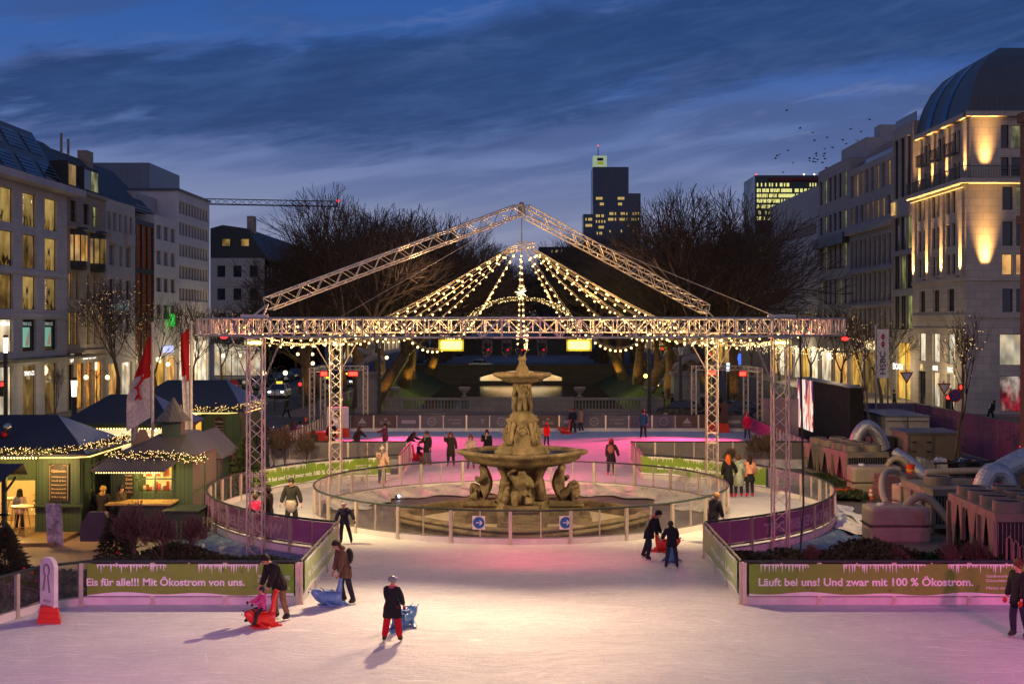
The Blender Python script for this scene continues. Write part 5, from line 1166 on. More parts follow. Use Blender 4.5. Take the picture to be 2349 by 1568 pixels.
for a, pm in ((.8, WARMD), (4.9, DARKW), (7.0, GREENP)): 
    d_ = part(rf, 'dormer', SLATE, lambda mb: fr.box(mb, a, .2, 19.7, a+2.1, 2.6, 22.0)); part(d_, 'pane', pm, lambda mb: fr.box(mb, a+.15, .15, 19.9, a+1.95, .19, 21.7))
sign(B, fr, 'LOUIS VUITTON', 4.0, 4.25, 3.6, .42, SIGNW, -.1); sign(B, fr, 'LV', .7, 4.1, .8, .7, SIGNW, -.1)
# L3
fr = Fr((-40, 126.92), (-40, 136.5)); B = bld('plain grey rendered house with narrow windows beside the bay house', fr); w = []
for k in range(5): w.append((.5+1.8*k, 1.5+1.8*k, 16.6, 18.4, SKYW))
for z in (13.2, 9.9, 6.5): w += [(a, b_, z, z+2.0, SKYW if z > 12 else DARKW, 2, 1) for a, b_ in ((.9, 2.7), (4.3, 5.3), (6.3, 8.1))]
w += [(.8, 4.0, -.2, 3.6, WARMP), (5, 8.6, -.2, 3.6, SHOPW)]
facade(B, fr, GZ, 19.6, w, GREYR, frame=FRW); part(B, 'panel', GREYR, lambda mb: (fr.box(mb, .8, -.35, 15.4, 3.4, -.003, 16.5), fr.box(mb, 5.9, -.35, 15.4, 8.5, -.003, 16.5)))
roofprism(B, fr, [(.8, 19.61), (5.6, 24.5), (9, 24.5), (9, 19.61)], SLATE, 0, 20.0); sign(B, fr, 'EICKHOFF', 1.0, 8.9, 6.4, .6, emit('dim_teal', (.45, .6, .6), .35, False))
part(B, 'chimney', BEIGE, lambda mb: (fr.box(mb, 9, 4.8, 22.5, 11, 5.8, 25.4), fr.box(mb, 3, 5.3, 24, 3.2, 5.5, 26.3), fr.box(mb, 5, 5.3, 24, 5.2, 5.5, 26.0)))
# L4 dark recess with orange frames
fr = Fr((-40, 136.52), (-40, 143.6)); B = bld('narrow dark building with rust orange vertical frames', fr)
facade(B, fr, GZ, 18.4, [(.6+2.1*k, 2.4+2.1*k, z, z+4.6, mat('rust_glass', (.09, .03, .015), .3, emis=(.3, .08, .03), es=.10)) for k in range(3) for z in (13.3, 8.2, 3.2)], mat('dark_cladding', (.03, .03, .035), .5), frame=mat('rust_frame', (.45, .14, .05), .5)); part(B, 'balcony_rail', M_STEEL, lambda mb: [fr.box(mb, 0, -.1, 18.6+.3*k, 7, -.07, 18.65+.3*k) for k in range(5)])
# L5
fr = Fr((-40, 143.62), (-40, 153.5)); B = bld('pale office house with grouped windows and roof terrace', fr); w = []
for z in (16.8, 14.0, 11.0, 8.0): w += [(.9+2.9*k, 3.1+2.9*k, z, z+1.6, SKYW if z > 13 else DARKW, 2, 1) for k in range(3)]
w += [(.6, 4.4, -.2, 3.8, YELP), (5.2, 9.2, -.2, 3.8, WARMP)]
facade(B, fr, GZ, 19.4, w, WHITEW, frame=FRW); part(B, 'attic', GREYR, lambda mb: fr.box(mb, .2, 2.4, 19.4, 9.6, 9, 22.0)); sign(B, fr, 'BUCHERER', 3.2, 4.3, 4.4, .7, emit('sign_blue_glow', (.45, .5, 1), 2.2, False))
part(B, 'green_cross', emit('green_glow', (.05, .9, .1), 1.2, False), lambda mb: fr.box(mb, 4.6, -.6, 7.2, 6.6, -.5, 8.6))
# L6 ribbon windows
fr = Fr((-40, 153.52), (-40, 169)); B = bld('tall white office block with four ribbons of windows', fr); w = []
for z in (20.4, 17.9, 15.4, 12.8, 10.2): w += [(.7+1.43*k, 2.05+1.43*k, z, z+1.5, SKYW if z > 14 else DARKW) for k in range(10)]
w += [(.6, 7.0, -.2, 5.4, SHOPW, 3, 1), (7.6, 14.8, -.2, 5.4, SHOPW, 3, 1)]
facade(B, fr, GZ, 23.0, w, WHITEW, frame=FRW, back=11); part(B, 'roof_edge', ZINC, lambda mb: fr.box(mb, -.2, -.2, 23.0, 15.6, 11, 23.25))
mb = MB(); mb.box(-56, 158, 20, -44.6, 172, 26.8); tag(mb.build('rooftop_plant_room', masonry('blue_metal_cladding', (.17, .21, .27), .8, 40, .6, .4, .05)), 'blue-grey metal clad box rising behind the white office block', 'building')
# L7 dark mansard
fr = Fr((-46, 195), (-38, 195)); B = bld('dark mansard roofed house end with two lit skylights beyond the side street', fr)
facade(B, fr, GZ, 17.2, [(1.0+2.4*k, 2.2+2.4*k, z, z+1.7, DARKW) for k in range(3) for z in (14.4, 11, 7.4)]+[(.5, 7.4, -.2, 4.6, SHOPW, 4, 1)], GREYR, back=60)
rf = roofprism(B, Fr((-38, 195), (-38, 255)), [(-.3, 17.21), (2.6, 21.6), (6.2, 22.1), (8, 21.6), (8, 17.21)], SLATE)
for x in (-44.2, -41.4):
    part(rf, 'skylight', WARMD, lambda mb: mb.add([(x, 194.93, 19.0), (x+1.1, 194.93, 19.0), (x+1.1, 194.93, 20.0), (x, 194.93, 20.0)], [(0, 1, 2, 3)]))
part(rf, 'chimney', BEIGE, lambda mb: mb.box(-41, 197, 21, -40, 199, 23.6))
f2 = Fr((-38, 195.3), (-38, 255)); facade(B, f2, GZ, 17.1, [(1.5+3*k, 3+3*k, z, z+1.8, DARKW if (k*7+int(z)) % 5 else WARMD) for k in range(19) for z in (14.2, 11, 7.6)], WHITEW, core=False)
fr = Fr((-38, 262), (-38, 420)); B = bld('long dim row of houses far down the left side of the avenue', fr)
facade(B, fr, GZ, 19.0, [(2+4*k, 4+4*k, z, z+2, WARMD if (k*5+int(z)*3) % 7 == 0 else DARKW) for k in range(38) for z in (15, 11.5, 8)]+[(2+6*k, 6.5+6*k, -.1, 4, SHOPW if k % 2 else WARMP) for k in range(25)], GREYR)
# ---------------- right side
SAND = masonry('sandstone_blocks', (.56, .49, .40), 1.3, .62, .62, var=.09); GREYS = masonry('grey_stone', (.36, .335, .335), 1.4, .8, .7, var=.05)
# R1: corner building, two faces
fs = Fr((38.4, 129), (38.4, 113.92)); ff = Fr((38.4, 113.5), (50, 113.5)); B = bld('floodlit sandstone corner building with curved zinc roof at the right', fs)
w = []; bays = [(1.5, 4.4), (5.7, 8.6), (9.9, 12.8)]
for a, b_ in bays:
    for z0, z1 in ((17.3, 19.3), (14.4, 16.4), (11.9, 13.7)): w += [(a+.25, a+1.2, z0, z1, DARKW, 1, 1), (a+1.7, a+2.65, z0, z1, DARKW, 1, 1)]
    w += [(a+.6, b_-.5, 8.6, 10.6, DARKW, 2, 1), (a+.35, b_-.35, 3.9, 6.6, SHOPW), (a+.35, b_-.35, -.2, 3.0, SHOPW if a > 2 else DARKW)]
facade(B, fs, GZ, 20.0, w, SAND, back=11, core=False)
w = [(a, b_, z0, z1, pm) for a, b_ in ((3.1, 4.0), (4.3, 5.2), (7.6, 8.5)) for z0, z1, pm in ((17.3, 19.3, GREENP if a > 4 else DARKW), (14.2, 16.3, DARKW), (11.7, 13.5, WARMP), (8.5, 10.5, DARKW))]+[(2.9, 5.4, 3.9, 6.6, SHOPW), (2.9, 5.4, -.1, 3.0, litpane('lit_red_display', (.8, .05, .08), (.9, .7, .6), .6, 1.5, .2))]
facade(B, ff, GZ, 20.0, w, SAND, back=15.4, cu=.45)
us = Fr((39.0, 129), (39.0, 114.52)); uf = Fr((39.0, 114.1), (50, 114.1)); w = []
for a in (1.3, 5.5, 9.7): w += [(a+.4, a+1.3, z0, z1, DARKW) for z0, z1 in ((20.2, 21.9), (22.7, 24.7))]+[(a+1.6, a+2.4, z0, z1, DARKW) for z0, z1 in ((20.2, 21.9), (22.7, 24.7))]
facade(B, us, 20.0, 25.4, w, SAND, core=False)
facade(B, uf, 20.0, 25.4, [(a, b_, z0, z1, pm) for a, b_ in ((2.6, 3.3), (3.5, 5.2), (6.5, 8)) for z0, z1, pm in ((20.3, 21.9, DARKW), (22.7, 24.7, GREENP if a > 3 else DARKW))], SAND, back=14.8, cu=.45)
part(B, 'cornice', SAND, lambda mb: (fs.box(mb, -.1, -.7, 19.6, 15.0, .6, 19.97), ff.box(mb, -.7, -.69, 19.603, 12, .6, 19.973), us.box(mb, -.1, -.5, 25.42, 14.9, .4, 25.85), uf.box(mb, -.5, -.5, 25.42, 12, .4, 25.85),
    fs.box(mb, 0, -.15, 11.2, 15.5, -.003, 11.55), ff.box(mb, 0, -.15, 11.2, 12, -.003, 11.55), fs.box(mb, 0, -.12, 8.0, 15.5, -.003, 8.3), ff.box(mb, 0, -.12, 8.0, 12, -.003, 8.3), fs.box(mb, 0, -.1, 6.95, 15.5, -.003, 7.1)))
for u in (.7, 4.95, 9.2, 14.4): part(B, 'pilaster', SAND, lambda mb: fs.box(mb, u-.45, -.18, 11.55, u+.45, -.004, 19.2))
for u in (.7, 4.8, 9.0, 13.9): part(B, 'pilaster', SAND, lambda mb: us.box(mb, u-.45, -.18, 20, u+.45, -.004, 25.3))
part(B, 'light_strip', M_LED, lambda mb: (fs.box(mb, .1, -.62, 19.50, 15.4, -.56, 19.54), ff.box(mb, 0, -.62, 19.50, 7, -.56, 19.54), fs.box(mb, .1, -.28, 19.25, 15.4, -.24, 19.28), [us.box(mb, u-.7, -.42, 25.35, u+.7, -.38, 25.39) for u in (.9, 4.8, 9.0, 13.9)], uf.box(mb, 0, -.42, 25.35, 2.2, -.38, 25.39)))  # glowing strips put in for the uplight falling on the cornices
part(B, 'balcony_rail', M_DARK, lambda mb: ([fs.box(mb, u*.14, -.68, 20.0, u*.14+.03, -.66, 21.0) for u in range(111)], [ff.box(mb, u*.14-.6, -.68, 20.0, u*.14-.57, -.66, 21.0) for u in range(60)], fs.box(mb, 0, -.70, 21.0, 15.9, -.64, 21.06), ff.box(mb, -.7, -.70, 21.0, 9, -.64, 21.06)))
for a in (1.3, 5.5, 9.7): part(B, 'balcony', M_DARK, lambda mb: (us.box(mb, a+.1, -.75, 22.55, a+2.7, -.2, 22.65), [us.box(mb, a+.1+k*.15, -.75, 22.65, a+.13+k*.15, -.72, 23.6) for k in range(18)], us.box(mb, a+.1, -.77, 23.6, a+2.7, -.7, 23.66)))
prof = [(-.3, 25.86), (.0, 27.2), (.5, 28.6), (1.3, 30.0), (2.4, 31.2), (3.9, 32.2), (10, 32.9), (10, 25.86)]
mb = MB(); lv = []
for wv, z in prof[:-1]: lv.append([us(-.2, wv, z), us(14.9-max(0, wv), wv, z), uf(11, wv, z)])
for i in range(len(lv)-1):
    for j in range(2): mb.quad(lv[i][j], lv[i][j+1], lv[i+1][j+1], lv[i+1][j])
mb.add([us(-.2, wv, z) for wv, z in prof], [tuple(range(len(prof)))]); mb.add([uf(11, wv, z) for wv, z in prof], [tuple(range(len(prof)))])
rf = mb.build('roof', ZINC, B)
for u in (3.0, 7.6):
    mb = MB()
    for i in range(len(prof)-4):
        (w0, z0), (w1, z1) = prof[i], prof[i+1]; mb.quad(us(u, w0-.06, z0), us(u+1.6, w0-.06, z0), us(u+1.6, w1-.06, z1), us(u, w1-.06, z1))
    mb.build('roof_window', DARKW, rf)
part(B, 'shop_logo', SIGNW, lambda mb: None) if 0 else None
sign(B, fs, 'BOSS', 10.7, 3.2, 1.3, .4, SIGNW, -.05); sign(B, fs, 'BREE', 6.4, 3.2, 1.4, .4, SIGNW, -.05); sign(B, fs, '(A)', 2.5, 3.15, .8, .5, emit('gold_sign', (1, .7, .3), 1.4, False), -.05)
UP = (1, .52, .16)
for u in (.7, 4.95, 9.2, 14.4): strip_lamp('facade_beam', fs(u, -.42, 11.7), fs(u, -.10, 19), 140, UP, .45, .12)
strip_lamp('facade_beam', ff(1.6, -.40, 11.7), ff(1.6, -.08, 19), 190, UP, .62, .12)
for u in (.7, 4.8, 9.0, 13.9): strip_lamp('facade_beam', us(u, -.45, 20.25), us(u, -.12, 25.4), 60, UP, .6, .12)
strip_lamp('facade_beam', uf(1.2, -.45, 20.3), uf(1.2, -.1, 25.4), 110, UP, .7, .12)
for u in (.7, 4.95, 9.2, 14.4): a = Vector(fs(u, -.42, 11.62)); part(B, 'uplight', M_DARK, lambda mb: mb.box(a.x-.08, a.y-.3, a.z-.05, a.x+.08, a.y+.3, a.z+.04))
# R2 dark glass
fr = Fr((38.4, 136), (38.4, 129.02)); B = bld('narrow dark glass building with three tall upper windows', fr)
w = [(.5+2.15*k, 2.05+2.15*k, 20.2, 26.2, DARKW) for k in range(3)]+[(.3+2.2*k, 2.4+2.2*k, z, z+3.4, DARKW if (k+int(z)) % 4 else GREENP) for k in range(3) for z in (14.9, 11.0, 6.9)]+[(1.2, 6.2, -.1, 5.6, YELP, 2, 2)]
facade(B, fr, GZ, 27.4, w, GREYS); part(B, 'roof_rail', M_STEEL, lambda mb: fr.box(mb, 0, .3, 27.4, 7, .4, 28.3)); sign(B, fr, 'ESCADA', 1.5, 2.9, 3.6, .6, SIGNW, -.4)
part(B, 'light_sign', WARMP, lambda mb: fr.box(mb, .1, -.2, 18.6, 1.3, -.1, 19.9))
# R3
fr = Fr((38.4, 154), (38.4, 136.02)); B = bld('grey stone office building with glass roof and rows of tall windows', fr)
w = []
for k in range(8): w += [(.6+2.18*k, 1.9+2.18*k, 22.0, 24.6, WARMP if k in (1,) else (WARMD if k in (2, 5, 7) else DARKW), 1, 2), (.6+2.18*k, 1.9+2.18*k, 18.9, 20.9, WARMD if k in (0, 3, 4, 5, 6) else DARKW)]
w += [(.4+1.95*k, 1.75+1.95*k, z, z+3.2, mat('brownish_glass', (.07, .045, .035), .2, spec=.8)) for k in range(9) for z in (13.8, 9.9, 6.0)]+[(.6+5.8*k, 5.4+5.8*k, -.1, 4.4, WARMD if k else YELP, 2, 1) for k in range(3)]
facade(B, fr, GZ, 25.3, w, GREYS, frame=FRW); part(B, 'ledge', GREYS, lambda mb: (fr.box(mb, 0, -.6, 17.7, 18, -.003, 18.3), fr.box(mb, 0, -.2, 13.2, 18, -.003, 13.5), fr.box(mb, 0, -.2, 9.3, 18, -.003, 9.6)))
roofprism(B, fr, [(1, 25.31), (1, 26.2), (4, 28.4), (7, 28.4), (7, 25.31)], SKYW, nm='glass_roof'); part(B, 'glazing_bars', FRW, lambda mb: [mb.tube([fr(u*1.2, .97, 26.22), fr(u*1.2, 3.97, 28.43)], .06, 4) for u in range(15)]); sign(B, fr, 'Marc O’Polo', 8.5, 4.7, 6.5, 1.0, emit('gold_lights', (1, .72, .35), 3, False), -.3)
# R4
fr = Fr((38.4, 170), (38.4, 154.02)); B = bld('pale office house with set-back roof storey, fourth on the right', fr)
w = [(.8+2.5*k, 2.2+2.5*k, z, z+h_, GREENP if (k*3+int(z)) % 4 == 1 else DARKW, 1, 2) for k in range(6) for z, h_ in ((22.6, 3.0), (18.8, 2.2), (14.2, 3), (9.9, 3), (5.6, 3))]+[(1, 7, -.1, 4, SHOPW), (8, 15, -.1, 4, WARMP)]
facade(B, fr, GZ, 27.0, w, GREYS, frame=FRM); part(B, 'attic', GREYR, lambda mb: (fr.box(mb, 4, 2, 27, 16, 9, 29.3), fr.box(mb, 12, 4, 29.3, 14.5, 7, 31))); part(B, 'balcony', M_DARK, lambda mb: fr.box(mb, 0, -.8, 17.0, 16, -.003, 18.2))
# R5 blank
fr = Fr((38.4, 203), (38.4, 170.02)); B = bld('long blank walled department store with a ribbon of glass near the top', fr)
facade(B, fr, GZ, 25.4, [(.5+1.25*k, 1.6+1.25*k, 19.2, 20.6, SKYW) for k in range(25)]+[(1+5.4*k, 5.6+5.4*k, -.1, 4.2, SHOPW if k % 2 else YELP) for k in range(6)], GREYR, frame=FRM, back=14)
fr = Fr((38.4, 420), (38.4, 206)); B = bld('long dim row of houses far down the right side of the avenue', fr)
facade(B, fr, GZ, 19.5, [(2+5*k, 4.6+5*k, z, z+2.2, WARMD if (k*5+int(z)*3) % 6 == 0 else DARKW) for k in range(42) for z in (15, 11.5, 8)]+[(2+8*k, 9+8*k, -.1, 4.2, WARMP if k % 2 else YELP) for k in range(26)], GREYR)
# R0 near dark brown building at the right edge
BRK = masonry('brown_brick', (.12, .075, .05), .25, .08, .6); fr = Fr((22.75, 60), (22.75, 55.42)); f2 = Fr((22.75, 55), (44, 55))
B = bld('brown brick building edge rising at the right border of the picture', fr)
facade(B, fr, GZ, 17.0, [(2.0, 3.6, z, z+1.9, DARKW, 2, 1) for z in (3.0, 6.4, 9.8, 13.4)], BRK, core=False)
facade(B, f2, GZ, 17.0, [(1.6+3.2*k, 3.4+3.2*k, z, z+1.9, WARMD if (k+int(z)) % 3 == 0 else DARKW, 2, 1) for k in range(6) for z in (3.0, 6.4, 9.8, 13.4)], BRK, back=4.99, cu=.45)
part(B, 'cornice', BRK, lambda mb: (fr.box(mb, 0, -.2, 12.0, 4.5, -.003, 12.4), fr.box(mb, 0, -.15, 16.6, 4.5, -.003, 17.02), f2.box(mb, -.2, -.2, 12.003, 21, -.003, 12.403), f2.box(mb, -.15, -.15, 16.603, 21, -.003, 17.023)))
# towers in the distance
def tower(label, x0, x1, ytop, Y, col, rows, cat='tower', extra=None, zt=None):
    a, b_ = V(x0, CY, Y), V(x1, CY, Y); z1 = V(0, ytop, Y).z; t_ = thing('office_tower', label, cat, ((a.x+b_.x)/2, Y, GZ)); mb = MB(); mb.box(a.x, Y, GZ, b_.x, Y+(b_.x-a.x), z1); mb.build('wall', col, t_); return t_, a.x, b_.x, z1
BLU = mat('blue_glass_tower', (.030, .055, .095), .25, .1, .15, .05, spec=.8); YW = emit('far_yellow_windows', (1, .70, .22), .60, False)
t_, xa, xb, zt = tower('dark stepped office tower with lit yellow window rows and glowing logo box', 1360, 1442, 383, 900, BLU, 0)
def winrow(t_, xs, y, Y, dens, h=6, seed=0, m_=YW):
    rr = random.Random(seed+y); mb = MB()
    x = xs[0]
    while x < xs[1]-2:
        if rr.random() < dens: p, q_ = V(x, y, Y), V(x+2.6, y+h, Y); mb.add([(p.x, Y-.3, q_.z), (q_.x, Y-.3, q_.z), (q_.x, Y-.3, p.z), (p.x, Y-.3, p.z)], [(0, 1, 2, 3)])
        x += 3.1
    if mb.v: mb.build('window_row', m_, t_)
for xs, y, d_ in (((1367, 1387), 452, .8), ((1417, 1434), 452, .9), ((1376, 1387), 465, .9), ((1418, 1428), 465, .9), ((1367, 1387), 492, .9), ((1367, 1388), 505, .7), ((1367, 1386), 518, .8), ((1369, 1387), 532, .6)): winrow(t_, xs, y, 900, d_)
mb = MB(); a, b_ = V(1442, 443, 899), V(1470, 443, 899); a0 = V(1395, 443, 899); mb.box(a.x+.05, 900, GZ, b_.x, 920, a.z); mb.build('side_wing', BLU, t_)
for y in (487, 500, 513, 527): [winrow(t_, xs, y, 899, .8-.012*(y-487), 6, 3) for xs in ((1395, 1415), (1421, 1442), (1448, 1468))]
mb = MB(); a, b_ = V(1338, 491, 900), V(1360, 491, 900); mb.box(a.x, 900, GZ, b_.x-.05, 920, a.z); mb.build('low_wing', BLU, t_)
[winrow(t_, (1343, 1360), y, 900, .8) for y in (500, 514)]
mb = MB(); a, b_ = V(1361, 357, 900), V(1392, 382, 900); mb.box(a.x, 900.5, b_.z+.2, b_.x, 909, a.z); lb_ = mb.build('logo_box', emit('pale_green_glow', (.50, .62, .42), .60, False), t_)
a, b_ = V(1370, 362, 900), V(1384, 368.5, 900); mb = MB(); mb.box(a.x, 900.2, b_.z, b_.x, 900.45, a.z); mb.build('logo_bar', mat('logo_blue', (.01, .04, .10)), lb_)
a, b_ = V(1370, 371, 900), V(1384, 377, 900); mb = MB(); mb.box(a.x, 900.2, b_.z, b_.x, 900.45, a.z); mb.build('logo_bar', emit('logo_olive', (.30, .32, .02), .8, False), lb_)
a = V(1372, 357, 905); mb = MB(); mb.tube([a, a+Vector((0, 0, 6.5))], [.35, .2], 5); mb.build('mast', M_DARK, t_); mb = MB(); mb.ball(tuple(a+Vector((0, 0, 6.8))), .5, 0, 6, 4); mb.build('beacon', emit('beacon_red', (1, .05, .05), 3, False), t_)
t_, xa, xb, zt = tower('brightly lit green glass office block behind the right trees', 1732, 1884, 402, 450, mat('green_glass_block', (.03, .05, .055), .25, .1, .1, .05), 0)
for i, y in enumerate((420, 433, 445, 457, 470, 484, 497)): winrow(t_, (1736, 1882), y, 450, (.25, .72, .92, .9, .95, .7, .5)[i], 8, i, emit('far_green_windows', (.95, .9, .32), 1.0, False))
mb = MB(); a, b_ = V(1765, 409, 449), V(1884, 411, 449); mb.box(a.x, 448.5, b_.z-.4, b_.x, 449.9, a.z); mb.build('red_stripe', mat('dull_red', (.25, .02, .03)), t_)
for x in (1735, 1868, 1844): a = V(x, 402, 451); mb = MB(); mb.ball(tuple(a+Vector((0, 0, .3))), .3, 0, 6, 4); mb.build('roof_lamp', emit('roof_lamp_warm', (1, .8, .6), 3, False) if x > 1800 else emit('roof_lamp_red', (1, .05, .05), 3, False), t_)
PG = mat('pale_far_stone', (.26, .25, .28), .8, 0, .1, .1)
t_, *_ = tower('pale far high-rise with scattered lit windows closing the avenue', 1172, 1240, 640, 800, PG, 0)
for y in range(655, 735, 11): winrow(t_, (1176, 1196), y, 800, .35, 6, 1, emit('far_dim_windows', (1, .75, .4), .55, False)); winrow(t_, (1214, 1238), y, 800, .35, 6, 2, MC['far_dim_windows'])
t_, *_ = tower('long dark far block at the end of the avenue behind the right trees', 1236, 1330, 566, 700, mat('dark_far_block', (.05, .05, .06)), 0); winrow(t_, (1262, 1290), 573, 700, .5, 6, 5, MC['far_dim_windows']); winrow(t_, (1236, 1250), 625, 700, .9, 5, 5, YW)
t_, *_ = tower('copper roofed classical house behind the trees left of the department store', 1690, 1800, 555, 210, GREYS, 0); mb = MB(); a, b_ = V(1683, 555, 209), V(1806, 530, 209); mb.box(a.x, 208.5, a.z, b_.x, 220, b_.z-.3); mb.build('roof', mat('verdigris', (.10, .20, .19), .6), t_)
for y in (545+15, 600, 640): [winrow(t_, (x, x+12), y+10, 210, 1, 14, x, WARMD) for x in (1695, 1715, 1738, 1757, 1775)]
# crane jib
t_ = thing('tower_crane', 'horizontal lattice crane jib reaching from the white office block towards the trees', 'crane', (-55, 250, 30.5)); a, b_ = V(470, 462, 250), V(775, 468, 250)
mb = MB(); truss_line(mb, a, b_, 1.0, 1.0, 1.6, .09, .05, chords=3); mb.build('jib', M_DARK, t_); mb = MB(); mb.ball(tuple(b_+Vector((0, 0, .6))), .3, 0, 6, 4); mb.build('beacon', MC['beacon_red'], t_)
mb = MB(); mb.tube([a+Vector((-4, 0, 0)), (a.x-4, 250, 0)], .6, 4); mb.build('mast', M_DARK, t_)
# canal bridge
t_ = thing('canal_bridge', 'stone road bridge over the canal with a glowing panel in its flat arch', 'bridge', (0, 236, -3)); ST = masonry('bridge_stone', (.13, .115, .09), 1.2, .5, .6)
mb = MB(); n = 28; ap = [(-7.4+14.8*i/n, -1.95+1.25*(1-((2*i/n-1)**2))) for i in range(n+1)]
xs = [-20]+[p[0] for p in ap]+[20]
for i in range(n): 
    (x0, z0), (x1, z1) = ap[i], ap[i+1]
    for Y in (229.0, 241): mb.add([(x0, Y, z0), (x1, Y, z1), (x1, Y, .1), (x0, Y, .1)], [(0, 1, 2, 3)])
    mb.add([(x0, 229, z0), (x1, 229, z1), (x1, 241, z1), (x0, 241, z0)], [(0, 1, 2, 3)])
mb.box(-20, 229, -3.6, -7.4, 241, .1); mb.box(7.4, 229, -3.6, 20, 241, .1); mb.box(-20, 228.8, .1, 20, 241.2, .35); mb.box(-7.4, 229.0, -3.6, 7.4, 229.6, -2.45); mb.build('span', ST, t_)
mb = MB(); mb.add([(-7.3, 236, -3.0), (7.3, 236, -3.0), (7.3, 236, -.5), (-7.3, 236, -.5)], [(0, 1, 2, 3)]); mb.build('arch_glow_panel', litpane('arch_glow_panel', (1, .74, .36), (1, .62, .25), 1.7, .4, .9), t_)  # self-glowing panel in the arch stands in for a lamp-lit vault
mb = MB(); mb.box(-17.9, 330, GZ, 17.9, 331, 4.0); mb.box(-17.9, 329.8, 4.0, 17.9, 331.2, 4.3); [mb.box(x-.3, 329.7, GZ, x+.3, 329.99, 3.9) for x in (-14, -9, -4, 1, 6, 11, 16)]; tag(mb.build('stone_wall', ST), 'dark stone wall closing the canal far beyond the bridge', 'wall')
MC['arch_glow_panel'].cycles.emission_sampling = 'AUTO'
# ------------------------------------------------------------------ trees
BARK = mat('bark', (.11, .08, .055), .9, 0, .45, 3, 1.0); TWIG = mat('twig_bark', (.075, .052, .038), .9, 0, .2, 2)
def grow(seed, H, spread=.5, trunk=.3, levels=6, first=.28, ratio=(.74, .9), kids=(2, 3), r0=.3, bend=.25, up=.15, tw=.012, maxseg=9000):
    rr = random.Random(seed); limbs, twigs = MB(), MB(); cnt = [0]
    def rec(p, d, L, r, lv):
        if cnt[0] > maxseg: return
        pts = [p]; q_ = p; dd = d.copy(); nseg = 3 if lv < 4 else 2
        for i in range(nseg):
            dd = (dd+Vector((rr.gauss(0, bend*.4), rr.gauss(0, bend*.4), rr.gauss(0, bend*.3)+up*.25))).normalized(); q_ = q_+dd*L/nseg; pts.append(q_); cnt[0] += 1
        r1 = max(tw, r*.66); rs = [r+(r1-r)*i/nseg for i in range(nseg+1)]
        if lv < 3: limbs.tube(pts, rs, 6 if lv < 2 else 5, cap=False)
        else: twigs.tube(pts, rs, 3, cap=False)
        if lv >= levels: return
        n_ = rr.randint(*kids)+(1 if lv in (1, 2) else 0); base_a = rr.uniform(0, 6.28)
        ax = dd.cross(Vector((.3, .2, 1))).normalized(); ay = dd.cross(ax)
        for k in range(n_):
            a = base_a+k*6.283/n_+rr.uniform(-.5, .5); sp = spread*rr.uniform(.6, 1.35)
            nd = (dd*cos(sp)+(ax*cos(a)+ay*sin(a))*sin(sp)); nd.z += up; nd.normalize()
            st = q_ if rr.random() < .7 or lv == 0 else pts[-2]
            rec(st, nd, L*rr.uniform(*ratio), r1*rr.uniform(.62, .85), lv+1)
        if lv >= 1: rec(q_, (dd+Vector((0, 0, up))).normalized(), L*ratio[1]*.9, r1*.85, lv+1)
    rec(Vector((0, 0, 0)), Vector((rr.uniform(-.04, .04), rr.uniform(-.04, .04), 1)), H*first, r0, 0)
    zm = max(v[2] for v in twigs.v); k = H/zm
    for m in (limbs, twigs): m.v = [(a*k, b_*k, c_*k) for a, b_, c_ in m.v]
    return limbs, twigs
def tree(label, loc, T, name='bare_tree', s=1.0, rz=0, group=None, lights=0, seed=0, tk=1.0):
    t_ = thing(name, label, 'tree', loc, 0, group); t_.rotation_euler = (0, 0, rz); t_.scale = (s*tk, s*tk, s)
    a = link('trunk', T[0], t_); b_ = link('crown', T[1], t_)
    if lights:
        lights = int(lights*1.7)
        rr = random.Random(seed); vs = T[1].vertices; mb = MB()
        for i in range(lights): p = vs[rr.randrange(len(vs))].co; mb.ball((p.x, p.y, p.z-.04), (.015/s), 0, 4, 2)
        o = mb.build('fairy_lights', M_FAIRY, t_, world=False); o['kind'] = 'stuff'
    return t_
def mk(seed, H, **k):
    a, b_ = grow(seed, H, **k); oa = a.build('trunk_mesh', BARK, smooth=True); ob_ = b_.build('crown_mesh', TWIG); da, db = oa.data, ob_.data
    bpy.data.objects.remove(oa); bpy.data.objects.remove(ob_); return [da, db]
BIG = [mk(21+i, 20.5, spread=.50, levels=6, first=.17, r0=.55, kids=(2, 3), ratio=(.74, .90), up=.06, bend=.36, tw=.016, maxseg=15000) for i in range(4)]
MID = [mk(41+i, 10.0, spread=.5, levels=5, first=.25, r0=.20, kids=(2, 3), ratio=(.72, .9), up=.10, bend=.28, tw=.011, maxseg=5000) for i in range(3)]
YNG = [mk(61+i, 8.0, spread=.42, levels=4, first=.34, r0=.10, kids=(2, 3), ratio=(.60, .80), up=.28, bend=.25, tw=.009, maxseg=1500) for i in range(2)]
rr = random.Random(3)
big_spots = []
Y = 122
i = 0
side_names = {-1: 'left', 1: 'right'}
ordn = ['nearest', 'second', 'third', 'fourth', 'fifth', 'sixth', 'seventh', 'eighth', 'ninth', 'tenth', 'eleventh', 'twelfth', 'thirteenth', 'fourteenth', 'fifteenth']
hl = [1.0, .96, 1.0, 1.05, 1.0, 1.1, 1.15, 1.15, 1.2, 1.2, 1.25]
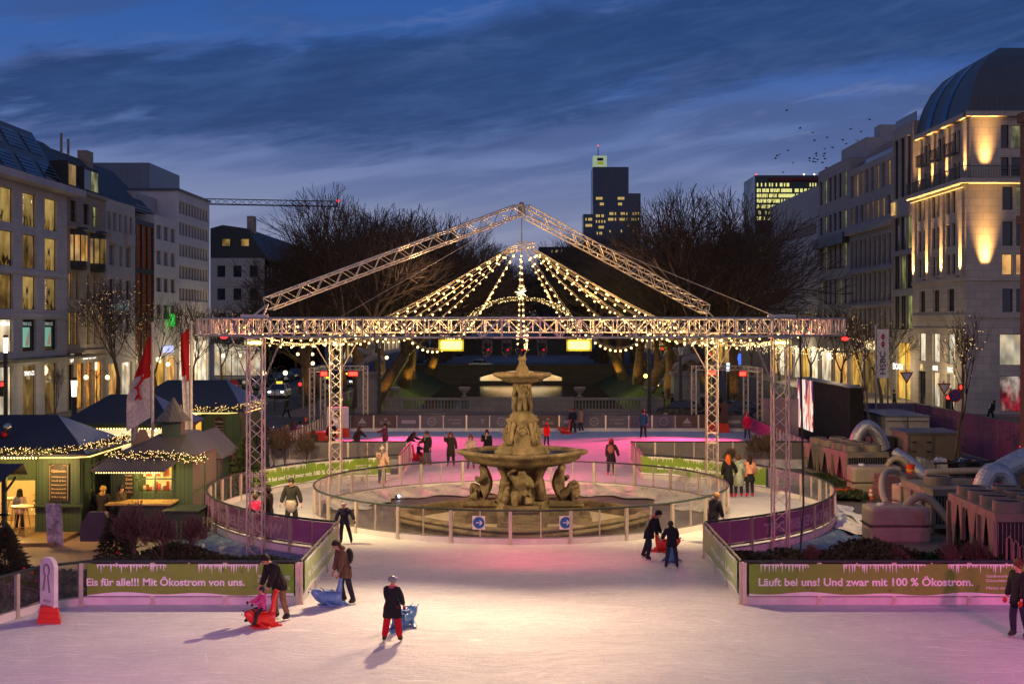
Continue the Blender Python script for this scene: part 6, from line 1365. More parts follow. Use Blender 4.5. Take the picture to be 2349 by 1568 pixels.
for s in (-1, 1):
    Y = 121 if s < 0 else 124
    for k in range(11):
        x = s*(15.2+rr.uniform(-.6, .6)); hs = hl[k]*(1.0 if s < 0 else 1.0)
        tree('%s huge bare plane tree in the inner row on the %s canal bank' % (ordn[k], side_names[s]), (x, Y, GZ), BIG[(k+ (s > 0)) % 4], 'plane_tree', hs, rr.uniform(0, 6.28), 'plane trees along the canal')
        if k % 1 == 0:
            x2 = s*(20.6+rr.uniform(-.5, .5)); tree('%s bare plane tree in the outer row on the %s canal bank' % (ordn[k], side_names[s]), (x2, Y+5, GZ), BIG[(k+2) % 4], 'plane_tree', hs*rr.uniform(.72, .92), rr.uniform(0, 6.28), 'plane trees along the canal')
        if k < 6: spot('trunk_beam', (x-s*1.6, Y-2.2, GZ+.1), (x, Y, 3.0), 420, (1, .46, .05), 60, .8, .1); spot('trunk_beam', (x2-s*1.6, Y+2.4, GZ+.1), (x2, Y+5, 3.0), 300, (1, .46, .05), 60, .8, .1)
        Y += 13+k*2.2
# avenue trees on the pavements, wound with fairy lights
for k, (x, y, s, L) in enumerate(((-35.0, 113.5, 1.05, 120), (-34.8, 126, .95, 120), (-34.6, 139, .95, 120), (-34.6, 152, .9, 120), (-34.4, 166, .95, 100), (-34.6, 182, 1.0, 90), (-34, 200, 1.0, 60), (-31, 225, 1.1, 40))):
    tree('%s bare avenue tree with fairy lights in front of the left shops' % ordn[k], (x, y, GZ+.1), MID[k % 3], 'avenue_tree', s*1.12, k*1.3, 'avenue trees with fairy lights', L, k)
for k, (x, y, s, L) in enumerate(((34.5, 126, .9, 45), (34.6, 142, 1.0, 70), (34.6, 158, 1.0, 110), (34.6, 176, 1.0, 120), (34.4, 196, 1.1, 120))):
    tree('%s bare avenue tree with fairy lights in front of the right shops' % ordn[k], (x, y, GZ+.1), MID[(k+1) % 3], 'avenue_tree', s, k*2.1, 'avenue trees with fairy lights', L, 20+k)
def clouded(T): return T
tree('young bare tree with small bulbs, trunk wrapped white, by the grey cabinet', (20.9, 64, GZ), YNG[0], 'young_tree', 1.06, .4, None, 38, 5)
tree('young bare tree with small bulbs between the black screen and the white container', (19.9, 74.5, GZ), YNG[1], 'young_tree', 1.05, 2.0, None, 38, 6)
tree('thin bare sapling beside the small flagpole on the left', (-33.3, 93.5, GZ), YNG[0], 'young_tree', .62, 1.0)
# bare shrubs
TWIG_ = TWIG; TWIG = mat('shrub_twigs', (.13, .092, .07), .9, 0, .2, 2)
SHR = mk(81, 2.0, spread=.62, levels=5, first=.13, r0=.03, kids=(3, 5), ratio=(.55, 1.0), up=.30, bend=.45, tw=.006, maxseg=2600)
def shrub(label, x, y, s, rz=0, z=GZ): tree(label, (x, y, z), SHR, 'bare_shrub', s*1.15, rz, 'bare shrubs in the beds', tk=1.1)
for i, (x, y, s) in enumerate(((-11.9, 41.2, 1.0), (-11.1, 40.6, .95), (-12.5, 42.0, .9), (-10.6, 41.6, .8))): shrub(['tallest bare shrub behind the left banner fence', 'bare shrub right of the tallest one behind the left fence', 'bare shrub nearest the leaning board behind the left fence', 'low bare shrub at the right end of the left clump'][i], x, y, s, i)
for i, (x, y, s) in enumerate(((-12.2, 69.0, 1.1), (-11.2, 68.3, 1.0), (-13.0, 68.2, 1.1), (12.0, 68.2, .95), (11.0, 68.6, .6), (13.0, 67.8, 1.0), (13.8, 39.6, .62), (12.6, 39.2, .6), (11.2, 39.6, .5), (8.9, 40.6, .45))):
    shrub(['middle bare shrub left of the far left tower', 'bare shrub close to the far left tower', 'leftmost bare shrub by the crowd', 'bare shrub in front of the right frosted fence', 'thin bare shrub by the far right tower', 'bare shrub right of the frosted fence end', 'bare shrub before the front cooling unit', 'bare shrub before the white tank', 'slim bare shrub before the tank corner', 'thin twig by the right tarpaulin'][i], x, y, s, i*1.1)
# low evergreen planting
NEED = mat('evergreen', (.035, .055, .017), .85, 0, .4, 1.5)
def groundcover(x0, x1, y0, y1, n_, h, seed, cut=None):
    rr = random.Random(seed); mb = MB()
    for i in range(n_):
        x, y = rr.uniform(x0, x1), rr.uniform(y0, y1)
        if cut and not cut(x, y): continue
        z = GZ+h*(.45+.35*sin(x*1.7+y)*sin(y*1.3)+.3*rr.random()); a = rr.uniform(0, 6.28); L = rr.uniform(.08, .2)
        d = Vector((cos(a), sin(a), rr.uniform(-.1, 1.0))).normalized(); s = d.cross(Vector((0, 0, 1))).normalized()*L*.28; p = Vector((x, y, z))
        mb.add([p-s, p+s, p+d*L*1.3], [(0, 1, 2)]); mb.add([p+Vector((0, 0, -.05))-d*.05, p+d*L*.8+s*2, p+d*L*.5+Vector((0, 0, .07))], [(0, 1, 2)])
    nx, ny = int((x1-x0)/.3), int((y1-y0)/.3); b = len(mb.v)
    for i in range(nx+1):
        for j in range(ny+1): x, y = x0+(x1-x0)*i/nx, y0+(y1-y0)*j/ny; mb.v.append((x, y, GZ+.02+(h*(.42+.33*sin(x*1.7+y)*sin(y*1.3)) if (not cut or cut(x, y)) else .0)))
    for i in range(nx):
        for j in range(ny): a = b+i*(ny+1)+j; mb.f.append((a, a+ny+1, a+ny+2, a+1)); mb.m.append(0)
    return tag(mb.build('evergreen_groundcover', NEED), kind='stuff')
out_ = lambda x, y: sqrt(x*x+(y-53)**2) > RO+1.75
groundcover(-13.2, -6.25, 35.6, 42.6, 26000, .62, 1, out_); groundcover(6.25, 17.5, 35.6, 42.6, 32000, .78, 2, out_)
groundcover(-18.0, -13.6, 30.0, 40.5, 12000, .35, 3); groundcover(12.5, 15.2, 57.5, 66, 5000, .4, 4, out_)
# conifers
def conifer(label, x, y, H, lights=0, balls=0, seed=1, z=GZ, r=None):
    rr = random.Random(seed); r = r or H*.36; t_ = thing('christmas_tree', label, 'tree', (x, y, z)); mb = MB(); mb.tube([(0, 0, 0), (0, 0, H*.95)], [.05*H*.5, .01], 6); mb.build('trunk', BARK, t_, world=False)
    mb = MB()
    for i in range(int(1500*min(1.6, H/2))):
        f = rr.random()**.8; zz = H*(.08+.90*f); rad = r*(1-f)**.85*rr.uniform(.25, 1.05); a = rr.uniform(0, 6.28); p = Vector((rad*cos(a), rad*sin(a), zz)); d = Vector((cos(a), sin(a), rr.uniform(-.45, .35))).normalized(); L = rr.uniform(.10, .24)*(H/2)**.5; s = d.cross(Vector((0, 0, 1))).normalized()*L*.22
        mb.add([p-s, p+s, p+d*L], [(0, 1, 2)]); mb.add([p-Vector((0, 0, L*.2)), p+Vector((0, 0, L*.2)), p+d*L], [(0, 1, 2)])
    mb.build('crown', NEED, t_, world=False)
    def pos(): f = rr.random()*.92; rad = r*(1-f)**.85*1.02; a = rr.uniform(0, 6.28); return (rad*cos(a), rad*sin(a), H*(.08+.9*f))
    if lights:
        lights = int(lights*1.7)
        mb = MB(); [mb.ball(pos(), .022, 0, 4, 2) for _ in range(lights)]; mb.build('fairy_lights', M_FAIRY, t_, world=False)['kind'] = 'stuff'
    for k in range(balls):
        mb = MB(); mb.ball(pos(), .05, 0, 8, 6); mb.build('bauble', mat('red_bauble', (.5, .02, .02), .2), t_, world=False, smooth=True)
    return t_
conifer('dark conifer with red baubles at the lower left corner behind the glass fence', -14.35, 36.6, 2.15, 0, 14, 1, r=1.0)
conifer('second conifer with a few baubles further left at the picture edge', -15.6, 37.3, 1.7, 0, 10, 2, r=1.0)
conifer('small dark conifer with red baubles beside the hexagonal box', -13.1, 42.6, 1.9, 0, 6, 3, r=.7)
conifer('dark conifer with baubles between the green huts and the left tower', -12.0, 57.5, 2.9, 0, 12, 4, r=1.1)
conifer('fairy lit conifer glowing under the eaves of the big blue roofed stall', -18.75, 53.4, 2.5, 160, 8, 5, r=1.1)
# ------------------------------------------------------------------ market huts on the left
GRN = masonry('green_boards', (.045, .085, .040), .16, 40, .45, .6, .08, gap=.012); GRND = mat('dark_green_paint', (.025, .05, .035), .6, 0, .1); NAVY = masonry('navy_roof_felt', (.020, .028, .048), 1.0, 1.3, .7, .75, .12)
METR = masonry('ribbed_metal_roof', (.10, .095, .10), .18, 40, .45, .4, .06, gap=.02); BLUF = masonry('blue_sheet_roof', (.12, .19, .30), .5, 40, .3, .4, .05, gap=.03); WOODF = masonry('wooden_floor', (.30, .19, .08), 1.6, .14, .6, .4, .15, 'XY'); CREAM = mat('cream_wall', (.55, .42, .20), .7)
M_GOLD = mat('chalk_gold', (.50, .36, .20), .6); M_BOARD = mat('chalkboard', (.012, .011, .010), .6)
def garland(B, pts, seed, r=.13, dens=260, lts=55):
    rr = random.Random(seed); mb = MB(); P_ = [Vector(p) for p in pts]; L = [0]
    for i in range(1, len(P_)): L.append(L[-1]+(P_[i]-P_[i-1]).length)
    def at(s):
        i = 1
        while i < len(L)-1 and L[i] < s: i += 1
        return P_[i-1].lerp(P_[i], (s-L[i-1])/max(1e-6, L[i]-L[i-1]))
    for k in range(int(dens*L[-1])):
        p = at(rr.uniform(0, L[-1]))+Vector((rr.gauss(0, r*.5), rr.gauss(0, r*.5), rr.gauss(0, r*.5))); d = Vector((rr.gauss(0, 1), rr.gauss(0, 1), rr.gauss(0, 1))).normalized()*.09; s = d.cross(Vector((0, 0, 1))).normalized()*.02
        mb.add([p-s, p+s, p+d], [(0, 1, 2)])
    mb.tube([tuple(p) for p in P_], r*.4, 5); g = mb.build('garland', NEED, B)
    mb = MB()
    for k in range(int(lts*L[-1])): mb.ball(tuple(at(rr.uniform(0, L[-1]))+Vector((rr.gauss(0, r*.6), rr.gauss(0, r*.6)-.03, rr.gauss(0, r*.6)))), .0135, 0, 4, 2)
    mb.build('fairy_lights', M_FAIRY, g)['kind'] = 'stuff'
def board(B, x, Y, z0, z1, w, head, lines):
    part(B, 'menu_board', M_BOARD, lambda mb: mb.box(x-w/2, Y-.05, z0, x+w/2, Y-.01, z1)); mb = MB(); h = z1-z0
    f = lambda u, v: Vector((u, Y-.058, v)); put_text(mb, head, f, x-w*.36, z1-h*.22, w*.72, h*.07)
    for i, l in enumerate(lines): put_text(mb, l, f, x-w*.36, z1-h*(.36+.105*i), w*.72, h*.042)
    for s in (-1, 1): mb.tube([f(x+s*w*.44, z0+h*.05), f(x+s*w*.44, z1-h*.06), f(x+s*w*.2, z1-h*.02)], .007, 4)
    mb.build('chalk_lettering', M_GOLD, B)
def hip(B, x0, x1, y0, y1, ze, rx0, rx1, yr, zr, m_, mside, ov=.25, nm='roof'):
    mb = MB(); a, b_, c_, d = (x0-ov, y0-ov, ze), (x1+ov, y0-ov, ze), (x1+ov, y1+ov, ze), (x0-ov, y1+ov, ze); e, f = (rx0, yr, zr), (rx1, yr, zr)
    mb.add([a, b_, f, e], [(0, 1, 2, 3)]); mb.add([c_, d, e, f], [(0, 1, 2, 3)]); mb.add([b_, c_, f], [(0, 1, 2)], 1); mb.add([d, a, e], [(0, 1, 2)], 1)
    mb.add([a, b_, c_, d], [(0, 3, 2, 1)]); mb.box(x0-ov, y0-ov, ze-.08, x1+ov, y1+ov, ze-.005); return mb.build(nm, [m_, mside], B)
def ledline(B, pts, m_=M_LED, r=.022, beads=None):
    mb = MB()
    if beads: 
        P_ = [Vector(p) for p in pts]
        for i in range(len(P_)-1):
            n_ = int((P_[i+1]-P_[i]).length/beads)
            for k in range(n_): mb.ball(tuple(P_[i].lerp(P_[i+1], k/n_)), r*1.5, 0, 5, 3)
        o = mb.build('bead_lights', emit('bead_glow', (1, .62, .2), 9, False), B); o['kind'] = 'stuff'
    else: mb.tube(pts, r, 5); mb.build('light_strip', m_, B)
# A: big hut with blue roof
B = thing('market_hut', 'big green market hut with navy roof, lit garland and pine swag at the left edge', 'market stall', (-21, 51, GZ))
part(B, 'wall', GRN, lambda mb: (mb.box(-17.9, 48.5, GZ, -16.2, 53.4, 2.62), mb.box(-27, 53.2, GZ, -17.9, 53.4, 2.62), [mb.box(-16.19, 48.7+.95*k, .9, -16.14, 49.45+.95*k, 2.4) for k in range(5)], [mb.box(x-.02, 48.42, .9, x+.02, 48.49, 2.6) for x in (-17.85, -16.25)], mb.box(-18.0, 48.3, .78, -16.1, 48.5, .86)))
hip(B, -27, -16.2, 48.5, 53.4, 2.72, -24, -17.95, 51, 3.98, NAVY, BLUF, .3)
garland(B, [(-27, 48.0, 2.86), (-17.2, 48.05, 2.86), (-16.2, 48.6, 2.92), (-15.8, 53.0, 2.95)], 1, .14, 300, 60)
ledline(B, [(-20.9, 48.1, 2.6), (-17.6, 48.1, 2.6)], beads=.11); ledline(B, [(-17.6, 48.1, 2.6), (-16.5, 48.2, 2.6), (-15.9, 48.6, 2.6), (-15.85, 53.4, 2.62)])
board(B, -17.0, 48.48, .95, 2.35, .75, 'Glühwein', ['Glühwein', 'Weiß & Rot', 'Kinderpunsch', 'Eierpunsch', 'Kakao', 'Grog'])
part(B, 'floor', WOODF, lambda mb: mb.box(-27, 46.0, GZ, -16.3, 53.2, GZ+.14)); part(B, 'back_panel', CREAM, lambda mb: mb.box(-27, 52.9, GZ+.14, -18, 53.1, 1.2))
rr = random.Random(9); mb = MB(); c_ = Vector((-19.5, 49.6, 3.32))
for i in range(1500):
    p = c_+Vector((rr.gauss(-.55, .55), rr.gauss(0, .16), rr.gauss(-.12, .10)-.02)); d = Vector((rr.gauss(-.6, 1), rr.gauss(0, .5), rr.gauss(0, .6))).normalized()*.16; s = d.cross(Vector((0, 0, 1))).normalized()*.03; mb.add([p-s, p+s, p+d], [(0, 1, 2)])
sw = mb.build('pine_swag', NEED, B); part(sw, 'bauble', mat('pale_gold_ball', (.5, .5, .38), .12, .9), lambda mb: mb.ball((-19.2, 49.25, 3.62), .17, 0, 14, 10), True); part(sw, 'bauble', mat('shiny_red_ball', (.5, .01, .01), .1, .4), lambda mb: mb.ball((-19.32, 49.2, 3.37), .12, 0, 12, 8), True)
point('hut_bulb', (-19.6, 50.4, 2.2), 560, (1, .60, .18), .25); point('hut_bulb', (-22.5, 48.6, 2.2), 400, (1, .60, .18), .25); point('hut_bulb', (-17.2, 47.2, 2.3), 240, (1, .58, .18), .2)
# lean-to porch in front
B = thing('market_porch', 'gabled navy porch roof on a green braced post with a lit edge at the left', 'porch', (-19.5, 46.6, GZ))
part(B, 'roof', NAVY, lambda mb: (mb.add([(-26, 45.3, 2.02), (-17.95, 45.3, 2.02), (-17.6, 46.6, 2.55), (-26, 46.6, 2.55)], [(0, 1, 2, 3)]), mb.add([(-17.95, 47.9, 2.02), (-26, 47.9, 2.02), (-26, 46.6, 2.55), (-17.6, 46.6, 2.55)], [(0, 1, 2, 3)]), mb.box(-26, 45.28, 1.94, -17.95, 45.34, 2.01)))
part(B, 'post', GRND, lambda mb: (mb.box(-18.35, 46.5, GZ, -18.2, 46.65, 2.3), mb.box(-18.6, 46.3, GZ, -17.9, 46.85, GZ+.12), mb.tube([(-18.28, 46.57, 1.5), (-17.85, 46.57, 2.1)], .05, 4), mb.tube([(-18.28, 46.57, .6), (-17.9, 46.57, .0)], .05, 4), mb.tube([(-18.28, 46.57, .6), (-18.7, 46.57, .0)], .05, 4)))
part(B, 'rail', GRND, lambda mb: mb.box(-22, 46.5, .72, -18.1, 46.62, .80)); ledline(B, [(-21, 44.6, 1.75), (-19.0, 45.0, 1.98)])
garland(B, [(-21.2, 44.9, 2.1), (-19.9, 45.1, 2.2), (-19.5, 45.3, 1.95)], 2, .16, 260, 60)
def bartable(x, y, z, label):
    t_ = thing('bar_table', label, 'table', (x, y, z), 0, 'bar tables on the lit market floor'); part(t_, 'top', mat('beech_wood', (.55, .36, .14), .35), lambda mb: mb.lathe((x, y, z), [(.38, 1.06), (.40, 1.08), (.40, 1.10), (.38, 1.12)], 20))
    for k in range(4):
        a = k*pi/2+.5; mb = MB(); mb.tube([(x+.16*cos(a), y+.16*sin(a), z+1.06), (x+.34*cos(a+.2), y+.34*sin(a+.2), z)], .02, 5); mb.build('leg', MC['beech_wood'], t_)
    part(t_, 'brace', MC['beech_wood'], lambda mb: mb.tube([(x+.28*cos(k*pi/2+.6), y+.28*sin(k*pi/2+.6), z+.3) for k in range(4)], .014, 4, closed=True))
for x, y, lb in ((-17.95, 47.4, 'wooden bar table beside the green post, front one'), (-19.1, 49.6, 'wooden bar table further back beside the fairy lit conifer'), (-20.6, 47.8, 'wooden bar table behind the woman with the rucksack')): bartable(x, y, GZ+.14, lb)
# D: kiosk with turret
B = thing('market_kiosk', 'green kiosk with ribbed roof, small turret, lit serving window and black price board', 'kiosk', (-13.9, 51.5, GZ))
part(B, 'wall', GRN, lambda mb: (mb.box(-15.5, 49.75, GZ, -12.4, 53.6, 1.15), mb.box(-13.15, 49.75, 1.151, -12.4, 53.6, 2.5), mb.box(-15.5, 50.9, 1.151, -13.151, 53.6, 2.5), mb.box(-15.5, 49.75, 2.2, -13.151, 50.899, 2.5), mb.box(-15.5, 49.75, 1.151, -14.5, 50.899, 2.199), mb.box(-12.39, 51.6, GZ, -12.36, 51.66, 2.4), mb.box(-13.2, 49.72, GZ, -13.12, 49.749, 2.4)))
part(B, 'lit_interior', litpane('kiosk_glow', (1, .66, .16), (1, .50, .08), 1.7, 1.2, .6), lambda mb: mb.box(-14.49, 50.85, 1.16, -13.16, 50.89, 2.19)); part(B, 'window_frame', GRND, lambda mb: (mb.box(-13.84, 49.70, 1.16, -13.79, 49.748, 2.2), mb.box(-14.5, 49.70, 1.62, -13.85, 49.74, 1.67), mb.box(-13.78, 49.70, 1.62, -13.15, 49.74, 1.67)))
rr = random.Random(4)
for i in range(12):
    x = -14.4+.11*i; part(B, 'goods', [mat('goods_cream', (.6, .5, .3), .6), mat('goods_brown', (.25, .10, .04), .6), mat('goods_red', (.5, .08, .04), .6)][i % 3], lambda mb: (mb.box(x, 50.2, 1.16, x+.09, 50.3, 1.16+rr.uniform(.1, .38)), mb.box(x, 50.2, 1.68, x+.09, 50.3, 1.7+rr.uniform(.06, .3))))
mb = MB(); oct_ = [(-15.6, 50.9), (-14.9, 49.5), (-12.9, 49.5), (-12.25, 50.2), (-12.25, 53.7), (-15.6, 53.7)]; ap = [(-14.2, 51.6, 3.18), (-13.1, 51.6, 3.18), (-13.1, 53.7, 3.18), (-14.2, 53.7, 3.18)]
e = [(x, y, 2.52) for x, y in oct_]
mb.add([e[0], e[1], ap[0]], [(0, 1, 2)]); mb.add([e[1], e[2], ap[1], ap[0]], [(0, 1, 2, 3)]); mb.add([e[2], e[3], ap[1]], [(0, 1, 2)], 1); mb.add([e[3], e[4], ap[2], ap[1]], [(0, 1, 2, 3)]); mb.add([e[5], e[0], ap[0], ap[3]], [(0, 1, 2, 3)]); mb.add([e[4], e[5], ap[3], ap[2]], [(0, 1, 2, 3)]); mb.add([ap[0], ap[1], ap[2], ap[3]], [(0, 1, 2, 3)]); mb.add(e, [(5, 4, 3, 2, 1, 0)])
mb.m = [0]*len(mb.m); mb.build('roof', METR, B)
part(B, 'turret', GRND, lambda mb: mb.box(-14.0, 51.3, 2.9, -13.25, 51.95, 3.72)); mb = MB(); mb.lathe((-13.62, 51.62, 0), [(.72, 3.70), (.40, 4.05), (.16, 4.4), (.02, 4.62)], 8); mb.build('turret_roof', METR, B)
mb = MB(); mb.add([(-15.75, 48.0, 2.14), (-13.0, 48.0, 2.14), (-12.75, 49.6, 2.52), (-15.4, 49.6, 2.52)], [(0, 1, 2, 3)]); mb.add([(-15.75, 48.0, 2.10), (-13.0, 48.0, 2.10), (-12.75, 49.6, 2.48), (-15.4, 49.6, 2.48)], [(3, 2, 1, 0)]); mb.tube([(-15.4, 49.6, 2.5), (-15.85, 48.6, 2.28), (-15.7, 48.0, 2.12), (-13.0, 48.0, 2.12), (-12.75, 49.6, 2.5)], .03, 5); mb.build('awning', METR, B)
garland(B, [(-15.5, 49.3, 2.66), (-15.0, 49.1, 2.62), (-13.0, 49.1, 2.60), (-12.3, 49.5, 2.40), (-12.0, 50.0, 2.42)], 3, .15, 330, 75); ledline(B, [(-15.5, 48.05, 2.06), (-13.1, 48.05, 2.06)], beads=.09, r=.014)
part(B, 'counter', mat('counter_wood', (.45, .30, .10), .35), lambda mb: mb.box(-15.3, 48.4, .82, -12.9, 49.7, .88)); part(B, 'counter_front', GRND, lambda mb: mb.box(-15.1, 48.5, GZ, -13.0, 49.7, .815))
part(B, 'price_board', M_BOARD, lambda mb: mb.box(-14.95, 49.66, 1.0, -14.62, 49.70, 2.2)); mb = MB(); [put_text(mb, s, lambda u, v: Vector((u, 49.65, v)), -14.92, 2.06-.155*i, .27, .09) for i, s in enumerate(('Crêpes', 'Waffel', 'Nutella', 'Zimt', 'Kirsch', 'Apfel', 'Kaffee'))]; mb.build('chalk_lettering', M_GOLD, B)
point('kiosk_bulb', (-14.0, 49.4, 2.02), 130, (1, .62, .20), .12)
mb = MB(); mb.box(-12.95, 47.6, GZ, -11.7, 49.2, .70); mb.box(-13.0, 47.55, .70, -11.65, 49.25, .74); tag(mb.build('switch_cabinet', GRND), 'low dark green cabinet in front of the kiosk side wall', 'cabinet')
mb = MB(); mb.prism([(-.55, 0), (.55, 0), (.55, .55), (.28, 1.0), (-.28, 1.0), (-.55, .55)], .35, Matrix.Translation((-14.6, 45.6, .02)) @ Matrix.Rotation(R(90), 4, 'X')); tag(mb.build('hexagonal_box', mat('plum_board', (.07, .05, .065), .5)), 'dark plum hexagonal panel standing before the kiosk counter', 'box')
t_ = thing('picket_fence', 'small weathered picket fence below the kiosk, right of the dark green counter', 'fence', (-11.7, 45.6, GZ))
for i in range(13):
    x, y = -12.35+.115*i, 45.4+.16*i; mb = MB(); mb.prism([(-.03, 0), (.03, 0), (.03, .86), (0, .94), (-.03, .86)], .02, Matrix.Translation((x, y, GZ)) @ Matrix.Rotation(R(54), 4, 'Z') @ Matrix.Rotation(R(90), 4, 'X')); mb.build('picket', mat('weathered_wood', (.20, .16, .11), .8), t_)
mb = MB(); mb.tube([(-12.4, 45.42, .15), (-10.85, 47.55, .15)], .025, 4); mb.tube([(-12.4, 45.42, .42), (-10.85, 47.55, .42)], .025, 4); mb.build('rail', MC['weathered_wood'], t_)
# B, C, E
B = thing('market_hut', 'middle navy roofed market hut with two rows of bead lights under the eaves', 'market stall', (-18.8, 63.5, GZ)); part(B, 'wall', GRN, lambda mb: (mb.box(-21.3, 65.5, GZ, -16.3, 66, 2.6), mb.box(-21.3, 61, GZ, -16.3, 61.2, 1.0), mb.box(-16.4, 61.2, GZ, -16.3, 65.5, 2.6), mb.box(-21.3, 61.2, GZ, -21.2, 65.5, 2.6)))
hip(B, -21.3, -16.3, 61, 66, 2.7, -19.8, -17.7, 63.5, 4.1, NAVY, BLUF, .35); part(B, 'lit_interior', litpane('cream_lit', (1, .80, .42), (1, .72, .35), 1.15, .8, .8), lambda mb: mb.box(-21.1, 65.3, 1.0, -16.5, 65.4, 2.5)); ledline(B, [(-21.6, 60.6, 2.66), (-16.0, 60.6, 2.66)], beads=.13); ledline(B, [(-21.3, 60.9, 2.35), (-16.3, 60.9, 2.35)], beads=.13)
part(B, 'garland', NEED, lambda mb: mb.tube([(-21.6, 60.7, 2.8), (-16.0, 60.7, 2.8)], .12, 6)); point('hut_bulb', (-18.8, 63, 2.2), 120, (1, .72, .35), .2)
B = thing('market_hut', 'far navy roofed market hut with yellow lit window and gold menu board', 'market stall', (-18.7, 75.7, GZ))
part(B, 'wall', GRN, lambda mb: (mb.box(-17.6, 72.5, GZ, -15.5, 79, 2.6), mb.box(-22, 78.5, GZ, -17.6, 79, 2.6), mb.box(-22, 72.5, GZ, -17.61, 72.7, .9), [mb.box(-15.49, 72.8+k, .2, -15.45, 73.6+k, 2.3) for k in range(6)])); hip(B, -22, -15.5, 72.5, 79, 2.7, -20.4, -17.0, 76, 4.25, NAVY, BLUF, .3)
part(B, 'lit_interior', YELP, lambda mb: mb.box(-21.9, 76.5, .9, -17.7, 76.6, 2.5)); garland(B, [(-21, 72.0, 2.85), (-16.0, 72.0, 2.85), (-15.1, 73.0, 2.95), (-14.9, 76, 2.95)], 4, .15, 240, 50); ledline(B, [(-17.9, 72.1, 2.6), (-16.0, 72.1, 2.6), (-15.1, 73.0, 2.62), (-14.9, 76, 2.66)]); board(B, -16.6, 72.48, .9, 2.4, .6, 'Imbiss', ['Reibekuchen', 'Bratwurst', 'Pommes', 'Apfelmus', 'Suppe']); point('hut_bulb', (-19.5, 74.5, 2.2), 120, (1, .62, .18), .2)
part(B, 'porch_roof', NAVY, lambda mb: mb.add([(-19.2, 71, 2.0), (-17.6, 71, 2.0), (-17.3, 72.4, 2.5), (-19.2, 72.4, 2.5), (-19.2, 71, 1.96), (-17.6, 71, 1.96), (-17.3, 72.4, 2.46), (-19.2, 72.4, 2.46)], [(0, 1, 2, 3), (7, 6, 5, 4), (0, 4, 5, 1), (1, 5, 6, 2)]))
B = thing('market_hut', 'small dark gabled hut behind the kiosk, without lights', 'shed', (-13.6, 56.5, GZ)); part(B, 'wall', GRND, lambda mb: (mb.box(-14.6, 55, GZ, -12.65, 58, 2.0), mb.prism([(-14.6, 2.0), (-12.65, 2.0), (-13.4, 2.9)], .1, Matrix.Translation((0, 55.1, 0)) @ Matrix.Rotation(R(90), 4, 'X')))); roofprism(B, Fr((-12.6, 54.8), (-12.6, 58.2)), [(-.2, 1.9), (.85, 2.95), (2.1, 1.9)], METR)
mb = MB(); mb.tube([(-15.32, 52.2, GZ), (-15.32, 52.2, 5.0)], .135, 16); mb.tube([(-15.32, 52.2, 2.55), (-15.32, 52.2, 2.6)], .15, 16); tag(mb.build('stove_pipe', M_STEEL, smooth=False), 'thick grey metal flue pipe standing left of the large flagpole', 'pipe')
mb = MB(); mb.prism([(-.5, 0), (.5, 0), (.55, .5), (.35, .75), (.25, 1.1), (.1, 1.4), (-.12, 1.4), (-.25, 1.0), (-.45, .7)], .08, Matrix.Translation((-14.7, 51.2, 2.0)) @ Matrix.Rotation(R(90), 4, 'X')); tag(mb.build('figure_cutout', mat('plywood', (.24, .17, .12), .8)), 'back of a pale plywood figure cut-out on the kiosk roof edge', 'cut-out')
mb = MB(); mb.lathe((-18.95, 44.8, GZ), [(.30, 0), (.34, .75), (.38, .78), (.36, .86), (.28, .86)], 16); tag(mb.build('litter_bin', GRND), 'round dark green bin at the left edge below the market', 'bin')
mb = MB(); mb.prism([(-.30, 0), (.26, 0), (.18, 1.5), (-.38, 1.5)], .04, Matrix.Translation((-16.3, 46.2, GZ)) @ Matrix.Rotation(R(90), 4, 'X')); tag(mb.build('leaning_board', mat('pale_poster', (.42, .38, .42), .5, 0, .5, 4)), 'leaning pale printed board at the edge of the left planting', 'sign')
mb = MB(); mb.box(-27.5, 39.5, GZ+.008, -13.6, 47.9, GZ+.012); struct('market_paving', mb, pavemat('sand_setts', (.30, .20, .12), .2, .1, .12, .75, .7))
# penguin-like board sign on a red base
B = thing('rink_sign', 'tall white board with grey ribbon loop on a red base, left of the ice', 'sign', (-11.9, 33.2, 0)); B.rotation_euler = (0, 0, R(-38))
mb = MB(); mb.lathe((0, 0, 0), [(.46, 0), (.44, .1), (.40, .12), (.39, .22), (.35, .24), (.34, .34), (.25, .36)], 4); o = mb.build('base', M_RED, B, world=False); o.scale = (1.1, .75, 1.15); o.rotation_euler = (0, 0, R(0))
mb = MB(); pr = [(-.31, .38), (.31, .38), (.31, 1.40), (.24, 1.54), (.1, 1.62), (-.1, 1.62), (-.24, 1.54), (-.31, 1.40)]; mb.prism(pr, .12, Matrix.Translation((0, .06, 0)) @ Matrix.Rotation(R(90), 4, 'X')); bd = mb.build('board', mat('board_white', (.62, .60, .60), .5), B, world=False)
mb = MB(); f = lambda x, z: Vector((x, -.066, z)); lp = [f(.0+.12*cos(a), 1.30+.15*sin(a)) for a in [R(-60+300*i/14) for i in range(15)]]; mb.tube([f(-.14, .78)]+lp[::-1]+[f(.13, .75)], .028, 4)
mb.build('ribbon_print', mat('print_grey', (.20, .19, .18), .6), bd, world=False); mb = MB(); put_text(mb, 'on ice', f, -.16, .50, .32, .09); mb.build('lettering', MC['print_grey'], bd, world=False)
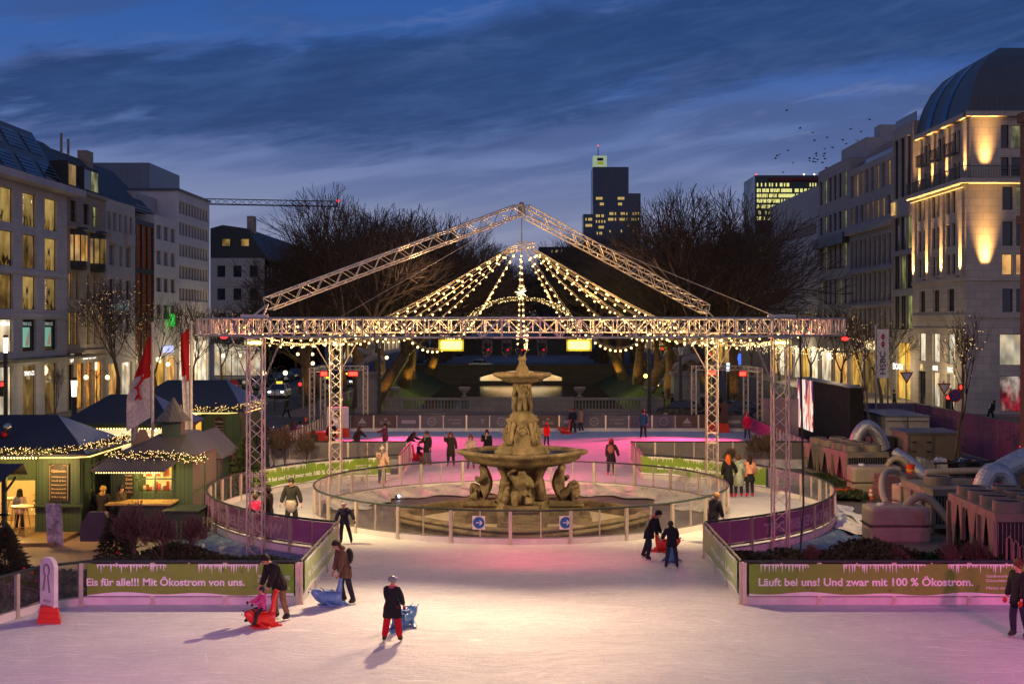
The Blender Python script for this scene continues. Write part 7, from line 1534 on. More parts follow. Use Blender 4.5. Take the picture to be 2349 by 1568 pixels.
def corner_sign(x, y, label, bc, txt):
    B = thing('rink_sign', label, 'sign', (x, y, 0)); mb = MB(); mb.prism([(-.85, 0), (.85, 0), (.72, .62), (-.72, .62)], .5, Matrix.Translation((0, .25, 0)) @ Matrix.Rotation(R(90), 4, 'X')); mb.build('base', M_RED, B, world=False); mb = MB(); mb.box(-.72, -.08, .62, .72, .08, 2.0); bd = mb.build('board', bc, B, world=False)
    mb = MB(); put_text(mb, txt, lambda u, v: Vector((u, -.09, v)), -.5, .95, 1.0, .22); mb.lathe((0, 0, 0), [(.25, 0), (.25, .01)], 16); mb.v = [(a, -.09 if (0 <= c_ <= .011 and abs(a) <= .26 and abs(b_) <= .26 and b_ != -.09) else b_, c_ if b_ == -.09 else 1.55+b_) for a, b_, c_ in mb.v]; mb.build('lettering', mat('sign_pink', (.5, .25, .22), .5), bd, world=False)
corner_sign(13.6, 91.0, 'dark brown board on a red base at the far right corner of the ice', mat('sign_brown', (.05, .02, .02), .5), 'Düsseltorfs Alt')
corner_sign(-12.1, 87.0, 'white board on a red base at the far left corner of the ice', MC['board_white'], 'Eislauf')
mb = MB(); mb.prism([(-.8, 0), (.8, 0), (.7, .6), (-.7, .6)], .6, Matrix.Translation((-13.1, 84.5, 0)) @ Matrix.Rotation(R(90), 4, 'X')); tag(mb.build('barrier_block', M_RED), 'red plastic barrier block by the far left fence', 'barrier')
# flags
def flag(x, y, ztop, label, w, pts, lion=True, rz=0):
    B = thing('flagpole', label, 'flag', (x, y, GZ)); part(B, 'pole', mat('pole_white', (.55, .50, .48), .4), lambda mb: (mb.tube([(x, y, GZ), (x, y, ztop)], [.07, .05], 8), mb.ball((x, y, ztop), .07)))
    mb = MB(); nr = 14; nc = 8
    for i in range(nr+1):
        t_ = i/nr; z, xl = pts(t_)
        for j in range(nc+1): s = j/nc; mb.v.append((x-.08-xl*s, y+.10*sin(s*7+t_*5)*s*(1 if xl > .1 else 0), z(s)))
    for i in range(nr):
        for j in range(nc): a = i*(nc+1)+j; mb.f.append((a, a+1, a+nc+2, a+nc+1)); mb.m.append(0 if i < nr*.47-j*.2 else 1)
    fl_ = mb.build('cloth', [cm((.42, .012, .015), 'flag_red'), cm((.55, .50, .53), 'flag_white')], B, smooth=True)
    if lion:
        mb = MB(); f = lambda u, v: Vector((x-.08-u, y-.09, v))
        for a, b_ in (((.30, 5.3), (.50, 5.0)), ((.50, 5.0), (.44, 4.7)), ((.44, 4.7), (.58, 4.5)), ((.5, 5.0), (.62, 4.95)), ((.44, 4.7), (.34, 4.5)), ((.28, 5.3), (.36, 5.55))): mb.tube([f(a[0], a[1]+ztop-7.5), f(b_[0], b_[1]+ztop-7.5)], [.06, .035], 5)
        mb.build('lion_emblem', MC['flag_red'], fl_)
flag(-14.55, 52.0, 7.5, 'large red and white city flag hanging on the nearer pole above the market', 1, lambda t_: ((lambda s: 7.0-3.2*t_-.45*s*t_-.1*s), .12+.80*min(1, t_*1.6)))
flag(-13.9, 55.5, 7.55, 'red and white city flag hanging limp on the pole behind the turret', 1, lambda t_: ((lambda s: 7.3-4.4*t_-.3*s*(1-t_)), .42-.2*abs(t_-.2)-.1*t_), False)
p = G(130, 940, GZ); flag(p.x, p.y, 7.1, 'small distant red and white flag beside the pale shop', 1, lambda t_: ((lambda s: 5.6-3.0*t_-.6*s), .9*min(1, t_*1.5)), False)
# ------------------------------------------------------------------ cars, lamps, signs
def car_mesh():
    body = MB(); prof = [(-2.15, .32), (-2.18, .62), (-2.05, .86), (-1.2, .93), (1.1, .90), (1.9, .80), (2.12, .62), (2.15, .34), (1.9, .22), (-1.9, .22)]
    for s in (1,):
        n_ = len(prof); L = []
        for xx, sc_ in ((-.88, .96), (-.80, 1.0), (.80, 1.0), (.88, .96)): L.append([(xx, y*sc_, .22+(z-.22)*(.94 if abs(xx) > .85 else 1)) for y, z in prof])
        for i in range(3): body.add(L[i]+L[i+1], [(j, (j+1) % n_, n_+(j+1) % n_, n_+j) for j in range(n_)])
        body.add(L[0], [tuple(range(n_-1, -1, -1))]); body.add(L[3], [tuple(range(n_))])
    rp = [(-1.75, .92, .80), (-1.15, 1.40, .64), (-.2, 1.47, .62), (.45, 1.40, .64), (1.25, .90, .80)]
    cab = MB(); a = [(-w, y, z) for y, z, w in rp]+[(w, y, z) for y, z, w in rp]; cab.add(a, [(0, 1, 6, 5), (3, 4, 9, 8), (0, 4, 3, 2, 1), (5, 6, 7, 8, 9)])
    roof = MB(); rr_ = rp[1:4]; roof.add([(-w-.01, y, z+.012) for y, z, w in rr_]+[(w+.01, y, z+.012) for y, z, w in rr_], [(0, 1, 4, 3), (1, 2, 5, 4)])
    for s in (-1, 1):
        for (y0, z0, w0), (y1, z1, w1) in zip(rp, rp[1:]): roof.tube([(s*(w0+.005), y0, z0), (s*(w1+.005), y1, z1)], .035, 4)
        roof.tube([(s*.81, -.1, .92), (s*.64, -.1, 1.45)], .03, 4); roof.box(s*.86, .75, .92, s*1.02, .9, 1.03)
    body.merge(roof)
    wh = MB(); wh.tube([(-.1, 0, 0), (.1, 0, 0)], .32, 14); hub = MB(); hub.tube([(-.105, 0, 0), (.105, 0, 0)], .19, 8); return body, cab, wh, hub
cb, cg, cw, chb = car_mesh(); CARM = {}
def car(label, x, y, face, col, head=False, tail=False, group='cars on the avenue', taxi=False, blur=0):
    t_ = thing('parked_car' if not head else 'car', label, 'car', (x, y, GZ+.015), R(face)-pi/2, group)
    cm2 = mat('car_paint_%02d%02d%02d' % tuple(int(99*c) for c in col), col, .25, .3, .03, 2, spec=.8)
    for nm, m_, mm in (('body', cm2, cb), ('windows', DARKW, cg)):
        k = (nm, m_.name)
        if k not in CARM: CARM[k] = mm.build(nm, m_, t_, world=False).data
        else: link(nm, CARM[k], t_)
    for sx in (-1, 1):
        for sy in (-1.3, 1.32):
            if 'w' not in CARM: o = cw.build('wheel', M_BLACK, t_, world=False); CARM['w'] = o.data; h = chb.build('rim', M_STEEL, o, world=False); CARM['h'] = h.data
            else: o = link('wheel', CARM['w'], t_); link('rim', CARM['h'], o)
            o.location = (sx*.8, sy, .32)
        for nm, yy, lit, m_ in (('headlight', 2.08, head, emit('headlight_glow', (.95, .97, 1), 14, False)), ('tail_light', -2.12, tail, emit('tail_glow', (1, .03, .02), 6, False))):
            mb = MB(); mb.ball((0, 0, 0), .12, 0, 8, 4, (1.3, .5, .7)); o = mb.build(nm, m_ if lit else (M_STEEL if nm[0] == 'h' else mat('tail_red', (.3, .01, .01), .3)), t_, world=False); o.location = (sx*.66, yy, .66)
    if taxi: mb = MB(); mb.box(-.3, -.12, 1.5, .3, .12, 1.66); mb.build('roof_sign', emit('taxi_yellow', (1, .62, .05), 2.2, False), t_, world=False)
    return t_
CD = [(.03, .035, .045), (.16, .18, .20), (.02, .02, .025), (.45, .46, .48), (.05, .07, .11), (.09, .09, .10)]
for i, (x, y, f, c_, lb) in enumerate(((-29.6, 136, 268, 3, 'silver parked car nearest the no entry sign'), (-31.6, 143, 268, 4, 'dark blue car parked second beside the left kerb'), (-31.7, 149.5, 268, 0, 'black car parked third along the left kerb'), (-31.8, 156, 268, 3, 'pale silver car parked fourth along the left kerb'), (-31.8, 163, 268, 2, 'black car fifth in the left kerb row'),
    (-31.9, 170, 268, 1, 'grey car sixth in the left kerb row'), (-31.9, 178, 268, 4, 'blue-black car seventh in the left kerb row'), (-32, 187, 268, 5, 'dark grey car eighth in the left kerb row'), (-32, 197, 268, 3, 'silver car last in the left kerb row'),
    (-25.2, 172, 88, 5, 'dark grey car in the middle of the left carriageway'), (-24.9, 163, 88, 3, 'white car in the middle of the left carriageway'), (-24.5, 181, 88, 0, 'black car further up the left carriageway'))):
    car(lb, x, y, f, CD[c_], tail=False)
car('white taxi with bright headlights waiting at the crossing on the left road', -25.6, 139.5, 270, (.62, .62, .60), head=True, taxi=True); car('second white taxi with headlights on behind the first', -22.4, 152, 270, (.45, .48, .55), head=True, taxi=True); car('third taxi at the back of the queue left of the gate', -21.6, 164, 270, (.3, .32, .36), head=True, taxi=True)
car('small silver blue hatchback crossing the canal bridge', -6.9, 231.5, 2, (.16, .22, .33), tail=True)
for i, (x, y, lb) in enumerate(((15.6, 104, 'dark car under the crossbar of the right gate'), (17.8, 108.5, 'dark blue car behind the right gate, further right'), (13.2, 108.8, 'black car behind the right gate, further left'))): car(lb, x, y, [175, 182, 178][i], CD[[2, 4, 0][i]])
M_IRON = mat('iron_black', (.018, .02, .02), .5, .2); M_GLOBE = emit('globe_glow', (1, .74, .38), 3.2)
def lantern(label, x, y, h=4.2, w=.95, name='street_lamp'):
    t_ = thing(name, label, 'street lamp', (x, y, GZ), 0, 'double globe lanterns'); mb = MB(); mb.tube([(0, 0, 0), (0, 0, .5), (0, 0, h)], [.09, .05, .04], 8)
    for s in (-1, 1): mb.tube([(0, 0, h-.6), (s*w*.45, 0, h+.12), (s*w*.9, 0, h+.02), (s*w, 0, h-.25)], .03, 5)
    mb.build('pole', M_IRON, t_, world=False)
    for s in (-1, 1): mb = MB(); mb.ball((s*w, 0, h-.52), .21, 0, 10, 8); g_ = mb.build('globe', M_GLOBE, t_, world=False, smooth=True); mb = MB(); mb.lathe((s*w, 0, h-.30), [(.12, 0), (.02, .1)], 8); mb.build('cap', M_IRON, g_, world=False)
    return t_
for x, yb, w_, lb in ((630, 855, 0, 'double globe lantern before the parked cars on the left road'), (738, 833, 0, 'double globe lantern left of the left gate crossbar'), (222, 865, 0, 'double globe lantern before the orange lit boutique'), (408, 835, 0, 'double globe lantern with clock before the amber shopfront'), (531, 815, 0, 'double globe lantern before the white lit clothes shop'), (868, 820, 0, 'globe lantern right of the near left tower top'), (700, 812, 0, 'far double globe lantern on the left road')):
    p = V(x, yb, {630: 117, 738: 140, 222: 117, 408: 128, 531: 150, 868: 150, 700: 170}[x]); lantern(lb, p.x, p.y, p.z-GZ+.52)
# tube lamp columns
def column(label, x, ytop, Y, ht, lit=True, r=.16):
    p = V(x, ytop, Y); t_ = thing('lamp_column', label, 'street lamp', (p.x, p.y, GZ)); mb = MB(); mb.tube([(0, 0, 0), (0, 0, p.z-GZ-ht)], r, 10); mb.build('pole', M_DARK, t_, world=False)
    mb = MB(); mb.tube([(0, 0, p.z-GZ-ht), (0, 0, p.z-GZ-.2)], [r*.8, r*1.05], 10); mb.build('light', emit('column_glow', (1, .80, .50), 6.5) if lit else mat('column_frost', (.35, .35, .36), .3), t_, world=False); mb = MB(); mb.tube([(0, 0, p.z-GZ-.2), (0, 0, p.z-GZ)], r*1.1, 10); mb.build('cap', M_DARK, t_, world=False)
column('dark square post with glowing glass head at the far left edge', 13, 768, 96, 1.3); column('post with tall bright glass head left of the blue roofs', 170, 866, 92, 1.3, r=.2)
column('tall dark pole behind the far fence left of the fountain', 870, 775, 114, .9, False); column('tall dark pole behind the far fence right of the fountain', 1489, 775, 114, .9, False); column('second tall dark pole right of the fountain by the statue', 1561, 790, 112, .9, False)
# traffic lights
def traffic(label, x, y, Y, s=1.0, arm=None):
    p = V(x, y, Y); t_ = thing('traffic_light', label, 'traffic light', (p.x, p.y+.2, GZ), 0, 'traffic lights'); zt = p.z-GZ; mb = MB(); mb.tube([(.22*s, .05, 0), (.22*s, .05, zt+.6)], .06, 6)
    if arm: mb.tube([(.22*s, .05, zt+.5), (.22*s+arm*.5, .05, zt+.9), (.22*s+arm, .05, zt+.95)], .05, 5)
    mb.build('pole', M_STEEL, t_, world=False); mb = MB(); mb.box(-.15*s, -.12, zt-.75*s, .15*s, .05, zt+.2*s); mb.build('housing', M_BLACK, t_, world=False); mb = MB(); mb.ball((0, -.14, zt), .13*s, 0, 10, 6, (1, .4, 1)); mb.build('red_light', emit('signal_red', (1, .02, .015), 5), t_, world=False)
for x, y, Y, s, lb in ((3, 881, 97, 1.2, 'red traffic light on the dark post at the far left edge'), (688, 881, 120, 1.2, 'red traffic light beside the white taxi'), (1520, 800, 160, .9, 'small red traffic light between the glowing trunks and the right poles'), (1628, 811, 130, 1.0, 'red traffic light seen through the far right tower'), (2031, 815, 92, 1.1, 'red traffic light in front of the white bank flag'), (2176, 911, 84, 1.0, 'low red traffic light by the round parking sign'), (2205, 888, 84, 1.0, 'red traffic light right of the young tree by the corner building'), (1656, 778, 190, .8, 'tiny red light far down the right avenue')): traffic(lb, x, y, Y, s)
# signs
def plate(label, x, y, Y, kind, r=.4):
    p = V(x, y, Y); t_ = thing('road_sign', label, 'road sign', (p.x, p.y, GZ)); z = p.z-GZ; mb = MB(); mb.tube([(0, .05, 0), (0, .05, z+r)], .035, 6); mb.build('pole', M_STEEL, t_, world=False)
    disc = lambda mb, rr_, o, n_=20, ph=0: mb.add([(rr_*cos(2*pi*i/n_+ph), o, z+rr_*sin(2*pi*i/n_+ph)) for i in range(n_)]+[(rr_*cos(2*pi*i/n_+ph), o+.03, z+rr_*sin(2*pi*i/n_+ph)) for i in range(n_)], [tuple(range(n_)), tuple(range(2*n_-1, n_-1, -1))]+[(i, n_+i, n_+(i+1) % n_, (i+1) % n_) for i in range(n_)])
    SR = mat('sign_red_paint', (.45, .02, .02), .5); SW = mat('sign_white_paint', (.65, .64, .62), .5)
    if kind == 'noentry': mb = MB(); disc(mb, r, 0); mb.build('disc', SR, t_, world=False); mb = MB(); mb.box(-r*.7, -.02, z-r*.16, r*.7, -.005, z+r*.16); mb.build('bar', SW, t_, world=False)
    if kind == 'yield':
        for k, m_, o in ((1, SR, 0), (.68, SW, -.02)): mb = MB(); disc(mb, r*k*1.2, o, 3, -pi/2); mb.build('triangle', m_, t_, world=False)
    if kind == 'nostop':
        mb = MB(); disc(mb, r, 0); mb.build('disc', SR, t_, world=False); mb = MB(); disc(mb, r*.8, -.02); mb.build('field', mat('sign_blue_paint', (.02, .05, .30), .5), t_, world=False)
        mb = MB()
        for s in (-1, 1): mb.tube([(-r*.62, -.03, z-s*r*.62), (r*.62, -.03, z+s*r*.62)], .035, 4)
        mb.build('cross', SR, t_, world=False)
plate('round red no entry sign above the far hut roof', 535, 884, 108, 'noentry', .5); plate('blue and red round no stopping sign beside the low traffic light', 2191, 907, 84, 'nostop', .42); plate('red bordered yield triangle left of the low traffic light', 2166, 888, 84.5, 'yield', .42); plate('yield triangle behind the black screen', 2091, 864, 100, 'yield', .5) if 0 else plate('yield triangle showing above the black screen side', 2080, 862, 99, 'yield', .5)
plate('small yield triangle near the glowing trunks on the right bank', 1533, 805, 150, 'yield', .5)
# statue groups on pedestals, balustrade, urns
STN = masonry('old_stone', (.27, .25, .21), 1.0, .5, .7)
for s, x, Y, w_ in ((-1, -13.4, 116.2, 1.1), (1, 14.5, 116.2, 1.35)):
    B = thing('statue', 'mossy stone statue group on a high pedestal at the %s end of the balustrade' % ('left' if s < 0 else 'right'), 'statue', (x, Y, GZ)); part(B, 'pedestal', STN, lambda mb: (mb.box(x-w_, Y-w_, GZ, x+w_, Y+w_, GZ+.4), mb.box(x-w_*.85, Y-w_*.85, GZ+.4, x+w_*.85, Y+w_*.85, 3.0), mb.box(x-w_, Y-w_, 3.0, x+w_, Y+w_, 3.25)))
    mb = skin([(0, 0, 0), (0, 0, .8), (.1, 0, 1.5), (.15, 0, 2.0), (.2, 0, 2.4), (.7, 0, 1.2), (1.1, 0, .6), (-.5, 0, 1.5), (-1.0, 0, 1.9), (-.6, 0, .5), (-1.0, 0, .1), (.5, 0, 2.2)], [(0, 1), (1, 2), (2, 3), (3, 4), (1, 5), (5, 6), (2, 7), (7, 8), (0, 9), (9, 10), (3, 11)], [.6, .5, .4, .25, .2, .4, .3, .25, .15, .4, .3, .2], 2); o = MB(); o.merge(mb, Matrix.Translation((x, Y, 3.3)) @ Matrix.Scale(1.1, 4)); o.build('figures', STN, B, smooth=True)
B = thing('stone_balustrade', 'long weathered stone balustrade across the canal head behind the ice', 'balustrade', (0, 116.5, GZ))
SEG = [(-12, -10.4, 0), (-10.4, -4.6, 1), (-4.6, -3.6, 0), (4.1, 4.7, 0), (4.7, 10.6, 1), (10.6, 12.6, 0)]
def bal(mb):
    for x0, x1, k in SEG:
        if k: mb.box(x0, 116.3, GZ, x1, 116.7, GZ+.25); mb.box(x0, 116.25, .74, x1, 116.75, .94)
        else: mb.box(x0, 116.2, GZ, x1, 116.8, 1.0)
    mb.box(-3.6, 116.3, GZ, -.9, 116.7, 1.0); mb.box(-.3, 116.3, GZ, 4.1, 116.7, 1.0)
part(B, 'wall', STN, bal); bal_me = None
for x0, x1, k in SEG:
    if k:
        n_ = 20
        for i in range(n_):
            if bal_me is None: mb = MB(); mb.lathe((0, 0, 0), [(.07, 0), (.09, .1), (.06, .2), (.10, .42), (.06, .66), (.08, .75)], 6); o = mb.build('baluster', STN, B, world=False); bal_me = o.data
            else: o = link('baluster', bal_me, B)
            o.location = (x0+(i+.5)*(x1-x0)/n_, 0, .25)
part(B, 'gate', M_IRON, lambda mb: ([mb.box(-.9+.2*k, 116.48, GZ, -.88+.2*k, 116.51, 1.0) for k in range(4)], [mb.box(-.9, 116.47, z, -.3, 116.52, z+.03) for z in (-.1, .3, .7, .97)]))
for x, w_ in ((-11.2, 'left'), (11.4, 'right'), (-5.0, 'inner left'), (5.2, 'inner right')): mb = MB(); mb.lathe((x, 116.5, 1.0), [(.3, 0), (.3, .08), (.12, .15), (.12, .3), (.4, .55), (.55, .85), (.5, .9), (.3, .88)], 14); tag(mb.build('stone_urn', STN, smooth=True), 'stone urn on the %s pier of the balustrade' % w_, 'urn')
for k in range(6):
    x, y = -17.6-.0*k, 123+11*k; mb = MB(); mb.tube([(x, y, GZ), (x, y, .55)], .05, 6); mb.tube([(x, y, .55), (x, y+10.5, .55)], .03, 4); tag(mb.build('bank_railing', M_STEEL), '%s span of low steel railing along the left canal bank' % ordn[k], 'railing', 'railings on the canal banks')
    x = 17.6; mb = MB(); mb.tube([(x, y, GZ), (x, y, .55)], .05, 6); mb.tube([(x, y, .55), (x, y+10.5, .55)], .03, 4); tag(mb.build('bank_railing', M_STEEL), '%s span of low steel railing along the right canal bank' % ordn[k], 'railing', 'railings on the canal banks')
for k, (x, y) in enumerate(((-17.2, 126), (-17.2, 138), (-17.2, 152), (17.2, 128), (17.2, 140), (17.2, 152), (17.2, 165))):
    mb = MB(); mb.lathe((x, y, GZ), [(.05, 0), (.05, .5), (.14, .52), (.14, .6), (.02, .66)], 8); o = tag(mb.build('bollard_light', emit('bollard_glow', (1, .62, .15), 5)), '%s small amber path light on the %s bank' % (ordn[k % 3] if k < 3 else ordn[k-3], 'left' if k < 3 else 'right'), 'path light', 'path lights')
p = G(1482, 868, -1.2); mb = MB(); mb.ball(V(1482-1, 862, 150), .22, 0, 8, 6); tag(mb.build('path_spot', emit('amber_spot', (1, .5, .06), 11)), 'single bright amber spot on the right grass bank', 'lamp')
for x, y, pw in ((-36.5, 107, 240), (-36.5, 121, 300), (-36.5, 136, 300), (-36.5, 148, 350), (-36.2, 162, 1100), (36, 118, 260), (36, 131, 500), (36, 150, 400), (36, 175, 500)): point('shop_spill', (x, y, 3.2), pw, (1, .74, .42), .5)
for x, y, z in ((-9, 140, 2.2), (9, 140, 2.2), (-9, 175, 2.2), (9, 175, 2.2)): point('bank_fill', (x, y, z), 1100, (.95, .85, .25), .5)  # unseen yellow-green fill added to brighten the grass banks
for x, y in ((-16, 118), (16, 120), (-17, 155), (17, 155), (-16, 200), (16, 200)): point('tree_fill', (x*.6, y, 11), 650, (1, .60, .34), 1.0)  # unseen warm fill added to brighten the tree crowns
for x, y in ((-20, 70), (-22, 100), (24, 100)): point('square_lamp', (x, y, 7), 130, (1, .70, .42), .3)
# street banners, kiosks and adverts
B = thing('bank_flag', 'tall white bank banner with red hourglass and dark letters on the right', 'banner', (23.9, 88, GZ)); p = V(2027, 755, 88); q_ = V(2044, 870, 88); x0 = V(2012, 755, 88).x
part(B, 'pole', M_ALU, lambda mb: mb.tube([(x0-.08, 88, GZ), (x0-.08, 88, p.z+.3)], .07, 8)); bn_ = part(B, 'cloth', mat('banner_cloth', (.80, .76, .76), .7, 0, .1), lambda mb: mb.box(x0, 87.99, q_.z+.1, x0+.78, 88.01, p.z)); zc = p.z-.75; xc = x0+.39; mb = MB()
for a in ([(-.2, .22), (.2, .22), (0, 0)], [(-.2, -.22), (.2, -.22), (0, 0)], [(-.2, .25), (.2, .25), (0, .5)], [(-.2, -.25), (.2, -.25), (0, -.5)]): mb.add([(xc+u*.75, 87.97, zc+v) for u, v in a], [(0, 1, 2)])
mb.build('hourglass_logo', mat('logo_red', (.5, .01, .02), .5), bn_); mb = MB(); put_text(mb, 'HSBC', lambda u, v: Vector((xc+.16-v, 87.97, u)), q_.z+.35, 0, 1.5, .38); mb.build('lettering', mat('letter_black', (.05, .045, .05), .6), bn_)
t_ = thing('advert_pillar', 'glowing bluish advert pillar beside the shop on the right', 'advert', (27.5, 99, GZ)); p = V(1955, 893, 99); part(t_, 'cabinet', M_DARK, lambda mb: mb.box(p.x-.6, 99, GZ, p.x+.6, 99.3, 2.9)); part(t_, 'screen', emit('advert_glow', (.62, .78, .95), 1.6, False), lambda mb: mb.box(p.x-.5, 98.97, .1, p.x+.5, 98.99, 2.3)); part(t_, 'figure_print', M_DARK, lambda mb: (mb.ball((p.x-.1, 98.95, 1.75), .14, 0, 8, 6, (1, .1, 1)), mb.box(p.x-.3, 98.94, .75, p.x+.12, 98.96, 1.55)))
t_ = thing('advert_screen', 'blue lit advert with arrow beside the strings of gold lights, right avenue', 'advert', (33, 160, GZ)); a, b_ = V(1684, 811, 150), V(1700, 836, 150); part(t_, 'screen', emit('advert_blue', (.06, .16, .75), 1.4, False), lambda mb: mb.box(a.x, 150, b_.z, b_.x, 150.3, a.z)); mb = MB(); mb.tube([(a.x+.4, 149.9, GZ), (a.x+.4, 149.9, b_.z)], .08, 5); mb.build('pole', M_STEEL, t_)
t_ = thing('advert_pillar', 'small pale blue advert pillar left of the black tree crown, right avenue', 'advert', (26, 150, GZ)); a, b_ = V(1685-18, 832, 130), V(1698-18, 851, 130); part(t_, 'screen', MC['advert_glow'], lambda mb: mb.box(a.x, 130, b_.z, b_.x, 130.2, a.z)); part(t_, 'foot', M_DARK, lambda mb: mb.box(a.x, 130, GZ, b_.x, 130.2, b_.z-.003))
rr = random.Random(8)
for k in range(7):
    mb = MB(); x0 = 33.5; Y0 = 150+k*9
    for i in range(60): mb.ball((36.6+rr.uniform(-2.6, .6), Y0+rr.uniform(0, 8), 4.6-rr.random()**2*1.3), .05, 0, 4, 2)
    tag(mb.build('curtain_lights', emit('curtain_glow', (1, .74, .38), 4, False)), '%s stretch of golden curtain lights over the right shopfronts' % ordn[k], 'string lights', 'golden curtain lights on the right shops', 'stuff')
mb = MB(); p = G(176, 921, GZ); mb.box(p.x-.5, p.y, GZ+.13, p.x+.5, p.y+.1, 1.7); tag(mb.build('notice_board', mat('orange_board', (.40, .10, .04), .5)), 'orange notice board on the pavement left of the blue roofs', 'board')
# birds
bd = MB(); bd.add([(-.35, 0, .08), (0, .12, 0), (0, -.12, 0), (.35, 0, .08), (0, .2, -.02), (0, -.22, -.02)], [(0, 1, 2), (3, 2, 1), (1, 4, 2), (2, 5, 1)]); bd.ball((0, 0, -.01), .07, 0, 6, 4, (1, 2.2, 1)); bme = None
bp = [(1967, 322), (1835, 294), (1865, 304), (1868, 322), (1898, 315), (1951, 321-25), (1934, 301+20), (1807, 345), (1783, 357), (1788, 354), (1779, 363), (1873, 357), (1872, 352), (1893, 341), (1891, 352), (1890, 358), (1892, 364), (1868, 364), (1875, 366), (1887, 373), (1871, 372), (1866, 371), (1857, 369), (1857, 363), (1819, 373), (1895, 385), (1797, 395), (1804, 253), (1995, 274), (1975, 302), (1910, 338), (1941, 330)]
for i, (x, y) in enumerate(bp):
    p = V(x, y, 150)
    if bme is None: o = bd.build('bird', M_BLACK); bme = o.data
    else: o = link('bird', bme)
    o.location = p; o.rotation_euler = (0, 0, i*1.7); o.scale = (1.15,)*3; tag(o, 'dark bird in flight high above the right hand roofs', 'bird', 'flock of birds over the right roofs')
# ------------------------------------------------------------------ technical yard on the right
UNIT = mat('unit_beige', (.23, .195, .145), .5, 0, .12, 2); UNITD = mat('unit_grille', (.015, .015, .015), .6); FOIL = mat('silver_foil', (.50, .50, .51), .48, .8, .15, 6, .25, bs=22); TANK = mat('tank_white', (.31, .26, .21), .55, 0, .12, 2, .2, bs=6)
def chiller(label, x, y, w, L, h, rz, nf, side_v=True, r=.42):
    t_ = thing('cooling_unit', label, 'cooling unit', (x, y, GZ), rz); H0 = .35
    mb = MB(); mb.box(-w/2, 0, H0+h-.25, w/2, L, H0+h); [mb.box(sx*w/2-.06, sy-.06, 0, sx*w/2+.06, sy+.06, H0+h-.25) for sx in (-1, 1) for sy in (.06, L*.33, L*.66, L-.06)]; mb.box(-w/2, 0, H0-.1, w/2, L, H0+.05); mb.build('frame', UNIT, t_, world=False)
    k = max(2, int(L/.9)); mb = MB()
    for sx in (-1, 1):
        for i in range(k): y0, y1 = L*i/k+.05, L*(i+1)/k-.05; ym = (y0+y1)/2; X = sx*(w/2-.03); mb.add([(X, y0, H0+h-.26), (X, y1, H0+h-.26), (X, ym+.05, H0+.12), (X, ym-.05, H0+.12)], [(0, 1, 2, 3)])
    mb.build('coil_panel', UNIT, t_, world=False)
    mb = MB(); [mb.box(sx*(w/2+.004)-.004, .1+L*i/6, H0+h-.22, sx*(w/2+.004)+.004, .1+L*i/6+.02, H0+h-.03) for sx in (-1, 1) for i in range(7)]; [mb.box(-w/2+.08+.12*i, -.006, H0+.1, -w/2+.10+.12*i, -.001, H0+h-.28) for i in range(int((w-.16)/.12))]; mb.box(-w*.1, -.02, H0+h-.2, w*.12, -.004, H0+h-.08); mb.build('grille', M_STEEL, t_, world=False)
    mb = MB(); mb.tube([(-w/2+.2, .2, H0), (-w/2+.1, -.1, .1), (-w/2-.4, -.3, .03)], .03, 5); mb.tube([(w/2-.3, .1, H0+.2), (w/2-.2, -.12, .3), (w/2+.2, -.25, .04)], .045, 6); mb.tube([(0, .15, H0), (.1, -.05, .12), (-.2, -.5, .03)], .02, 4); mb.build('cable', M_BLACK, t_, world=False)
    mb = MB(); mb.box(-w/2+.15, .08, H0+.06, w/2-.15, L-.1, H0+h-.26); mb.build('core', UNITD, t_, world=False)
    fm = None
    for i in range(nf):
        for sx in ((-1, 1) if w > 1.7 else (0,)):
            if fm is None:
                mb = MB(); mb.lathe((0, 0, 0), [(r, 0), (r, .30), (r-.04, .32), (r-.06, .30), (r-.06, .27)], 24); o = mb.build('fan_housing', UNIT, t_, world=False); fm = o.data; m2 = MB(); m2.lathe((0, 0, 0), [(r-.07, .275), (r-.07, .285)], 20); [m2.box(-r*.9, -.01, .315, r*.9, .01, .325) for _ in (0,)]; g_ = m2.build('fan', UNITD, o, world=False); fg = g_.data
            else: o = link('fan_housing', fm, t_); link('fan', fg, o)
            o.location = (sx*w*.25, (i+.5)*L/nf, H0+h)
    return t_
chiller('large cooling unit with eight round fans behind the ring, left of the silver duct', 16.45, 62.4, 2.1, 5.6, 1.35, R(9), 4)
chiller('large cooling unit with eight round fans at the right edge of the picture', 15.4, 39.5, 2.3, 4.9, 1.75, R(-2), 4, r=.46)
t_ = chiller('grey square cooling unit with one flat fan behind the right tanks', 16.0, 48.6, 1.65, 3.0, 1.35, R(6), 1, r=.5)
mb = MB(); [mb.tube([(14.35+.17*i, 38.9-.06*i, -.25), (14.35+.17*i, 38.9-.06*i, 1.15-.04*(i % 3)*3), (14.43+.17*i, 38.9-.06*i, 1.22-.04*(i % 3)*3), (14.50+.17*i, 38.9-.06*i, 1.12-.04*(i % 3)*3), (14.50+.17*i, 38.9, .2)], .03, 6) for i in range(7)]; tag(mb.build('pipe_bundle', mat('rose_pipe', (.34, .22, .19), .5)), 'row of bent pale pipes in front of the right edge cooling unit', 'pipes')
mb = MB(); mb.tube([(13.3, 37.6, .55), (15.6, 36.8, .55)], .05, 4); [mb.box(x-.06, 37.5-.35*(x-13.3), GZ, x+.06, 37.62-.35*(x-13.3), .5) for x in (13.4, 14.4, 15.4)]; mb.box(13.3, 37.2, .5, 15.7, 37.5, .56); tag(mb.build('timber_trestle', mat('raw_timber', (.42, .26, .10), .7)), 'raw timber trestle at the lower right behind the banner fence', 'trestle')
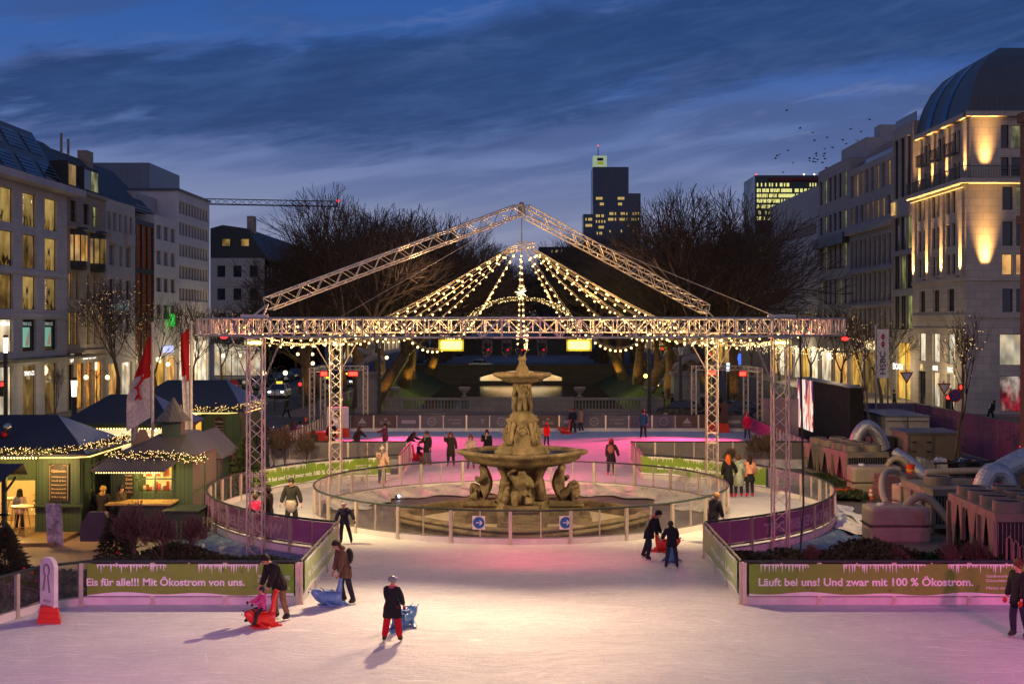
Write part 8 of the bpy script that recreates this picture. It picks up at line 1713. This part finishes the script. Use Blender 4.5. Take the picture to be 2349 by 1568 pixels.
def tank(label, x, y, w, d, h, rz=0, pipe=None):
    t_ = thing('water_tank', label, 'tank', (x, y, GZ), rz, None); mb = MB(); n_ = 6
    def shell(z0, z1, k=1.0):
        r = .18; pts = []
        for cx, cy, a0 in ((w/2-r, d/2-r, 0), (-w/2+r, d/2-r, 90), (-w/2+r, -d/2+r, 180), (w/2-r, -d/2+r, 270)):
            for i in range(5): a = R(a0+22.5*i); pts.append((cx+r*cos(a), cy+r*sin(a)))
        lv = [(z0, .97), (z0+.06, 1), (z1-.12, 1), (z1-.03, .96), (z1, .86)]; b = len(mb.v)
        for z, s in lv: mb.v.extend([(px*s*k, py*s*k, z) for px, py in pts])
        m = len(pts)
        for i in range(len(lv)-1):
            for j in range(m): mb.f.append((b+i*m+j, b+i*m+(j+1) % m, b+(i+1)*m+(j+1) % m, b+(i+1)*m+j)); mb.m.append(0)
        mb.f.append(tuple(b+(len(lv)-1)*m+j for j in range(m))); mb.m.append(0)
    shell(0, h*.46); shell(h*.47, h); mb.build('shell', TANK, t_, world=False, smooth=False); mb = MB(); mb.box(-w/2-.02, -d/2-.02, h*.45, w/2+.02, d/2+.02, h*.485); mb.build('seam_band', M_DARK, t_, world=False)
    mb = MB()
    for k in (0, .22): mb.tube([(w*.28+k, -d/2-.03, h*.5), (w*.24+k, -d/2-.03, h*.8), (w*.2+k, -d*.4, h+.02)], .014, 4)
    mb.build('strap', mat('orange_strap', (.6, .12, .03), .5), t_, world=False); mb = MB(); mb.lathe((-w*.25, 0, h-.02), [(.14, 0), (.14, .08), (.1, .1)], 10); mb.build('cap', M_WHITE, t_, world=False)
def hose(label, pts, r, m_, name='hose', rib=False):
    mb = MB(); P_ = [Vector(p) for p in pts]; fine = []
    for i in range(len(P_)-1):
        a, b_, c_, d = P_[max(i-1, 0)], P_[i], P_[i+1], P_[min(i+2, len(P_)-1)]
        for k in range(12): t_ = k/12; fine.append(.5*((2*b_)+(c_-a)*t_+(2*a-5*b_+4*c_-d)*t_*t_+(3*b_-a-3*c_+d)*t_**3))
    fine.append(P_[-1])
    if rib: rs = [r*(1+.022*(i % 2)) for i in range(len(fine))]
    else: rs = r
    mb.tube(fine, rs, 16); tag(mb.build(name, m_, smooth=not rib), label, 'duct' if r > .15 else 'hose')
tank('rounded beige tank in front of the far cooling unit', 16.1, 60.0, 2.3, 1.2, 1.35); tank('rounded beige tank lit pink, nearest the planting', 13.55, 47.6, 2.2, 1.3, 1.25); tank('upright beige tank between the wire caged container and the square unit', 15.75, 53.6, .9, 1.3, 1.25, R(10))
hose('pale ribbed hose bending from the far tank', [(16.6, 59.8, 1.0), (16.9, 59.8, 1.35), (17.3, 59.7, 1.35), (17.75, 59.6, .9)], .13, TANK, rib=True)
hose('pale hose rising from the pink lit tank to the upright tank', [(13.3, 47.9, .95), (13.6, 49.6, 1.25), (14.3, 51.8, 1.6), (15.2, 53.2, 1.5), (15.7, 53.4, 1.0)], .12, TANK, rib=True)
hose('pale hose bending down behind the pink lit tank', [(13.9, 47.6, .9), (14.3, 47.5, 1.25), (14.8, 47.4, 1.1), (15.4, 47.0, .3), (15.9, 46.6, -.2)], .15, TANK, rib=True)
hose('long pale hose lying across the wire caged containers', [(17.6, 57.2, 1.05), (18.8, 57.2, 1.1), (20.2, 57.1, 1.12), (21.4, 57, .9)], .14, TANK, rib=True)
hose('silver insulated duct arching over the far cooling unit', [(16.6, 66, .95), (16.9, 66, 1.9), (17.35, 66, 2.35), (17.85, 66, 2.0), (18.2, 66, 1.2)], .33, FOIL, 'air_duct', True)
hose('silver insulated duct sloping down beside the far cooling unit', [(18.0, 63.5, 1.25), (18.5, 63, .9), (19.0, 62.2, .35), (19.4, 61.6, .05)], .32, FOIL, 'air_duct', True)
hose('huge silver duct elbow above the right edge cooling unit', [(16.35, 46.6, 1.15), (16.35, 46.6, 1.75), (16.65, 46.7, 2.2), (17.1, 46.8, 2.15), (17.3, 46.8, 1.7)], .34, FOIL, 'air_duct', True)
hose('wide silver duct rising to the right picture edge', [(16.95, 47.2, 2.0), (17.6, 47.4, 2.35), (18.6, 47.6, 2.7), (20.0, 47.8, 2.75)], .42, FOIL, 'air_duct', True)
def cage(label, x, y, w, d, h, m_):
    t_ = thing('caged_container', label, 'container', (x, y, GZ), R(3)); mb = MB(); mb.box(-w/2+.04, -d/2+.04, .14, w/2-.04, d/2-.04, h-.05); mb.build('bottle', m_, t_, world=False); mb = MB()
    for i in range(7): mb.tube([(-w/2+w*i/6, -d/2, .1), (-w/2+w*i/6, -d/2, h)], .012, 4); mb.tube([(-w/2, -d/2+d*i/6, .1), (-w/2, -d/2+d*i/6, h)], .012, 4)
    for j in range(5): z = .12+(h-.12)*j/4; mb.tube([(-w/2, -d/2, z), (w/2, -d/2, z), (w/2, d/2, z), (-w/2, d/2, z)], .014, 4, closed=True)
    mb.box(-w/2, -d/2, 0, w/2, d/2, .1); mb.build('cage', M_STEEL, t_, world=False); return t_
cage('wire caged plastic container with dark plum liquid behind the traffic cone', 16.3, 57.6, 1.5, 1.1, 1.25, mat('plum_liquid', (.16, .07, .08), .3)); cage('second wire caged container right of the plum one', 18.6, 57.3, 1.9, 1.1, 1.1, mat('grey_liquid', (.22, .20, .19), .3))
mb = MB(); c_ = (16.95, 57.3, 1.0); mb.lathe(c_, [(.14, 0), (.2, .38), (.21, .4), (.18, .4)], 14); mb.lathe((c_[0], c_[1], 1.1), [(.165, 0), (.18, .07)], 14, 1); tag(mb.build('bucket', [mat('orange_red', (.65, .06, .02), .4), mat('yellow_band', (.7, .5, .05), .4)]), 'orange red bucket standing on the plum container', 'bucket')
p = G(1998, 1147, GZ); t_ = thing('traffic_cone', 'orange and white traffic cone on the asphalt by the caged container', 'cone', (p.x, p.y, GZ)); mb = MB(); mb.box(-.19, -.19, 0, .19, .19, .04); mb.lathe((0, 0, .04), [(.14, 0), (.105, .18), (.045, .52), (.03, .56)], 14); mb.build('body', mat('cone_orange', (.75, .10, .02), .4), t_, world=False)
mb = MB(); mb.lathe((0, 0, .04), [(.112, .17), (.095, .27)], 14); mb.lathe((0, 0, .04), [(.078, .36), (.062, .45)], 14); mb.build('stripe', M_WHITE, t_, world=False)
p = G(1916, 1142, GZ); mb = MB(); mb.prism([(-.62, 0), (.62, 0), (.52, .45), (-.52, .45)], .5, Matrix.Translation((p.x+.3, p.y+.3, GZ)) @ Matrix.Rotation(R(90), 4, 'X')); tag(mb.build('barrier_block', mat('orange_block', (.62, .09, .03), .4)), 'orange plastic barrier block right of the ring fence', 'barrier')
mb = MB(); mb.box(14.9, 55.2, GZ+.01, 17.6, 58.8, GZ+.06); tag(mb.build('metal_plate', mat('plate_grey', (.12, .12, .12), .4, .5)), 'flat grey metal plate on the ground behind the ring fence', 'plate')
mb = MB(); mb.obox((14.3, 52.8, GZ+.12), (.9, .35, .16), R(-40)); tag(mb.build('cable_ramp', mat('ramp_yellow', (.5, .4, .05), .5)), 'yellow and black cable ramp beside the right end of the ring', 'ramp')
mb = MB(); mb.box(12.9, 49.5, GZ, 15.0, 49.8, .1); tag(mb.build('timber_plank', mat('plank', (.36, .17, .08), .7)), 'reddish plank lying in front of the snow heap', 'plank')
mb = MB(); rr = random.Random(6); n = 26
for i in range(n+1):
    for j in range(7): x = 12.9+2.1*i/n; y = 50.2+2.6*j/6; mb.v.append((x, y, GZ+.04+.28*sin(pi*j/6)**.7*(1-.4*i/n)+rr.uniform(-.03, .03)))
for i in range(n):
    for j in range(6): a = i*7+j; mb.f.append((a, a+7, a+8, a+1)); mb.m.append(0)
tag(mb.build('melt_snow', MC['snow'], smooth=True), 'pile of scraped snow beside the pink lit tank', 'snow')
B = thing('tool_cabinet', 'beige site cabinet with sloping roof behind the caged containers', 'cabinet', (21.2, 70.5, GZ)); part(B, 'body', UNIT, lambda mb: mb.box(20.5, 69.8, GZ, 23.3, 72.8, 1.62)); part(B, 'roof', mat('cabinet_roof', (.14, .15, .17), .5), lambda mb: mb.box(20.4, 69.7, 1.625, 23.4, 72.9, 1.74)); part(B, 'post', M_STEEL, lambda mb: [mb.box(x, 69.75, GZ, x+.09, 69.795, 1.62) for x in (20.5, 21.8, 23.2)]); part(B, 'hinge', M_DARK, lambda mb: [mb.box(x, 69.72, z, x+.25, 69.795, z+.06) for x in (20.7, 21.5) for z in (.7, 1.2)])
B = thing('site_container', 'white corrugated container with blue-grey roof behind the young trees', 'container', (22.9, 80, GZ)); part(B, 'body', mat('container_white', (.42, .40, .40), .5), lambda mb: (mb.box(21.6, 78, GZ, 24.2, 84, 1.95), [mb.box(21.7+.6*k, 77.97, GZ+.1, 22.15+.6*k, 77.999, 1.8) for k in range(4)])); part(B, 'roof', mat('container_roof', (.13, .17, .22), .5), lambda mb: mb.box(21.55, 77.95, 1.953, 24.25, 84.05, 2.05)); part(B, 'door_bar', M_DARK, lambda mb: (mb.box(22.88, 77.94, GZ, 22.93, 77.968, 1.95), mb.box(21.65, 77.93, 1.70, 24.15, 77.967, 1.75)))
mb = MB(); mb.box(19.0, 71.5, GZ, 20.3, 72.6, 1.35); mb.box(19.1, 71.46, .8, 20.0, 71.495, 1.1, 1); tag(mb.build('dark_locker', [mat('locker_dark', (.06, .045, .045), .5), mat('locker_label', (.30, .25, .26), .6)]), 'dark locker with a pale label left of the beige site cabinet', 'locker')
mb = MB(); rr = random.Random(2); n = 18
for i in range(n+1):
    for j in range(8):
        x = 19.3+3.2*i/n; y = 63.2+2.0*j/7; e_ = (j in (0, 7) or i in (0, n)); mb.v.append((x, y+(-.2 if j == 0 else 0), GZ+.05 if e_ else GZ+1.15+.10*sin(i*1.1)+rr.uniform(-.04, .05)))
for i in range(n):
    for j in range(7): a = i*8+j; mb.f.append((a, a+8, a+9, a+1)); mb.m.append(0 if i < 7 else 1)
tag(mb.build('covered_pile', [mat('clear_sheet', (.35, .33, .30), .25, 0, .3, 3), mat('black_sheet', (.012, .014, .014), .18, 0, .2, 3)]), 'pile covered with grey and shiny black sheeting beside the sloping duct', 'covered pile')
t_ = thing('frame_barrier', 'long black cable draped truss bar across the pink fence', 'bar', (22, 62, GZ)); mb = MB(); mb.tube([(18.9, 60.3, 1.1), (25.3, 60.3, 1.35)], .05, 6); [mb.tube([(x, 60.2, 1.25), (x+.1, 60.15, .9), (x+.25, 60.2, .75), (x+.35, 60.2, 1.3)], .02, 4) for x in (22.2, 23.6, 24.4)]; [mb.tube([(x, 60.3, GZ), (x, 60.3, 1.2)], .035, 5) for x in (19.0, 22.0, 25.2)]; mb.build('bar', M_BLACK, t_)
for x, z in ((22.9, 1.9), (23.7, 1.55), (25.0, .95)): mb = MB(); mb.ball((x, 60.1, z), .09, 0, 8, 5, (1.6, .6, .7)); tag(mb.build('red_work_lamp', MC['red_spot_glow']), {22.9: 'upper red lamp on the pink fence', 23.7: 'middle red lamp on the pink fence', 25.0: 'lower red lamp at the right end of the black bar'}[x], 'lamp')
# printed magenta mesh fence
FN = mat('magenta_mesh', (.30, .10, .17), .7, 0, .18, 1.2); FN2 = mat('violet_mesh', (.17, .13, .22), .7, 0, .2, 1.0); FNT = mat('mesh_text', (.42, .20, .27), .7)
t_ = thing('site_fence', 'tall printed magenta and violet mesh fence round the technical yard', 'fence', (26, 80, GZ)); pts = [(19.6, 88.4), (22.2, 88.2), (26.3, 88.0), (26.6, 76), (26.6, 68), (26.6, 58)]
for i in range(len(pts)-1):
    (x0, y0), (x1, y1) = pts[i], pts[i+1]; d = Vector((x1-x0, y1-y0, 0)); L = d.length; d.normalize(); n_ = Vector((d.y, -d.x, 0)); k = max(1, int(L/2.6)); a0 = Vector((x0, y0, 0))
    if (a0+n_-Vector((15, 60, 0))).length > (a0-n_-Vector((15, 60, 0))).length: n_ = -n_
    for j in range(k):
        p = a0+d*(L*j/k); q_ = a0+d*(L*(j+1)/k-.05); mb = MB(); mb.add([(p.x, p.y, GZ+.05), (q_.x, q_.y, GZ+.05), (q_.x, q_.y, 2.15), (p.x, p.y, 2.15)], [(0, 1, 2, 3)]); mb.build('mesh_panel', FN2 if i < 2 else FN, t_)
        mb = MB(); mb.tube([(p.x, p.y, GZ), (p.x, p.y, 2.25)], .04, 6); mb.build('post', M_STEEL, t_)
    mb = MB(); mb.tube([(x0, y0, 2.18), (x1, y1, 2.18)], .03, 4); mb.build('rail', M_STEEL, t_)
    if i >= 2:
        mb = MB(); u0 = L*.12
        g = lambda u, v: Vector((x0, y0, v))+d*u+n_*.03
        tx = [('VERBINDET', 'IM BESTEN'), ('MAGENTA VERBINDET', 'AUCH IM BESTEN NETZ'), ('MAGENTA', 'NETZ')][i-2]
        put_text(mb, tx[0], g, u0, 1.55, L*.6, .28, mirror=True); put_text(mb, tx[1], g, u0, 1.1, L*.62, .28, mirror=True); mb.build('lettering', FNT, t_)
# video wall
B = thing('video_wall', 'video wall with black draped side standing outside the far right corner of the ice', 'screen', (19.5, 84, GZ)); part(B, 'drape', mat('black_drape', (.012, .011, .011), .9), lambda mb: (mb.box(19.35, 77.2, GZ, 20.1, 91.9, 3.72), mb.box(19.30, 77.2, GZ, 19.348, 87.0, 3.7)))
m_ = bpy.data.materials.new('video_picture'); m_.use_nodes = True; q = NT(m_.node_tree); q.n.clear(); c = q.new('ShaderNodeTexCoord'); s_ = q.new('ShaderNodeSeparateXYZ'); q.l.new(c.outputs['Object'], s_.inputs[0])
v = q.vec(q.math('MULTIPLY', s_.outputs[1], 1.0), q.math('MULTIPLY', s_.outputs[2], .35), 0.0); a1 = q.noise(v, 1.0, 3, .5, .8); 
col = q.ramp(a1, [(.30, (.09, .04, .12)), (.42, (.16, .05, .14)), (.50, (.75, .16, .10)), (.56, (1, .78, .66)), (.66, (1, .95, .88)), (.76, (.45, .02, .14))])
e = q.new('ShaderNodeEmission'); q.l.new(col, e.inputs[0]); e.inputs[1].default_value = 1.05; o_ = q.new('ShaderNodeOutputMaterial'); q.l.new(e.outputs[0], o_.inputs[0])
part(B, 'screen', m_, lambda mb: mb.box(19.26, 87.05, .35, 19.345, 91.8, 3.68)); part(B, 'top_bar', M_STEEL, lambda mb: mb.box(19.25, 77.1, 3.725, 20.15, 91.95, 3.78))
mb = MB(); mb.box(16.4, 89.6, GZ, 18.9, 90.0, 2.4); tag(mb.build('partition', mat('mauve_board', (.24, .18, .21), .6)), 'mauve partition behind the near right tower and left of the video wall', 'partition')
mb = MB(); mb.box(28.6, 73, GZ, 30.5, 75, 3.0); tag(mb.build('glow_stall_wall', litpane('cream_wall_glow', (1, .85, .5), (1, .75, .4), 1.2, .4, .7)), 'cream stall wall made to glow at the right picture edge', 'stall')  # wall glows by itself, its lighting is put into the material
mb = MB(); mb.tube([(9.15, 43.2, 7.1), (9.22, 43.15, 4), (9.25, 43.1, 1.6), (9.0, 42.4, .3), (8.7, 41.8, -.2)], .035, 6); tag(mb.build('power_cable', M_BLACK), 'thick black cable hanging beside the near right tower', 'cable')
mb = MB(); rr = random.Random(3)
c_ = Vector((-16.9, 72.9, GZ+.55)); mb.ball(tuple(c_), .75, 0, 14, 10, (1.2, 1, .8)); mb.v = [(a+rr.uniform(-.06, .06), b_+rr.uniform(-.06, .06), c2+rr.uniform(-.06, .06)) for a, b_, c2 in mb.v]; tag(mb.build('wrapped_bundle', mat('white_wrap', (.45, .42, .44), .4, 0, .2, 3)), 'bundle wrapped in crumpled white sheeting beside the near left tower', 'bundle')
# the far end of the ground darkness: low hedge by the far left fence
mb = MB(); mb.box(-40, 88.5, GZ, -15.5, 89.3, GZ+.45); tag(mb.build('low_wall', STN), 'low dark stone kerb wall behind the onlookers', 'wall')
for o in list(bpy.data.objects):       # nothing is left in the workbench scene
    if o.name.startswith(('sk', 'tx')) and o.users == 0: bpy.data.objects.remove(o)
bpy.data.scenes.remove(TS)
